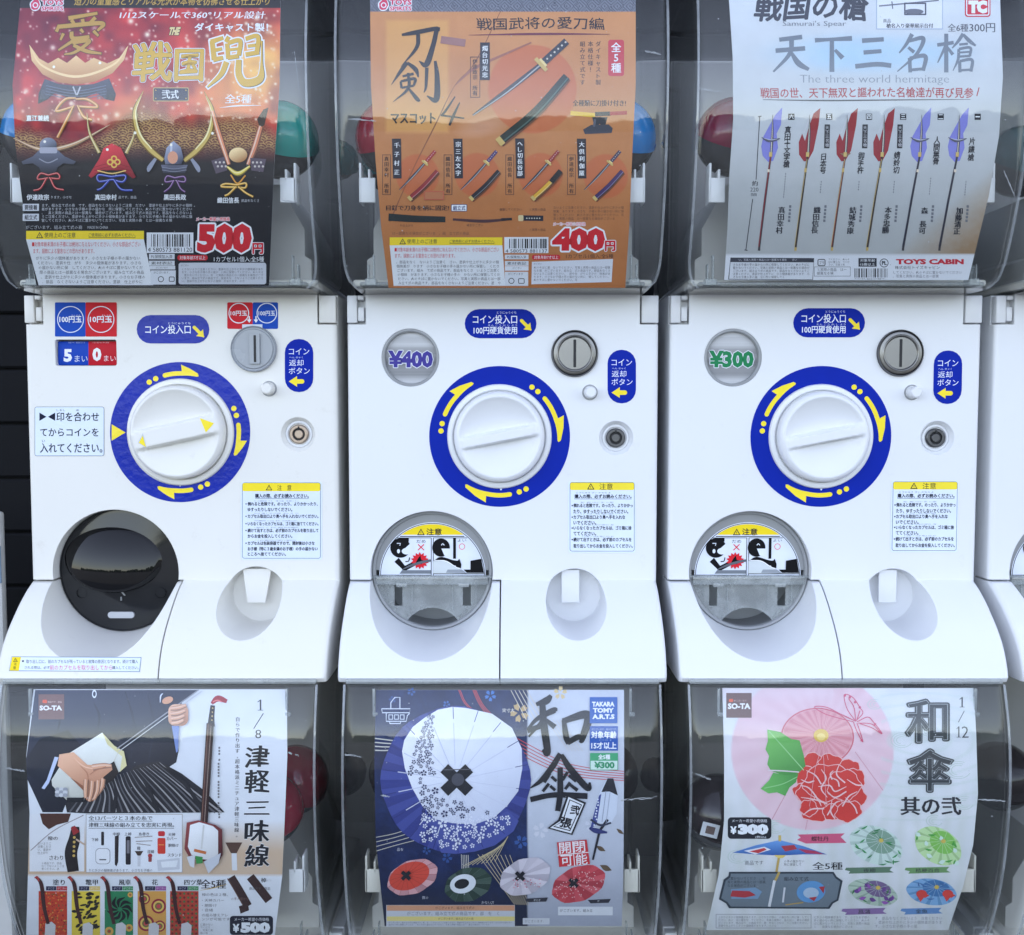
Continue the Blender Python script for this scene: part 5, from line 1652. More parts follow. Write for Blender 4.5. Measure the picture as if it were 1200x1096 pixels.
    for i, (dx, nm, ow, hc, sc1, sc2) in enumerate(data):
        dx2 = dx + [0, 0, 0, 0][i]
        x0 = 178 + dx2
        c.poly([(x0, 488), (x0 + 32, 488), (x0 + 34, 628), (x0 + 4, 628)], (38, 36, 48)); c.vt(nm, x0 + 17, 496, 622, 20, WH, serif=.4)
        c.frame(x0 - 34, 544, x0 - 4, 686, 2.2, (96, 66, 56)); c.vt(ow, x0 - 19, 550, 682, 17, (50, 40, 42), serif=.3)
        sword(c, (x0 + 26, 668), (x0 + 116, 574), (x0 + 152, 532), 8, hc)
        sheath(c, (x0 + 62, 700), (x0 + 160, 602), 17, sc1, 2.5, (206, 180, 110))
        if sc1 != sc2: c.line([(x0 + 126, 642), (x0 + 160, 602)], 18, sc2)
    c.rect(290, 672, 362, 704, (182, 116, 78)); c.t('CASTLE', 296, 676, 356, 686, (206, 130, 100)) if False else c.frame(292, 674, 360, 703, 2, (196, 84, 66), 2)
    c.t('目釘で刀身を柄に固定!', 158, 722, 378, 741, ink, serif=.5)
    c.rect(386, 719, 442, 744, (60, 70, 110), r=3); c.rect(388, 721, 440, 742, WH, r=2); c.t('組立式', 393, 724, 436, 740, (60, 70, 120), bold=.02)
    c.curve([(166, 764), (260, 770), (366, 772)], [26, 24, 20], (32, 38, 38)); c.curve([(392, 772), (500, 778), (598, 771)], [8, 11, 7], (76, 48, 52)); c.line([(562, 772), (600, 771)], 9, (40, 36, 40))
    c.line([(630, 767), (710, 768)], 19, (36, 38, 50)); c.rect(622, 757, 640, 778, (214, 196, 150), r=4)
    for q in range(6): c.ell(652 + q * 9, 768, 2.6, 2.6, (206, 200, 190), n=6)
    for x, y, w_ in ((205, 788, 50), (440, 787, 60), (660, 803, 62), (556, 732, 80), (660, 732, 66)): c.micro(x, y, x + w_, y + 11, 1, (70, 50, 46), seed=x)
    c.micro(745, 724, 992, 776, 4, (96, 66, 52), fill=.45, seed=71); c.micro(178, 814, 450, 828, 1, (110, 74, 58), fill=.5, seed=72)
    caution_block(c, 170, 835, 566, 863, 1006, 14, 80)
    c.rect(573, 834, 728, 890, (224, 226, 232)); c.barcode(590, 840, 722, 874, 9); c.t('4 580573 881137', 577, 877, 724, 889, (30, 30, 36))
    for y0, y1, s_ in ((896, 912, 'PL保険加入済'), (918, 935, '素材表記')):
        c.rect(575, y0, 658, y1, (214, 216, 222)); c.t(s_, 583, y0 + 3, 650, y1 - 3, (40, 40, 46))
    c.rect(575, 936, 658, 952, (220, 222, 228)); c.micro(602, 939, 632, 948, 1, (60, 60, 66)); c.rect(575, 956, 657, 1006, (214, 216, 222)); c.micro(586, 959, 646, 969, 1, (60, 60, 66)); c.ring(598, 988, 8, 10.5, (50, 50, 56)); c.frame(622, 979, 644, 998, 2.5, (50, 50, 56), 4)
    c.t('メーカー希望小売価格', 745, 782, 858, 794, (226, 60, 66), bold=.02, outline=(WH, 1.6, 6))
    c.t('400', 740, 802, 926, 884, (206, 30, 42), bold=.065, shear=.03, outline=(WH, 6, 12)); c.t('円', 928, 848, 962, 882, (206, 30, 42), bold=.05, outline=(WH, 4, 10))
    c.rect(670, 896, 770, 914, (200, 40, 50), r=8); c.t('対象年齢7才以上', 678, 899, 762, 911, WH, bold=.01)
    c.t('1カプセル1個入:全5種', 790, 893, 956, 909, (60, 40, 36))
    c.poly([(670, 921), (955, 911), (950, 992), (668, 1000)], (214, 216, 224)); c.micro(676, 924, 706, 932, 1, (60, 60, 70)); c.micro(676, 936, 946, 990, 5, (100, 102, 110), seed=95)
    return poster(c, SU, 'orange brown poster of samurai swords and sheaths, price 400')

# ---- 3: spears
def poster_spears():
    c = Canvas(800, 0, 1 / 3)
    def bgf(X, Y):
        n = vnoise(X, Y, 100, 31) * .7 + vnoise(X, Y, 10, 32) * .3
        col = lerp3((214, 218, 224), (176, 178, 178), np.clip(Y / 800 + (n - .5) * .15, 0, 1))
        b = np.exp(-(((X - 660) / 330) ** 2 + ((Y - 190) / 66) ** 2) ** 2) * (.75 + .5 * (n - .5))
        col = lerp3(col, (176, 206, 228), np.clip(b, 0, 1))
        br = np.clip((X + Y * 1.2 - 1800) / 300, 0, 1) * (Y < 893)
        col = lerp3(col, (150, 118, 84), np.clip(br * (.7 + .6 * n), 0, .85))
        wh = np.clip((Y - 892) / 6, 0, 1)
        return lerp3(col, (220, 222, 228), wh)
    c.base([(-90, 158), (0, 163), (200, 176), (420, 178), (620, 164), (800, 158), (985, 146)], [(-90, 1116), (0, 1116), (270, 1126), (480, 1112), (690, 1076), (985, 1004)], -90, 985, bgf, 2.0)
    g, dk = (110, 116, 126), (40, 42, 52)
    c.t('戦国の槍', 252, -22, 650, 70, (62, 64, 76), bold=.03, shear=.05, warp=wob(4))
    c.t("Samurai's Spear", 352, 74, 574, 97, (110, 114, 124), serif=.5)
    c.rect(680, -40, 915, 104, (168, 180, 200)); c.rect(683, -40, 912, 101, (226, 228, 234))
    c.line([(690, 22), (900, 2)], 5, (120, 122, 134)); c.line([(735, 6), (738, 32)], 4, (110, 112, 124)); c.frame(778, 10, 856, 54, 5, (84, 86, 98), 2); c.ell(812, 42, 34, 10, (110, 112, 124))
    c.t('穂先', 704, 66, 736, 84, dk, serif=.3) if False else c.micro(704, 66, 736, 82, 1, dk, seed=4)
    c.t('槍名入り豪華展示台付', 716, 83, 880, 99, dk, serif=.4)
    c.t('TC', 1001, -12, 1072, 52, WH, bold=.07) if False else None
    c.rect(992, -22, 1082, 60, (206, 44, 62), r=10); c.rect(999, 0, 1074, 53, (206, 44, 62)); c.frame(996, -18, 1078, 56, 4, WH, 8)
    c.t('TC', 1004, 2, 1070, 48, WH, bold=.09)
    c.t('全6種', 932, 84, 1004, 112, (84, 86, 98), serif=.4); c.t('300円', 1008, 82, 1098, 114, (84, 86, 98), serif=.5)
    CH_ = {'天': [[(18, 16, 11), (80, 9, 12)], [(8, 44, 12), (88, 38, 12)], [(52, 12, 13), (46, 52, 11), (2, 98, 5)], [(50, 48, 8), (70, 76, 15), (98, 92, 9)]],
           '下': [[(2, 15, 12), (40, 13, 9), (98, 10, 13)], [(46, 14, 11), (46, 98, 13)], [(54, 40, 8), (74, 62, 13)]],
           '三': [[(20, 16, 13), (78, 12, 12)], [(24, 50, 12), (72, 46, 11)], [(2, 90, 13), (60, 84, 13), (98, 88, 13)]],
           '名': [[(48, 3, 12), (30, 28, 9), (8, 50, 4)], [(38, 20, 9), (82, 14, 12), (62, 52, 9), (2, 96, 3)], [(36, 36, 8), (54, 48, 10)], [(40, 62, 10), (42, 98, 10)], [(40, 63, 9), (88, 58, 12), (82, 94, 10)], [(42, 92, 8), (82, 89, 8)]],
           '槍': [[(2, 30, 9), (44, 24, 9)], [(25, 2, 10), (25, 98, 11)], [(24, 32, 9), (3, 74, 3)], [(28, 36, 6), (42, 54, 9)], [(68, 2, 9), (56, 20, 8), (40, 38, 3)], [(68, 4, 7), (84, 20, 10), (100, 32, 5)], [(58, 29, 6), (80, 27, 6)], [(57, 40, 7), (55, 66, 7), (42, 94, 2)], [(57, 40, 7), (86, 37, 7), (85, 58, 7)], [(58, 49, 5), (84, 47, 5)], [(57, 59, 6), (86, 57, 6)], [(59, 70, 8), (60, 98, 8)], [(59, 70, 7), (90, 67, 8), (88, 96, 8)], [(60, 93, 6), (88, 91, 6)]]}
    for ch, x0, y0, x1, y1 in (('天', 316, 118, 446, 256), ('下', 462, 122, 598, 256), ('三', 604, 124, 736, 246), ('名', 752, 116, 866, 258), ('槍', 892, 116, 1030, 258)):
        c.brush(CH_[ch], (116, 124, 136), x0, y0, (x1 - x0) / 100, (y1 - y0) / 100)
    c.t('The three world hermitage', 412, 264, 936, 300, (140, 146, 156), serif=.4)
    c.t('戦国の世、天下無双と謳われた名槍達が再び見参', 275, 308, 1024, 344, (168, 38, 46), bold=.012, shear=-.1, warp=wob(1.5)); c.line([(1042, 308), (1034, 338)], 4, (168, 38, 46))
    c.curve([(282, 351), (500, 354), (740, 352), (1012, 350)], [2, 5, 4, 1.5], (44, 40, 48))
    c.line([(271, 410), (258, 632)], 3, (50, 50, 58)); c.line([(246, 700), (222, 880)], 3, (50, 50, 58)); c.line([(265, 411), (277, 409)], 3, (50, 50, 58)); c.line([(217, 879), (228, 881)], 3, (50, 50, 58))
    c.t('約', 244, 636, 264, 654, dk, serif=.4); c.t('220', 238, 660, 266, 674, dk, serif=.4); c.t('㎜', 240, 680, 260, 690, dk)
    LIL, RED = (128, 128, 204), (150, 32, 44)
    sp = [(310, 300, 268, LIL, (134, 50, 56), 1), (440, 440, 396, RED, (52, 46, 44), 0), (572, 572, 524, RED, (134, 50, 56), 0), (702, 702, 648, RED, (52, 46, 44), 0), (834, 834, 774, LIL, (50, 50, 66), 1), (966, 966, 902, LIL, (50, 50, 66), 1)]
    for i, (x, _, xb, col, pole, cross) in enumerate(sp):
        q = x - 310
        c.poly([(350 + q, 378), (345 + q, 440), (330 + q, 470), (335 + q, 520), (318 + q, 566), (300 + q, 570), (281 + q, 548), (276 + q, 515), (284 + q, 480), (306 + q, 440), (326 + q, 404)] if cross else [(354 + q, 380), (348 + q, 440), (340 + q, 480), (330 + q, 530), (310 + q, 566), (296 + q, 568), (279 + q, 544), (278 + q, 500), (290 + q, 470), (300 + q, 496), (312 + q, 452), (330 + q, 400)], col)
        if not cross: c.curve([(296 + q, 468), (320 + q, 410), (346 + q, 372)], [2, 5, 1], (206, 204, 208))
        c.line([(x, 545), ((x + xb) / 2, 705), (xb, 880)], [7, 8, 7], (74, 60, 52) if not cross else (60, 56, 62))
        c.line([(x - 1, 550), ((x + xb) / 2 - 1, 705), (xb - 1, 868)], 4, pole)
        if not cross: c.line([(x - 3, 560), ((x + xb) / 2 - 3, 705), (xb - 3, 868)], 1.8, (206, 180, 120))
        c.curve([(x + 6, 404), (x + 5, 470), (x, 552)], [1, 8, 9], (70, 66, 76)); c.curve([(x + 5, 414), (x + 4, 470), (x, 540)], [.5, 2.5, 3], (214, 206, 190))
        if cross: c.curve([(x - 33, 484), (x - 8, 496), (x + 16, 492), (x + 32, 488)], [2, 9, 9, 2], (84, 84, 102)); c.curve([(x - 26, 487), (x, 493), (x + 24, 489)], [1, 3, 1], (190, 190, 206))
        elif i == 2: c.curve([(x - 18, 540), (x, 546), (x + 18, 540)], [2, 9, 2], (140, 110, 80))
        c.line([(x - 1, 536), (x - 2, 552)], 11, (206, 176, 104)); c.line([(x - 8, 592), (x - 9, 606)], 8, (206, 176, 104)) if not cross else c.line([(x - 8, 596), (x - 9, 606)], 8, (226, 210, 190))
        c.line([(xb + 1, 870), (xb, 882)], 8, (200, 170, 100) if not cross else (70, 66, 70))
    for k, (x, s_) in enumerate(((382, '六'), (515, '五'), (655, '四'), (775, '三'), (907, '二'), (1037, '一'))):
        c.rect(x - 11, 400, x + 11, 422, (34, 34, 44)); c.t(s_, x - 8, 403 if s_ != '一' else 409, x + 8, 419 if s_ != '一' else 413, WH, bold=.02)
    nm = [(370, 446, 590, '真田十文字槍', -6), (496, 540, 612, '日本号', -4), (628, 536, 612, '御手杵', -4), (754, 534, 612, '蜻蛉切', -4), (895, 482, 580, '人間無骨', -6), (1018, 484, 568, '片鎌槍', -6)]
    for x, y0, y1, s_, dx in nm: c.vt(s_, x, y0, y1, 27, dk, warp=wob(1.2), dx=dx, sx=.9, bold=.022)
    for x in (508, 641, 764): c.poly([(x - 9, 438), (x + 10, 438), (x + 8, 522), (x - 11, 522)], (34, 34, 44)); c.vt('天下三名槍', x, 442, 518, 14, (200, 200, 206))
    for x, y0, y1 in ((362, 612, 710), (487, 640, 690), (620, 640, 682), (744, 640, 690), (872, 628, 698), (996, 640, 698)):
        for k in range(int((y1 - y0) / 9)): c.ell(x - k * .8, y0 + k * 9, 2.2, 3, (110, 112, 120), n=5)
    ow = [(350, 728, 822, '真田幸村'), (474, 728, 822, '織田信長'), (600, 728, 824, '結城秀康'), (724, 728, 822, '本多忠勝'), (852, 730, 824, '森　長可'), (974, 730, 826, '加藤清正')]
    for x, y0, y1, s_ in ow:
        c.vt(s_, x, y0, y1, 25, dk, serif=.7, bold=.012, dx=-12)
        for k in range(5): c.rect(x + 24 - k, 722 + k * 12.5, x + 32 - k, 731 + k * 12.5, (110, 112, 120))
    c.poly([(168, 906), (462, 908), (458, 985), (160, 983)], (60, 62, 72)); c.poly([(168, 922), (460, 923), (456, 983), (163, 981)], (214, 216, 222))
    c.micro(196, 909, 400, 919, 1, (206, 208, 214), seed=2); c.micro(176, 926, 452, 980, 5, (70, 72, 82), seed=101)
    c.frame(474, 911, 502, 936, 3, (50, 52, 62), 6); c.t('プラ', 480, 918, 497, 930, dk); c.micro(512, 908, 592, 936, 3, (84, 86, 96), seed=103)
    c.frame(462, 938, 590, 972, 1.6, (110, 112, 120)); c.micro(472, 942, 580, 968, 2, (84, 86, 96), seed=104)
    c.rect(618, 908, 682, 938, (44, 46, 56)); c.t('対象年齢', 624, 911, 676, 921, WH); c.t('15歳以上', 624, 925, 676, 935, WH); c.ring(708, 925, 13, 15.5, (44, 46, 56)); c.t('PL', 700, 918, 717, 932, (44, 46, 56), bold=.04)
    c.barcode(604, 944, 722, 976, 17); c.micro(604, 977, 718, 984, 1, (60, 60, 70))
    c.t('TOYS CABIN', 750, 911, 988, 930, (196, 40, 56), bold=.055); c.t('株式会社トイズキャビン', 746, 935, 904, 947, dk, bold=.02)
    c.micro(738, 952, 980, 978, 2, (100, 102, 112), seed=106)
    return poster(c, SU, 'pale grey poster with a row of six spears, price 300')

# ---- 4: lute
def lute(c, pts, wd, body=None):
    pass
def poster_lute():
    c = Canvas(0, 780, 1 / 3)
    def bgf(X, Y):
        n = vnoise(X, Y, 60, 41)
        col = [X * 0 + 222, X * 0 + 224, X * 0 + 230]
        t = np.clip((Y - 545) / 110, 0, 1) * (Y < 738)
        col = lerp3(col, (196, 160, 124), t * .85)
        return lerp3(col, (206, 208, 214), n * .25)
    c.base([(84, 118), (320, 92), (520, 104), (740, 98), (948, 92)], [(84, 1008), (320, 1010), (560, 1000), (740, 992), (948, 966)], 84, 948, bgf, 2.4)
    nv, dk = (36, 40, 58), (30, 30, 36)
    c.poly([(124, 86), (700, 86), (640, 130), (612, 200), (628, 300), (620, 340), (560, 380), (470, 400), (300, 420), (230, 490), (220, 516), (150, 516), (96, 400), (92, 330)], c.grad((54, 60, 84), (24, 26, 40), (200, 86), (320, 420)))
    for q_ in ([(440, 90), (470, 200), (460, 330)], [(520, 100), (540, 210), (520, 350)], [(180, 110), (210, 180), (200, 240)], [(330, 130), (350, 180), (340, 230)]): c.curve(q_, [2, 9, 2], (34, 38, 56))
    c.poly([(138, 260), (240, 226), (300, 300), (250, 440), (160, 430), (96, 380), (96, 320)], (28, 32, 48))
    # striped skirt
    c.poly([(230, 486), (300, 436), (420, 400), (480, 350), (560, 336), (640, 380), (720, 440), (790, 516), (310, 520), (236, 516)], (40, 38, 44))
    for i in range(24):
        a = i / 23
        sx_, sy_ = 296 + 268 * a, 438 - 100 * a ** .75
        ex2 = 246 + 536 * a
        c.curve([(sx_, sy_), (sx_ * .55 + ex2 * .45 + 14 * math.sin(a * 9), sy_ * .5 + 514 * .5 - 10 * math.sin(a * 3.1)), (ex2, 514)], [1.5, 4.5, 6.5], (156, 152, 154) if i % 2 else (92, 90, 96))
    for q_ in ([(470, 352), (520, 420), (560, 512)], [(400, 404), (410, 450), (400, 512)], [(560, 340), (650, 410), (720, 512)]): c.curve(q_, [2, 12, 16], (34, 32, 38))
    # lute body and hands
    c.poly([(362, 234), (404, 280), (438, 300), (448, 350), (424, 370), (300, 460), (240, 474), (186, 420), (184, 400), (240, 310)], c.grad((240, 240, 234), (196, 194, 184), (300, 270), (330, 450)))
    c.poly([(362, 234), (404, 280), (438, 300), (448, 350), (424, 372), (432, 318), (380, 276)], (222, 212, 160))
    c.line([(414, 290), (700, 84)], 4, (150, 150, 158)); c.line([(420, 300), (712, 88)], 3, (196, 196, 200)); c.line([(360, 420), (420, 300)], 2, (210, 205, 190))
    c.poly([(380, 350), (404, 334), (420, 372), (400, 402), (364, 420), (360, 396)], (36, 28, 28))
    sk = (214, 156, 124)
    c.poly([(212, 310), (262, 302), (310, 346), (376, 350), (396, 346), (398, 364), (366, 390), (372, 424), (350, 454), (330, 474), (306, 470), (296, 420), (250, 390), (206, 350)], c.grad((236, 184, 152), (178, 116, 86), (260, 310), (330, 470)))
    c.poly([(250, 390), (296, 420), (300, 440), (262, 402)], (150, 94, 70))
    c.curve([(286, 350), (310, 376), (314, 410)], [1, 5, 2], (190, 130, 100)); c.curve([(262, 320), (300, 352), (350, 362)], [1, 4, 1], (244, 200, 170))
    for q_ in ((310, 462), (330, 466), (348, 448)): c.ell(q_[0], q_[1], 4, 3, (240, 206, 190), n=8)
    for p in ([(366, 396), (362, 424), (350, 446)], [(350, 402), (346, 440), (334, 468)], [(330, 404), (326, 444), (318, 474)], [(308, 398), (306, 430), (306, 462)]): c.tube(p, [18, 16, 12], (222, 164, 132), lo=.34, hi=.35)
    c.tube([(330, 356), (366, 350), (396, 350)], [24, 20, 13], (224, 168, 138), lo=.3, hi=.35)
    c.curve([(376, 352), (340, 366), (320, 380)], 3, (184, 124, 96))
    c.poly([(150, 428), (168, 400), (196, 318), (210, 320), (176, 410), (160, 432)], (196, 206, 236)); c.poly([(606, 210), (632, 210), (628, 300), (622, 304)], (120, 140, 196))
    for q in range(9): c.ell(206 + (q % 3) * 14, 432 + (q // 3) * 10, 9, 7, (206, 206, 210) if q % 2 else (160, 162, 170), n=10)
    c.poly(rrect(594, 134, 664, 210, 24, 5), c.grad((238, 188, 158), (176, 116, 88), (600, 140), (660, 210)))
    for k_, y in enumerate((148, 166, 183, 199)): c.tube([(602 + k_ * 2, y + 2), (630, y - 1), (658 - k_ * 3, y - 10)], [14, 17, 12], (224, 168, 138), lo=.32, hi=.35)
    c.ell(592, 120, 20, 12, sk, rot=-20); c.curve([(566, 128), (568, 104), (576, 96)], [2, 5, 2], (214, 220, 240)); c.ring(332, 100, 5, 8, (226, 230, 240), sy=1.8); c.rect(240, 460, 300, 476, (26, 26, 32))
    # corner logo
    c.rect(136, 101, 226, 189, (120, 86, 82)); c.rect(150, 120, 166, 132, (224, 90, 60), r=3); c.micro(168, 124, 218, 132, 1, (220, 190, 184), seed=3); c.t('SO-TA', 139, 140, 219, 158, (236, 232, 232), bold=.05)
    # standing lute
    br = (66, 38, 36)
    c.curve([(748, 140), (744, 180), (742, 214)], [16, 20, 26], (40, 30, 32)); c.curve([(744, 134), (766, 116), (798, 126)], [10, 22, 14], (160, 36, 48)); c.curve([(748, 128), (764, 122), (780, 128)], 4, (226, 120, 120))
    for q in range(4): c.ell(748 - q, 150 + q * 14, 3, 3, (190, 160, 110), n=6)
    c.line([(742, 200), (720, 550)], [26, 26], (40, 22, 24)); c.line([(740, 200), (718, 550)], [17, 17], br); c.line([(735, 204), (712, 545)], 3, (120, 84, 72)); c.line([(745, 210), (722, 545)], 1.6, (170, 150, 140))
    c.poly([(660, 548), (700, 540), (760, 556), (784, 572), (786, 660), (772, 688), (720, 684), (668, 668), (652, 640)], c.grad((150, 70, 70), (60, 20, 26), (656, 560), (784, 680)))
    c.poly([(672, 556), (704, 546), (752, 560), (770, 576), (770, 656), (758, 680), (716, 676), (676, 660), (664, 632)], c.grad((242, 242, 244), (204, 202, 202), (690, 560), (760, 680))); c.line([(686, 644), (728, 654)], 10, (196, 110, 60)); c.line([(720, 556), (712, 640)], 6, (210, 208, 206))
    c.poly([(660, 668), (690, 660), (686, 706), (672, 700)], (206, 208, 214)); c.poly([(720, 684), (780, 654), (772, 690), (736, 726)], (196, 198, 206)); c.poly([(690, 664), (716, 668), (716, 690), (694, 692)], (60, 140, 70))
    c.poly([(792, 622), (852, 622), (832, 660), (812, 660)], (84, 60, 50)); c.poly([(814, 660), (832, 660), (834, 720), (816, 720)], (214, 216, 222))
    # title
    def one(c_, x0, y0, x1, y1, col):
        m_ = x0 + (x1 - x0) * .55; w_ = (x1 - x0) * .30
        c_.line([(m_, y0), (m_, y1)], w_, col); c_.line([(m_, y0 + w_ * .2), (x0, y0 + (y1 - y0) * .22)], w_ * .5, col); c_.line([(x0, y1 - 1), (x1 + 1, y1 - 1)], w_ * .35, col)
    one(c, 906, 120, 924, 158, dk); c.line([(926, 168), (892, 222)], 3, dk); c.t('8', 898, 226, 918, 256, dk, serif=.6)
    for s_, y0, y1 in (('津', 284, 358), ('軽', 366, 446), ('三', 476, 522), ('味', 546, 620), ('線', 630, 706)):
        c.t(s_, 862, y0, 946, y1, dk, bold=.012, serif=1.6, warp=wob(2.5), outline=((236, 236, 240), 3, 8))
    c.vt('自らで作り出す、超本格派ミニチュア津軽三味線。', 836, 180, 606, 17, (60, 58, 62), serif=.3, dx=-4)
    for k in range(24): c.rect(768, 286 + k * 10.6, 774, 293 + k * 10.6, (110, 108, 112)) if k % 7 != 3 else None
    # panels
    c.rect(104, 522, 296, 724, (222, 222, 226)); c.poly([(140, 520), (250, 520), (240, 550), (200, 560), (172, 576), (150, 556)], (76, 44, 34))
    c.curve([(108, 650), (190, 580), (294, 526)], 3, (150, 140, 140)); c.curve([(266, 566), (262, 610), (250, 660), (258, 724)], [26, 40, 44, 40], (34, 28, 30)); c.curve([(256, 566), (270, 590)], [16, 26], (150, 40, 44))
    for q in range(5): c.ell(262 - q * .5, 604 + q * 16, 5, 5, (200, 166, 90), n=8)
    c.curve([(268, 610), (300, 630)], 6, (196, 170, 150))
    c.t('撥の', 168, 600, 204, 614, (90, 84, 84), serif=.3); c.t('さわり', 174, 668, 222, 684, (90, 84, 84), serif=.3); c.micro(132, 620, 184, 664, 4, (120, 116, 116), seed=7); c.micro(146, 690, 228, 720, 3, (120, 116, 116), seed=8)
    c.rect(302, 522, 642, 728, (226, 228, 234)); c.frame(302, 522, 642, 728, 2, (170, 160, 154))
    c.t('全13パーツと３本の糸で', 312, 528, 536, 544, dk, serif=.3); c.rect(312, 546, 536, 547.6, dk); c.t('津軽三味線の組み立てを忠実に再現。', 312, 552, 612, 568, dk, serif=.3); c.rect(312, 571, 612, 572.6, dk)
    c.rect(356, 584, 366, 632, (40, 34, 36), r=3); c.rect(336, 642, 388, 698, (150, 150, 158), r=14); c.rect(338, 644, 386, 696, (230, 230, 234), r=13); c.rect(350, 680, 374, 684, (90, 90, 96))
    c.poly([(404, 600), (418, 596), (416, 690), (410, 706), (404, 700)], (44, 36, 38)); c.rect(442, 600, 460, 700, (40, 34, 40), r=5); c.rect(446, 614, 456, 660, (120, 116, 122))
    for a in ((474, 604, 536, 600), (478, 618, 536, 616), (480, 626, 530, 632)): c.line([(a[0], a[1]), (a[2], a[3])], 3, (150, 140, 136))
    c.poly([(474, 652), (504, 652), (494, 668), (484, 668)], (70, 54, 46)); c.rect(484, 668, 494, 706, (206, 206, 212)); c.ell(528, 668, 8, 7, (170, 50, 56)); c.rect(522, 670, 534, 690, (150, 60, 60), r=3)
    c.rect(556, 582, 580, 600, (196, 44, 50), r=5); c.rect(554, 606, 582, 662, (206, 58, 44), r=5); c.line([(558, 630), (578, 630)], 3, (240, 150, 80)); c.poly([(552, 684), (632, 676), (632, 716), (556, 722)], (200, 202, 210)); c.poly([(566, 690), (626, 684), (620, 708), (570, 710)], (226, 228, 232))
    for x, y, s_ in ((322, 606, '下棹'), (398, 586, '中棹'), (438, 586, '上棹'), (488, 586, '糸巻き'), (482, 636, '撥'), (518, 648, '音緒'), (592, 588, '天神'), (586, 602, 'カバー'), (592, 626, '胴掛け'), (590, 660, 'スタンド')): c.t(s_, x, y, x + 12 * len(s_), y + 12, (60, 58, 62), serif=.2)
    c.micro(312, 714, 540, 726, 1, (90, 88, 92), seed=9)
    c.rect(98, 738, 990, 741, (214, 206, 200))
    # five cloth samples
    tl = [('塗り', 130, (196, 64, 40)), ('鼈甲', 246, (226, 200, 70)), ('風車', 362, (44, 128, 84)), ('花', 478, (216, 160, 80)), ('四ツ葉', 592, (180, 66, 48))]
    rn = random.Random(12)
    for i, (s_, x, col) in enumerate(tl):
        x0, x1, y0, y1 = x + 6, x + 106, 776, 948
        c.t(s_, x + 56, 752, x + 56 + 21 * len(s_), 772, dk, serif=.6)
        c.rect(x + 32, y0, x + 68, y0 + 15, (40, 40, 70)); c.rect(x + 69, y0, x1, y0 + 15, [(180, 40, 50), (220, 190, 110), (60, 140, 90), (150, 80, 150), (70, 140, 90)][i])
        c.micro(x + 38, y0 + 3, x + 62, y0 + 12, 1, (200, 200, 214)); c.micro(x + 72, y0 + 3, x1 - 4, y0 + 12, 1, (230, 220, 220))
        c.rect(x0, y0 + 17, x1, y1, col)
        if i == 0:
            for q in range(150):
                a, b = rn.uniform(x0 + 3, x1 - 3), rn.uniform(y0 + 20, y1 - 4); c.ell(a, b, rn.uniform(2, 5), rn.uniform(1.5, 3), rn.choice([(226, 110, 50), (150, 30, 34), (110, 90, 50), (214, 150, 70)]), rot=rn.uniform(0, 180), n=6, lay=2 + (q % 2))
        elif i == 1:
            for q in range(46):
                a, b = rn.uniform(x0 + 8, x1 - 8), rn.uniform(y0 + 24, y1 - 8); an = rn.uniform(-60, 10)
                c.ell(a, b, rn.uniform(7, 13), rn.uniform(3.5, 6), (40, 36, 30), rot=an, n=9, lay=2 + (q % 3))
        elif i == 2:
            for k in range(9):
                a = k * 40
                c.curve([(x0 + 54 + 8 * math.cos(R(a)), y0 + 80 + 8 * math.sin(R(a))), (x0 + 54 + 30 * math.cos(R(a + 22)), y0 + 80 + 30 * math.sin(R(a + 22))), (x0 + 54 + 46 * math.cos(R(a + 54)), y0 + 80 + 46 * math.sin(R(a + 54)))], [3, 12, 2], (24, 26, 30))
            for a, b, r_ in ((x0 + 16, y1 - 14, 15), (x1 - 14, y1 - 26, 13), (x0 + 50, y1 - 10, 9), (x1 - 10, y0 + 30, 9)): c.ring(a, b, r_ * .45, r_, (216, 164, 80)); c.ell(a, b, r_ * .3, r_ * .3, (190, 60, 44), n=12)
        elif i == 3:
            for a, b, r_ in ((x0 + 74, y0 + 70, 26), (x0 + 30, y0 + 130, 28), (x0 + 24, y0 + 44, 20), (x0 + 78, y0 + 140, 20)):
                for k, cc in ((1, (150, 40, 60)), (.74, (226, 190, 100)), (.5, (120, 110, 60)), (.28, (200, 70, 80))): c.ell(a, b, r_ * k, r_ * k, cc, n=24)
        else:
            for a in range(7):
                for b in range(11):
                    c.ell(x0 + 8 + a * 14, y0 + 26 + b * 14, 4.5, 4.5, (70, 110, 66) if (a + b) % 2 else (120, 40, 36), n=6, lay=2)
        c.poly([(x0 + 40, 908), (x0 + 62, 902), (x0 + 76, 914), (x0 + 74, 948), (x0 + 38, 948)], (206, 204, 206)) if i else c.poly([(x0 + 24, 906), (x0 + 46, 900), (x0 + 60, 912), (x0 + 58, 948), (x0 + 22, 948)], (206, 204, 206))
        c.curve([(x - 4, 742), (x + 10, 756), (x + 18, 780), (x + 26, 850), (x + 40, 908)], [9, 12, 14, 13, 12], (66, 36, 36)); c.curve([(x - 8, 746), (x + 2, 744), (x + 8, 758)], [4, 9, 6], (170, 60, 60))
    c.t('全5種', 706, 752, 794, 784, (46, 44, 52), serif=.8); c.curve([(704, 790), (750, 782), (798, 768)], [1, 3, 1], (190, 160, 90))
    for y, s_ in ((800, '棹の色は２種。'), (820, '・天神カバー'), (838, '・胴掛け'), (854, '・音緒'), (872, 'の組み替えアレ'), (886, 'ンジが可能です。')): c.t(s_, 710, y, 710 + 13 * len(s_), y + 11, (90, 86, 90))
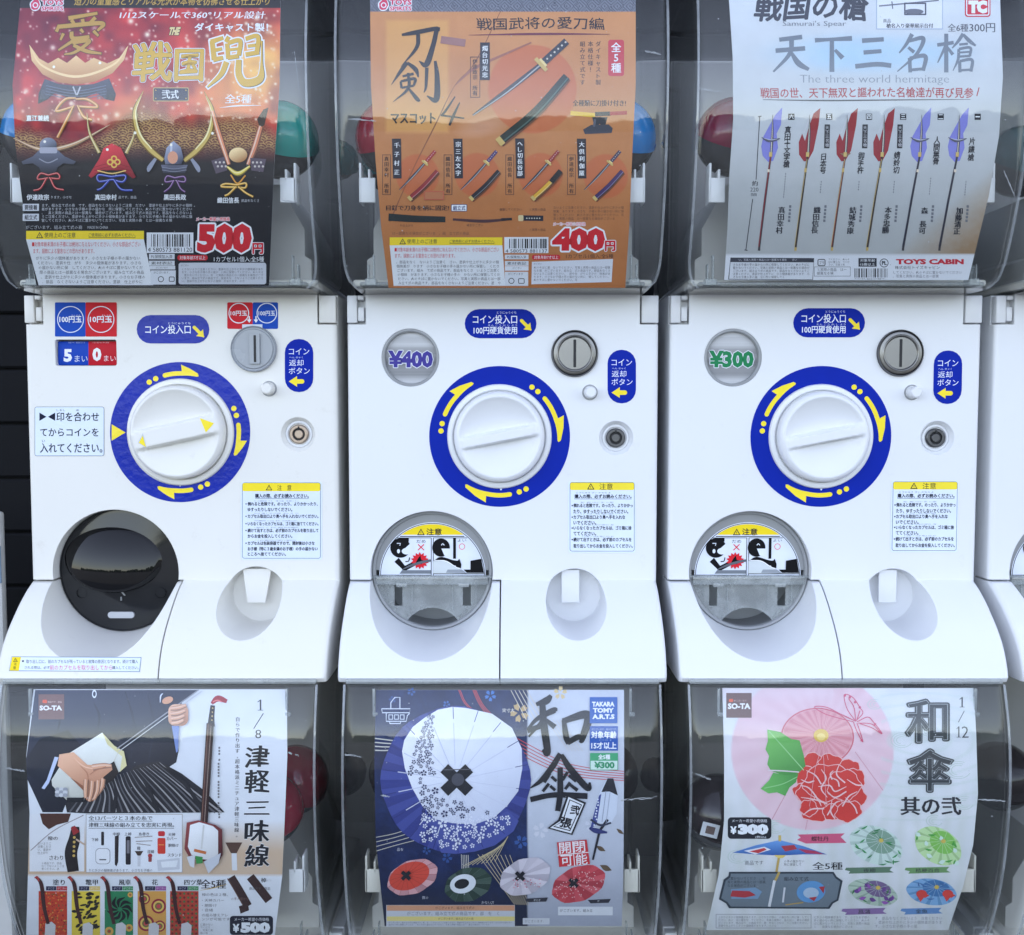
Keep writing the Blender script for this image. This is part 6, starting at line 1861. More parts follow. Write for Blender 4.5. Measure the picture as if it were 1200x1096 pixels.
    c.curve([(812, 744), (846, 800), (872, 846)], 30, (60, 38, 36)); c.line([(880, 742), (946, 826)], 30, (60, 38, 36)); c.line([(800, 748), (862, 856)], 3, (110, 80, 70)); c.poly([(840, 846), (872, 836), (876, 860), (846, 872)], (60, 38, 36))
    c.t('棹', 918, 746, 936, 762, (60, 56, 60), serif=.3); c.micro(936, 752, 956, 759, 1, (100, 96, 100)); c.micro(876, 778, 954, 790, 1, (90, 86, 90), seed=4); c.micro(812, 814, 884, 826, 1, (120, 90, 86), seed=5)
    c.micro(704, 906, 748, 946, 4, (110, 108, 112), seed=6)
    c.rect(808, 880, 960, 947, (28, 28, 44), r=12); c.t('メーカー希望小売価格', 824, 886, 946, 898, (226, 226, 232), bold=.01); c.t('¥', 818, 908, 842, 938, WH, bold=.05); c.t('500', 846, 902, 950, 940, WH, bold=.075)
    return poster(c, SLO, 'white poster of a long-necked lute and a kimonoed player, price 500')

# ---- 5: blue parasol
def blossom(c, x, y, r, col, rot=0, lay=None):
    """small five-petal blossom as one shape"""
    V, F_ = [], []
    for k in range(5):
        a = rot + k * 72
        ca, sa = math.cos(R(a)), math.sin(R(a))
        p = [(.18, 0), (.55, -.27), (.92, -.2), (.84, 0), (.92, .2), (.55, .27)]
        n = len(V)
        V += [(x + r * (u * ca - v * sa), y + r * (u * sa + v * ca)) for u, v in p]
        F_.append(tuple(range(n, n + 6)))
    V2, F2 = V, [(f[0], f[1], f[2], f[3]) for f in F_] + [(f[0], f[3], f[4], f[5]) for f in F_]
    return c._add(V2, F2, col, lay)
def hub(c, x, y, s_, col=(28, 28, 36)):
    for k in range(4):
        a = 45 + k * 90
        c.line([(x, y), (x + s_ * math.cos(R(a)), y + s_ * .95 * math.sin(R(a)))], s_ * .64, col)
    c.ell(x, y, s_ * .42, s_ * .42, col, n=16)
def poster_blue():
    c = Canvas(400, 780, 1 / 3)
    def bgf(X, Y):
        n = vnoise(X, Y, 50, 51) * .6 + vnoise(X, Y, 8, 52) * .4
        dark = lerp3((10, 22, 58), (28, 48, 100), n)
        dark = lerp3(dark, (30, 34, 52), np.clip((Y - 700) / 200, 0, .8))
        pale = lerp3((196, 200, 212), (162, 166, 180), np.clip((Y - 500) / 400, 0, 1) + (n - .5) * .25)
        return [np.where(X > 655, p, d) for p, d in zip(pale, dark)]
    c.base([(86, 122), (320, 116), (600, 120), (800, 140), (912, 152)], [(86, 994), (320, 994), (700, 992), (912, 986)], 86, 916, bgf, 2.4)
    rn = random.Random(4)
    for x, y, r_, col in ((524, 106, 22, (70, 120, 190)), (370, 136, 14, (60, 100, 170)), (632, 620, 26, (50, 84, 150)), (372, 676, 20, (44, 76, 140)), (246, 92, 16, (60, 96, 160)), (626, 166, 36, (190, 160, 110)), (700, 580, 30, (206, 206, 216)), (770, 96, 26, (214, 190, 140)), (880, 560, 26, (206, 208, 220)), (300, 650, 16, (50, 80, 140)), (180, 120, 14, (50, 80, 140))): blossom(c, x, y, r_, col, rn.uniform(0, 72))
    RD = (196, 74, 84)
    for k in range(5): c.curve([(412 + k * 5 + (k > 1) * 40, 86), (440 + k * 6 + (k > 1) * 36, 140), (520 + k * 8, 200), (600, 246 + k * 11), (760, 330 + k * 11), (860, 358 + k * 9), (994, 372 + k * 8)], 2.6, RD)
    for k in range(5): c.line([(596 + k * 14, 86), (650 + k * 16, 190)], 2.2, (216, 206, 190)); c.line([(720 + k * 12, 190), (800 + k * 12, 300)], 2.2, (206, 200, 196))
    for k in range(4): c.curve([(118, 256 + k * 14), (150, 260 + k * 13), (182, 264 + k * 11)], 4, (200, 196, 190)); c.curve([(122, 604 + k * 16), (190, 590 + k * 14), (260, 566 + k * 16)], 2.4, (196, 190, 176))
    for k in range(8): c.line([(586 - k * 2, 600 + k * 4), (540 - k * 16, 690 + k * 2)], 2.2, (190, 176, 140)); c.line([(480 + k * 16, 664), (610 + k * 7, 840)], 2.0, (196, 180, 150))
    for k in range(5): c.line([(422 + k * 6, 664), (424 + k * 6, 714)], 2.4, (190, 186, 180))
    # emblem: building outline
    for p in ([(174, 150), (174, 130), (188, 112), (206, 112), (206, 150)], [(142, 152), (242, 152), (240, 166), (144, 166), (142, 152)], [(158, 168), (158, 196), (228, 196), (232, 176), (240, 168)], [(170, 198), (170, 204), (208, 204), (208, 198)]): c.line(p, 3.4, (206, 212, 226))
    for x in (166, 186, 206): c.frame(x, 172, x + 16, 190, 2.6, (206, 212, 226))
    c.t('実寸大', 566, 150, 608, 164, (220, 214, 204), serif=.3)
    # big parasol
    N = 48
    cx, cy = 402, 400
    rim = [(cx + (262 + 3 * math.cos(i * math.pi / 3)) * math.cos(2 * math.pi * i / N), cy + (258 + 2.5 * math.cos(i * math.pi / 3)) * math.sin(2 * math.pi * i / N)) for i in range(N)]
    for i in range(N):
        a_, b_ = rim[i], rim[(i + 1) % N]
        k_ = .5 + .5 * math.cos(i * math.pi)
        c.poly([(cx, cy), a_, b_], mixc((46, 54, 122), (70, 80, 152), k_ * .6 + .4 * (i / N if i < N / 2 else 1 - i / N)), lay=c.top(140, 142, 660, 660) if i == 0 else LR)
        if i == 0: LR = c.boxes[-1, 4]
    c.poly([(296, 180), (340, 154), (390, 144), (440, 148), (530, 168), (600, 218), (634, 290), (636, 360), (622, 440), (584, 490), (540, 530), (480, 556), (400, 560), (330, 540), (290, 500), (250, 430), (224, 360), (214, 300), (222, 260), (252, 214)], c.grad((236, 238, 246), (200, 204, 222), (300, 180), (560, 540)))
    c.poly([(290, 496), (330, 538), (390, 552), (470, 556), (540, 532), (584, 510), (624, 544), (606, 580), (540, 630), (470, 652), (400, 660), (352, 656), (320, 590)], (70, 80, 150))
    for k in range(18):
        a = R(k * 20 + 8)
        c.line([(cx + 50 * math.cos(a), cy + 50 * math.sin(a)), (cx + 205 * math.cos(a), cy + 200 * math.sin(a))], [2, 3.4], (200, 203, 220) if 130 < (k * 20) % 360 or k < 2 else (204, 206, 222))
        c.line([(cx + 214 * math.cos(a), cy + 214 * math.sin(a)), (cx + 258 * math.cos(a), cy + 256 * math.sin(a))], 2.4, (44, 50, 112))
    DN = (38, 42, 84)
    pts = []
    tries = 0
    while len(pts) < 150 and tries < 9000:
        tries += 1
        t_ = rn.random()
        if rn.random() < .42: x, y = 320 + 55 * (rn.random() - .5) - 20 * math.sin(t_ * 3) * 1, 170 + 330 * t_
        else: x, y = 285 + 330 * rn.random(), 470 + 185 * rn.random()
        if y < 380: x = 318 - 34 * math.sin((y - 160) / 230 * 1.6) + (rn.random() - .5) * (14 + .34 * (y - 160))
        r_ = rn.choice([7, 9, 11, 14]) * (.62 if y < 300 else .85 if y < 380 else 1) * (1.35 if y > 540 else 1)
        if y > 380 and x > 285:
            low = 430 + .36 * (x - 290)
            if y < low - 10 + rn.random() * 50: continue
            if math.hypot((x - cx) / 256, (y - cy) / 252) > .985 - r_ / 256: continue
        if any((x - a) ** 2 + (y - b) ** 2 < (.82 * (r_ + q)) ** 2 for a, b, q in pts): continue
        pts.append((x, y, r_))
    LB = c.top(230, 150, 640, 660)
    for x, y, r_ in pts:
        ond = y > 500 + max(0, 30 - abs(x - 440) * .1) + (x < 330) * (-10) and y > 520
        blossom(c, x, y, r_, (222, 224, 236) if ond else DN, rn.uniform(0, 72), lay=LB)
    hub(c, 406, 400, 62); c.ell(410, 398, 22, 22, (70, 70, 80), n=24); c.line([(356, 364), (456, 362)], 3, (84, 84, 92))
    # small parasols
    def para(x, y, rx, ry, rot, c1, c2=None, k2=.62, hx=0, hy=0, hs=20, ribs=(0, 0, 0)):
        P = []
        for i in range(32):
            a = 2 * math.pi * i / 32; q = 1 + .025 * math.cos(8 * a)
            u, v = rx * q * math.cos(a), ry * q * math.sin(a)
            P.append((x + u * math.cos(R(rot)) - v * math.sin(R(rot)), y + u * math.sin(R(rot)) + v * math.cos(R(rot))))
        LQ = c.top(min(p[0] for p in P), min(p[1] for p in P), max(p[0] for p in P), max(p[1] for p in P))
        for i in range(32): c.poly([(x + hx, y + hy), P[i], P[(i + 1) % 32]], mixc(c1, (255, 255, 255) if i % 4 < 2 else (20, 16, 30), .10 + .06 * math.sin(i * .4)), lay=LQ)
        if c2: c.ell(x + hx * .5, y + hy * .5, rx * k2, ry * k2, c2, rot=rot, n=32)
        for i in range(0, 32, 2): c.line([(x + hx, y + hy), P[i]], .9, mixc(c2 if c2 else c1, ribs, .28))
        hub(c, x + hx, y + hy, hs)
    para(250, 744, 92, 58, -22, (206, 150, 154), (206, 72, 56), .80, -22, -8, 20)
    para(446, 768, 84, 58, -18, (44, 66, 56), None, .5, -20, -6, 4, (200, 210, 200)); c.ell(428, 762, 46, 33, (216, 220, 226), rot=-14); c.ell(424, 762, 26, 17, (26, 28, 34), rot=-14)
    para(646, 740, 92, 62, -22, (204, 196, 206), None, .6, -18, -4, 20, (120, 110, 120))
    LB = c.top(556, 680, 738, 810)
    for q in range(40): c.ell(600 + rn.random() * 100, 756 + rn.random() * 34 - 14, 2.4, 2.2, rn.choice([(214, 130, 150), (230, 220, 226), (190, 90, 110)]), n=6, lay=LB)
    para(834, 768, 98, 60, -22, (196, 66, 76), None, .6, -18, -6, 20, (90, 10, 20))
    LB = c.top(736, 706, 932, 830)
    for q in range(90):
        a, d = rn.random() * 6.28, math.sqrt(rn.random())
        c.ell(834 + 88 * d * math.cos(a), 768 - 34 * d * math.cos(a) * .5 + 46 * d * math.sin(a), 1.8, 1.8, (236, 206, 206), n=5, lay=LB)
    for x, y, s_ in ((284, 810, 30), (492, 826, 44), (184, 640, 34)): c.micro(x, y, x + s_, y + 13, 1, (206, 206, 214), seed=x)
    c.poly([(646, 818), (726, 814), (720, 828), (656, 830)], (48, 48, 58)); c.poly([(866, 824), (948, 820), (940, 834), (876, 836)], (48, 48, 58)); c.micro(676, 818, 700, 827, 1, WH); c.micro(900, 824, 912, 832, 1, WH)
    for a in ((912, 640, 16), (930, 708, 20), (980, 580, 12)): c.curve([(a[0] - a[2], a[1] - 6), (a[0], a[1] + 4), (a[0] + a[2], a[1] + 12)], [2, a[2], 2], (96, 78, 60))
    # title characters
    ink = (26, 26, 34)
    wa = [[(38, 3, 6), (30, 12, 12), (14, 18, 6)], [(0, 60, 4), (16, 42, 7), (42, 28, 10), (48, 28, 2)], [(24, 18, 10), (26, 50, 12), (32, 98, 11), (24, 94, 4)], [(24, 46, 7), (2, 72, 3)], [(0, 62, 9), (22, 54, 8)], [(30, 44, 6), (44, 56, 9)],
          [(58, 44, 7), (62, 72, 10), (66, 84, 8)], [(56, 46, 9), (96, 36, 14), (88, 74, 10), (84, 82, 4)], [(64, 82, 9), (82, 72, 9), (90, 74, 4)]]
    c.brush(wa, ink, 654, 98, 2.2, 2.1)
    ks_ = [[(50, 0, 8), (38, 22, 10), (20, 46, 8), (2, 60, 2)], [(52, 2, 7), (66, 26, 11), (94, 60, 10), (98, 50, 3)], [(34, 34, 5), (24, 50, 6)], [(36, 40, 5), (44, 48, 5)], [(62, 32, 5), (54, 46, 5)], [(64, 38, 5), (76, 48, 6)], [(32, 52, 5), (22, 66, 5)], [(34, 56, 5), (42, 64, 5)], [(66, 50, 5), (58, 62, 5)], [(66, 54, 5), (78, 64, 6)], [(2, 80, 9), (40, 72, 9), (94, 74, 10)], [(50, 24, 9), (50, 70, 10), (46, 100, 9)]]
    c.brush(ks_, ink, 660, 308, 2.18, 2.02)
    c.poly([(794, 452), (860, 480), (812, 594), (724, 570), (762, 540)], ink); c.poly([(798, 460), (852, 484), (808, 588), (734, 568), (770, 544)], (222, 224, 230))
    c.poly([(802, 468), (846, 487), (804, 580), (744, 564), (776, 546)], (30, 30, 38)); c.poly([(804, 472), (842, 489), (802, 576), (750, 562), (780, 546)], (222, 224, 230))
    c.t('弐', 806, 490, 836, 522, ink, bold=.04, rot=12); c.t('張', 770, 534, 808, 568, ink, bold=.04, rot=14)
    # badges
    c.rect(873, 110, 970, 202, (36, 92, 172))
    for i, s_ in enumerate(('TAKARA', 'TOMY', 'A.R.T.S')): c.t(s_, [881, 884, 882][i], 126 + i * 22 - (i == 0) * 0, [960, 958, 960][i], 126 + i * 22 + 17, WH, bold=.05)
    c.rect(873, 212, 972, 298, (36, 84, 168)); c.t('対象年齢', 879, 230, 966, 254, WH, bold=.03); c.t('15才以上', 879, 268, 966, 292, WH, bold=.03); c.micro(880, 219, 964, 227, 1, (180, 200, 230)); c.micro(906, 258, 950, 264, 1, (180, 200, 230))
    c.rect(874, 306, 972, 366, (60, 160, 110)); c.rect(876, 333, 970, 364, (206, 226, 216)); c.t('全5種', 903, 311, 944, 328, WH, bold=.03); c.t('¥300', 888, 336, 960, 360, (40, 140, 96), bold=.05)
    # closed parasol
    c.poly([(932, 400), (954, 396), (972, 452), (968, 520), (944, 560), (900, 552), (886, 520), (910, 440)], (206, 212, 226)); c.poly([(936, 396), (956, 396), (972, 456), (942, 442), (914, 444)], (34, 34, 44)); c.poly([(906, 456), (914, 450), (898, 556), (874, 576), (890, 510)], (66, 76, 140))
    for q in range(10): c.ell(900 + rn.random() * 8 - q * 1.5, 470 + q * 10, 3.2, 3.2, (220, 224, 236), n=6)
    c.line([(936, 540), (908, 580), (884, 682)], [10, 9, 7], (34, 34, 44)); c.curve([(876, 540), (910, 560), (948, 552)], 7, (50, 54, 76)); c.curve([(872, 570), (896, 580), (934, 586)], [8, 18, 6], (50, 56, 110))
    c.line([(930, 440), (916, 548)], 2.4, (150, 156, 176)); c.line([(944, 446), (930, 556)], 2, (160, 166, 184))
    # stamp
    c.poly([(758, 620), (862, 610), (874, 696), (766, 706)], (196, 44, 52))
    for s_, x0, y0 in (('開', 766, 620), ('閉', 816, 616), ('可', 772, 664), ('能', 824, 660)): c.t(s_, x0, y0, x0 + 40, y0 + 38, (232, 226, 228), bold=.015, rot=-4)
    c.line([(760, 664), (870, 654)], 3, (232, 226, 228)); c.line([(812, 616), (820, 702)], 3, (232, 226, 228))
    # foot
    c.rect(158, 842, 610, 918, (196, 198, 206)); c.rect(160, 843, 609, 862, (206, 150, 116)); c.rect(160, 882, 609, 898, (222, 206, 130)); c.micro(330, 846, 470, 858, 1, (80, 60, 54)); c.micro(230, 864, 560, 880, 1, (110, 110, 120)); c.micro(340, 885, 470, 895, 1, (90, 84, 60)); c.micro(166, 900, 600, 915, 2, (110, 112, 122))
    c.rect(762, 848, 954, 878, (214, 216, 222)); c.t('2019.12-2020.1 A.R.T.S', 768, 856, 888, 866, (60, 60, 68)) if False else c.micro(768, 855, 890, 868, 1, (60, 60, 68)); c.rect(638, 888, 732, 910, (206, 208, 214)); c.micro(644, 893, 726, 905, 1, (120, 122, 130))
    return poster(c, SLO, 'dark blue poster of a blue and white blossom parasol, price 300')

# ---- 6: pink parasol
def poster_pink():
    c = Canvas(780, 780, 0.35)
    def bgf(X, Y):
        n = vnoise(X, Y, 70, 61)
        col = lerp3((222, 222, 226), (206, 210, 212), n)
        d = np.hypot((X - 492) / 274, (Y - 285) / 268)
        pk = np.clip((1 - d) * 60, 0, 1)
        a = np.arctan2(Y - 232, X - 522)
        pleat = .5 + .5 * np.cos(a * 22)
        pinkc = lerp3((226, 196, 204), (216, 178, 188), pleat * .35 + n * .3)
        up = np.clip((Y - 92) / 40, 0, 1)
        col = lerp3(col, pinkc, pk)
        col = lerp3(col, (226, 206, 214), (1 - up) * (X < 560) * .5)
        d2 = np.hypot((X - 508) / 120, (Y - 240) / 96)
        col = lerp3(col, lerp3((206, 120, 130), (224, 158, 164), pleat), np.clip((1 - d2) * 26, 0, 1) * .8)
        w_ = .5 + .5 * np.sin(X * .12 + n * 4)
        col = lerp3(col, (196, 200, 190), w_ * .28 * (1 - pk) * np.clip((Y - 330) / 200, 0, 1))
        wav = np.sin(np.hypot(X - 850, (Y - 250) * 2.2) / 13.0)
        col = lerp3(col, (196, 206, 200), np.clip(wav * 2 - 1.1, 0, 1) * .5 * (X > 720) * (Y < 520))
        return col
    c.base([(76, 190), (300, 196), (520, 196), (700, 178), (886, 136)], [(76, 1032), (230, 1040), (430, 1046), (600, 1030), (740, 996), (886, 946)], 76, 886, bgf, 1.8)
    # swirls of water
    for x, y, r_ in ((790, 250, 34), (880, 220, 22), (980, 350, 40), (900, 520, 26), (240, 640, 30), (1000, 460, 30), (370, 540, 30), (700, 130, 22)):
        for k in range(3): c.ring(x, y, r_ - k * 9, r_ - k * 9 + 2.4, (186, 200, 190), a0=20 + 40 * k, a1=300, n=30, sy=.7)
    c.ring(508, 240, 118, 123, (206, 110, 122), sy=.8)
    for a in range(0, 360, 24): c.line([(522 + 24 * math.cos(R(a)), 234 + 22 * math.sin(R(a))), (522 + 104 * math.cos(R(a)) - 10, 236 + 84 * math.sin(R(a)))], 1.6, (222, 170, 176))
    for a in (30, 55, 95, 120): c.line([(522 + 130 * math.cos(R(a)), 234 + 110 * math.sin(R(a))), (492 + 272 * math.cos(R(a)), 285 + 266 * math.sin(R(a)))], 2.4, (206, 150, 162))
    c.ell(520, 234, 25, 22, (222, 186, 90)); c.ell(520, 238, 14, 12, (236, 210, 130))
    # leaves
    G = (92, 170, 84)
    c.poly([(340, 214), (384, 222), (420, 246), (448, 250), (462, 300), (468, 336), (444, 360), (410, 374), (380, 362), (352, 352), (340, 330), (346, 302), (334, 280), (342, 252)], c.grad((120, 190, 100), (66, 140, 66), (350, 220), (450, 370)))
    c.poly([(318, 412), (346, 384), (360, 358), (400, 366), (444, 362), (436, 390), (414, 408), (400, 436), (372, 424), (344, 428)], c.grad((110, 184, 96), (70, 146, 70), (330, 400), (440, 370)))
    c.curve([(346, 220), (400, 280), (462, 350)], 3, (150, 204, 140)); c.curve([(330, 410), (390, 396), (440, 372)], 2.6, (150, 204, 140)); c.curve([(342, 350), (390, 352), (446, 356)], 4, (222, 206, 210))
    # peony
    RD = (206, 60, 54)
    P_ = [(500, 330, 44, 34), (558, 332, 46, 32), (610, 352, 40, 36), (632, 380, 34, 34), (470, 372, 34, 34), (466, 424, 40, 28), (500, 430, 60, 46), (560, 440, 66, 48), (630, 440, 40, 38), (500, 486, 50, 34), (556, 490, 30, 26), (612, 488, 44, 32), (540, 390, 78, 60), (596, 400, 54, 50), (478, 476, 28, 26)]
    rp = random.Random(2)
    PE = (232, 186, 186)
    for k_, (px_, py_, ra, rb) in enumerate(P_):
        ro = rp.uniform(-30, 30)
        def petal(g):
            out = []
            for i_ in range(30):
                a_ = 2 * math.pi * i_ / 30
                w_ = 1 + .07 * math.sin(5 * a_ + k_) + .04 * math.sin(9 * a_ + 2 * k_)
                u_, v_ = (ra + g) * w_ * math.cos(a_), (rb + g) * w_ * math.sin(a_)
                out.append((px_ + u_ * math.cos(R(ro)) - v_ * math.sin(R(ro)), py_ + u_ * math.sin(R(ro)) + v_ * math.cos(R(ro))))
            return out
        lay_ = 3 + k_ * .5
        c.poly(petal(2.6), PE, lay=lay_); c.poly(petal(0), RD, lay=lay_ + .25)
    W2 = (232, 196, 196)
    for p in ([(450, 400), (480, 410), (512, 452), (520, 470)], [(452, 440), (500, 448), (540, 462)], [(520, 346), (536, 376), (520, 410), (540, 440)], [(580, 330), (572, 364), (600, 392)], [(606, 380), (636, 398), (660, 400)], [(510, 404), (548, 400), (566, 420), (604, 404)], [(540, 420), (566, 440), (604, 420)], [(556, 450), (552, 488), (566, 512)], [(600, 440), (630, 470), (640, 494)], [(470, 350), (500, 366), (520, 396)], [(590, 450), (566, 460), (540, 500)], [(640, 420), (612, 436), (590, 470)], [(452, 380), (476, 390), (496, 384)], [(548, 372), (574, 384), (580, 404)], [(560, 350), (550, 362), (556, 380)], [(458, 500), (488, 480), (530, 478)]): c.curve(p, [2, 4.5, 4.5, 2][:len(p)], W2)
    for p in ([(524, 262), (500, 340), (480, 470)], [(524, 262), (530, 350), (536, 460)]): c.line(p, 1.6, (226, 170, 174))
    # butterfly outline
    PK = (206, 92, 120)
    for p in ([(636, 186), (610, 150), (598, 112), (602, 96), (628, 108), (650, 140), (660, 160), (636, 186)], [(636, 186), (600, 170), (540, 140), (498, 138), (530, 160), (580, 176), (628, 188)], [(628, 188), (640, 220), (660, 256), (650, 220), (640, 192)], [(640, 188), (676, 172), (696, 190), (724, 228), (690, 208), (650, 194)], [(636, 186), (630, 140), (612, 110)], [(640, 180), (650, 150)], [(636, 186), (580, 160), (520, 142)], [(644, 192), (690, 196), (720, 226)]): c.curve(p, 3, PK)
    for q in ((600, 100), (616, 106), (634, 122), (650, 140), (700, 196), (716, 220), (656, 250)): c.ell(*q, 4.5, 4.5, PK, n=10)
    c.rect(203, 92, 288, 175, (112, 84, 80)); c.rect(212, 112, 226, 122, (224, 96, 60), r=3); c.micro(228, 114, 282, 122, 1, (214, 180, 174)); c.t('SO-TA', 208, 126, 284, 146, (232, 230, 230), bold=.05)
    # title
    for s_, x0, y0, x1, y1 in (('和', 806, 114, 944, 258), ('傘', 812, 280, 960, 422)):
        c.t(s_, x0, y0, x1, y1, (60, 64, 66), bold=.03, serif=3, outline=((92, 98, 100), 4, 10)); c.t(s_, x0 + 2, y0 + 2, x1 - 2, y1 - 2, (166, 170, 172), bold=.008, serif=1.6); c.t(s_, x0 + 3, y0 + 3, x1 - 3, y1 - 3, (52, 56, 60), serif=1.2)
    c.t('其の弐', 788, 440, 988, 500, (46, 46, 52), serif=1.6, bold=.01)
    def one(c_, x0, y0, x1, y1, col):
        m_ = x0 + (x1 - x0) * .55; w_ = (x1 - x0) * .30
        c_.line([(m_, y0), (m_, y1)], w_, col); c_.line([(m_, y0 + w_ * .2), (x0, y0 + (y1 - y0) * .22)], w_ * .5, col); c_.line([(x0, y1 - 1), (x1 + 1, y1 - 1)], w_ * .35, col)
    one(c, 984, 106, 1000, 140, (70, 72, 76)); c.line([(1000, 152), (980, 190)], 2.6, (90, 92, 96)); one(c, 974, 204, 988, 241, (70, 72, 76)); c.t('2', 992, 204, 1014, 242, (70, 72, 76), serif=.8)
    # price
    c.rect(208, 508, 354, 580, (26, 28, 38), r=12); c.t('メーカー希望小売価格', 222, 514, 340, 525, (226, 226, 232), bold=.01); c.t('¥', 216, 538, 238, 564, WH, bold=.05); c.t('300', 242, 530, 344, 566, WH, bold=.08); c.t('(税込)', 300, 570, 336, 578, WH)
    c.poly([(442, 566), (600, 562), (586, 574), (606, 594), (470, 596), (440, 584), (452, 576)], (206, 90, 122)); c.t('蝶牡丹', 488, 572, 546, 588, (70, 40, 50), serif=.4)
    # open parasol side view
    c.poly([(224, 626), (300, 602), (382, 584), (460, 604), (540, 632), (460, 632), (382, 636), (300, 632)], c.grad((110, 160, 220), (50, 92, 164), (382, 584), (382, 636))); c.poly([(262, 620), (330, 606), (352, 616), (300, 632)], (226, 226, 232)); c.poly([(280, 622), (330, 610), (338, 616), (310, 628)], (196, 60, 66)); c.poly([(386, 604), (430, 600), (440, 614), (400, 622)], (176, 60, 70)); c.poly([(440, 612), (500, 620), (530, 632), (470, 628)], (176, 60, 90))
    c.line([(382, 568), (382, 588)], 9, (206, 180, 100)); c.line([(380, 636), (366, 720)], 8, (190, 160, 90)); c.line([(362, 720), (346, 806)], 9, (222, 224, 228)); c.poly([(362, 634), (404, 634), (392, 644), (376, 644)], (226, 200, 110))
    c.t('ほぼ実物大', 266, 654, 352, 668, (90, 92, 96), serif=.3) if False else c.micro(264, 652, 354, 670, 1, (90, 92, 96), seed=4)
    c.micro(396, 650, 470, 672, 2, (60, 62, 66), seed=5); c.t('全5種', 492, 658, 592, 684, (46, 46, 52), serif=.8)
    # dark plate
    pl = [(212, 690), (562, 690), (572, 706), (592, 720), (578, 786), (560, 796), (548, 814), (212, 812), (202, 796), (178, 782), (194, 716), (210, 704)]
    c.poly(pl, (54, 62, 72)); c.poly([(218, 696), (558, 696), (567, 711), (584, 723), (572, 782), (555, 791), (543, 808), (218, 806), (207, 791), (186, 778), (201, 720), (216, 708)], (110, 122, 132))
    c.line([(380, 690), (366, 720)], 8, (190, 160, 90)); c.line([(364, 718), (346, 806)], 9, (216, 218, 222))
    c.micro(206, 706, 342, 742, 3, (50, 54, 62), seed=6); c.t('組み立て式', 396, 706, 478, 720, (50, 54, 62), serif=.3)
    c.poly([(218, 748), (300, 742), (322, 756), (308, 780), (220, 780)], (120, 150, 180)); c.poly([(222, 752), (280, 754), (302, 768), (264, 776), (216, 772)], (176, 56, 64)); c.ell(486, 756, 48, 36, (96, 150, 200), rot=-8); c.ell(486, 760, 26, 18, (170, 190, 210)); c.poly([(512, 740), (532, 738), (528, 762)], (176, 56, 64)); c.poly([(478, 776), (506, 772), (496, 788)], (176, 56, 64))
    c.line([(398, 742), (392, 792)], 6, (206, 208, 214)); c.curve([(400, 800), (430, 796), (460, 792)], 4, (176, 150, 90))
    # four small parasols
    def para(x, y, rx, ry, rot, col, inner, dec, n_=9, seed=1):
        r_ = random.Random(seed)
        P = [(x + rx * (1 + .02 * math.cos(6 * a)) * math.cos(a) * math.cos(R(rot)) - ry * math.sin(a) * math.sin(R(rot)), y + rx * math.cos(a) * math.sin(R(rot)) + ry * math.sin(a) * math.cos(R(rot))) for a in [2 * math.pi * i / 36 for i in range(36)]]
        LQ = c.top(min(p[0] for p in P), min(p[1] for p in P), max(p[0] for p in P), max(p[1] for p in P))
        for i in range(36): c.poly([(x + 16, y - 14), P[i], P[(i + 1) % 36]], mixc(col, (255, 255, 255) if i % 3 else (40, 60, 60), .12), lay=LQ)
        c.ell(x + 16, y - 12, rx * .55, ry * .62, inner, rot=rot, n=28)
        for i in range(0, 36, 3): c.line([(x + 16, y - 16), P[i]], .9, mixc(col, (255, 255, 255), .4))
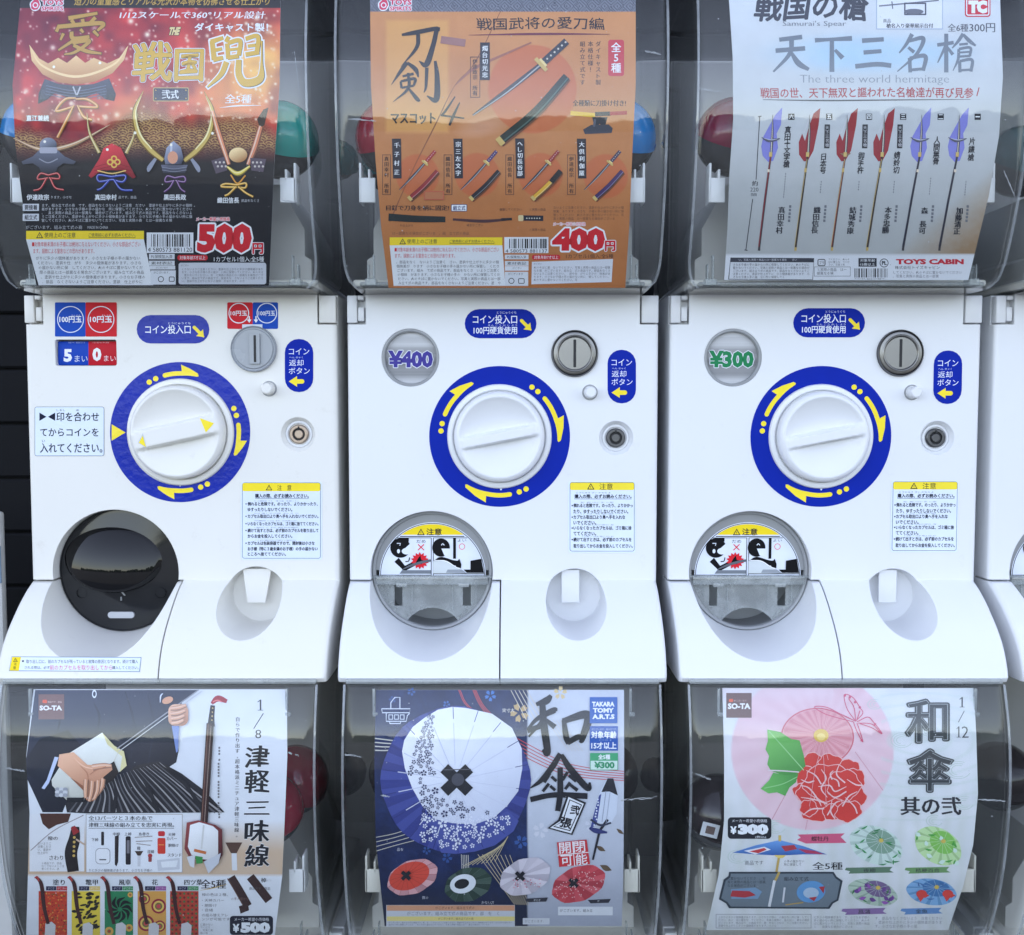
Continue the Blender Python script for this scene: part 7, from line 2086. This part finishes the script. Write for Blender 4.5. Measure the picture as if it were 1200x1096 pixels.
        for q in range(n_):
            a = 2 * math.pi * q / n_ + r_.random()
            d = r_.uniform(.5, .9)
            px, py = x + rx * d * math.cos(a), y + ry * d * math.sin(a) + rx * d * math.cos(a) * math.sin(R(rot))
            kind = dec[q % len(dec)]
            an = r_.uniform(0, 6.28)
            c.curve([(px - 12 * math.cos(an), py - 8 * math.sin(an)), (px, py + 2), (px + 14 * math.cos(an), py + 9 * math.sin(an))], [1, kind[1], 1], kind[0])
        c.ell(x + 16, y - 18, 8, 7, (206, 180, 90), n=12)
    para(704, 602, 92, 62, 22, (196, 214, 204), (130, 160, 140), [((70, 150, 90), 6), ((60, 130, 80), 5)], 18, 3); para(912, 604, 84, 58, 30, (182, 214, 150), (130, 190, 90), [((80, 160, 70), 7), ((206, 226, 214), 14)], 14, 5)
    para(694, 760, 84, 42, 14, (170, 190, 170), (120, 100, 140), [((110, 70, 140), 14), ((70, 130, 80), 5), ((150, 90, 170), 12)], 16, 7); para(890, 758, 84, 44, 8, (110, 160, 206), (70, 120, 170), [((70, 110, 160), 5)], 8, 9)
    for x, y in ((856, 764), (944, 764)): c.ell(x, y, 18, 14, (214, 70, 62), n=14); c.poly([(x - 14, y + 6), (x + 10, y + 8), (x - 4, y + 26)], (214, 70, 62)); c.poly([(x + 8, y - 4), (x + 26, y + 4), (x + 10, y + 14)], (214, 70, 62))
    for x0, x1, y, col, s_ in ((604, 760, 685, (96, 124, 100), '夜柳'), (804, 950, 685, (110, 150, 96), '桔梗百合'), (592, 736, 822, (140, 110, 160), '菖蒲'), (790, 924, 822, (100, 140, 190), '金魚')):
        c.poly([(x0, y - 8), (x1, y - 11), (x1 - 10, y), (x1 + 4, y + 8), (x0 + 8, y + 12), (x0 + 14, y + 4), (x0 - 4, y)], col)
        m = (x0 + x1) / 2
        c.t(s_, m - 10 * len(s_), y - 6, m + 10 * len(s_), y + 8, (60, 66, 66), serif=.3)
    c.frame(168, 832, 488, 880, 2, (150, 152, 158)); c.micro(176, 838, 480, 876, 4, (130, 132, 138), seed=11); c.micro(496, 838, 690, 880, 4, (130, 132, 138), seed=12); c.barcode(690, 856, 880, 882, 8) if False else c.micro(700, 840, 930, 880, 3, (140, 142, 150), seed=13)
    return poster(c, SLO, 'white poster of a pale pink parasol with a red peony, price 300')

poster_helmets(); poster_swords(); poster_spears(); poster_lute(); poster_blue(); poster_pink()
bpy.data.objects.remove(_fo)
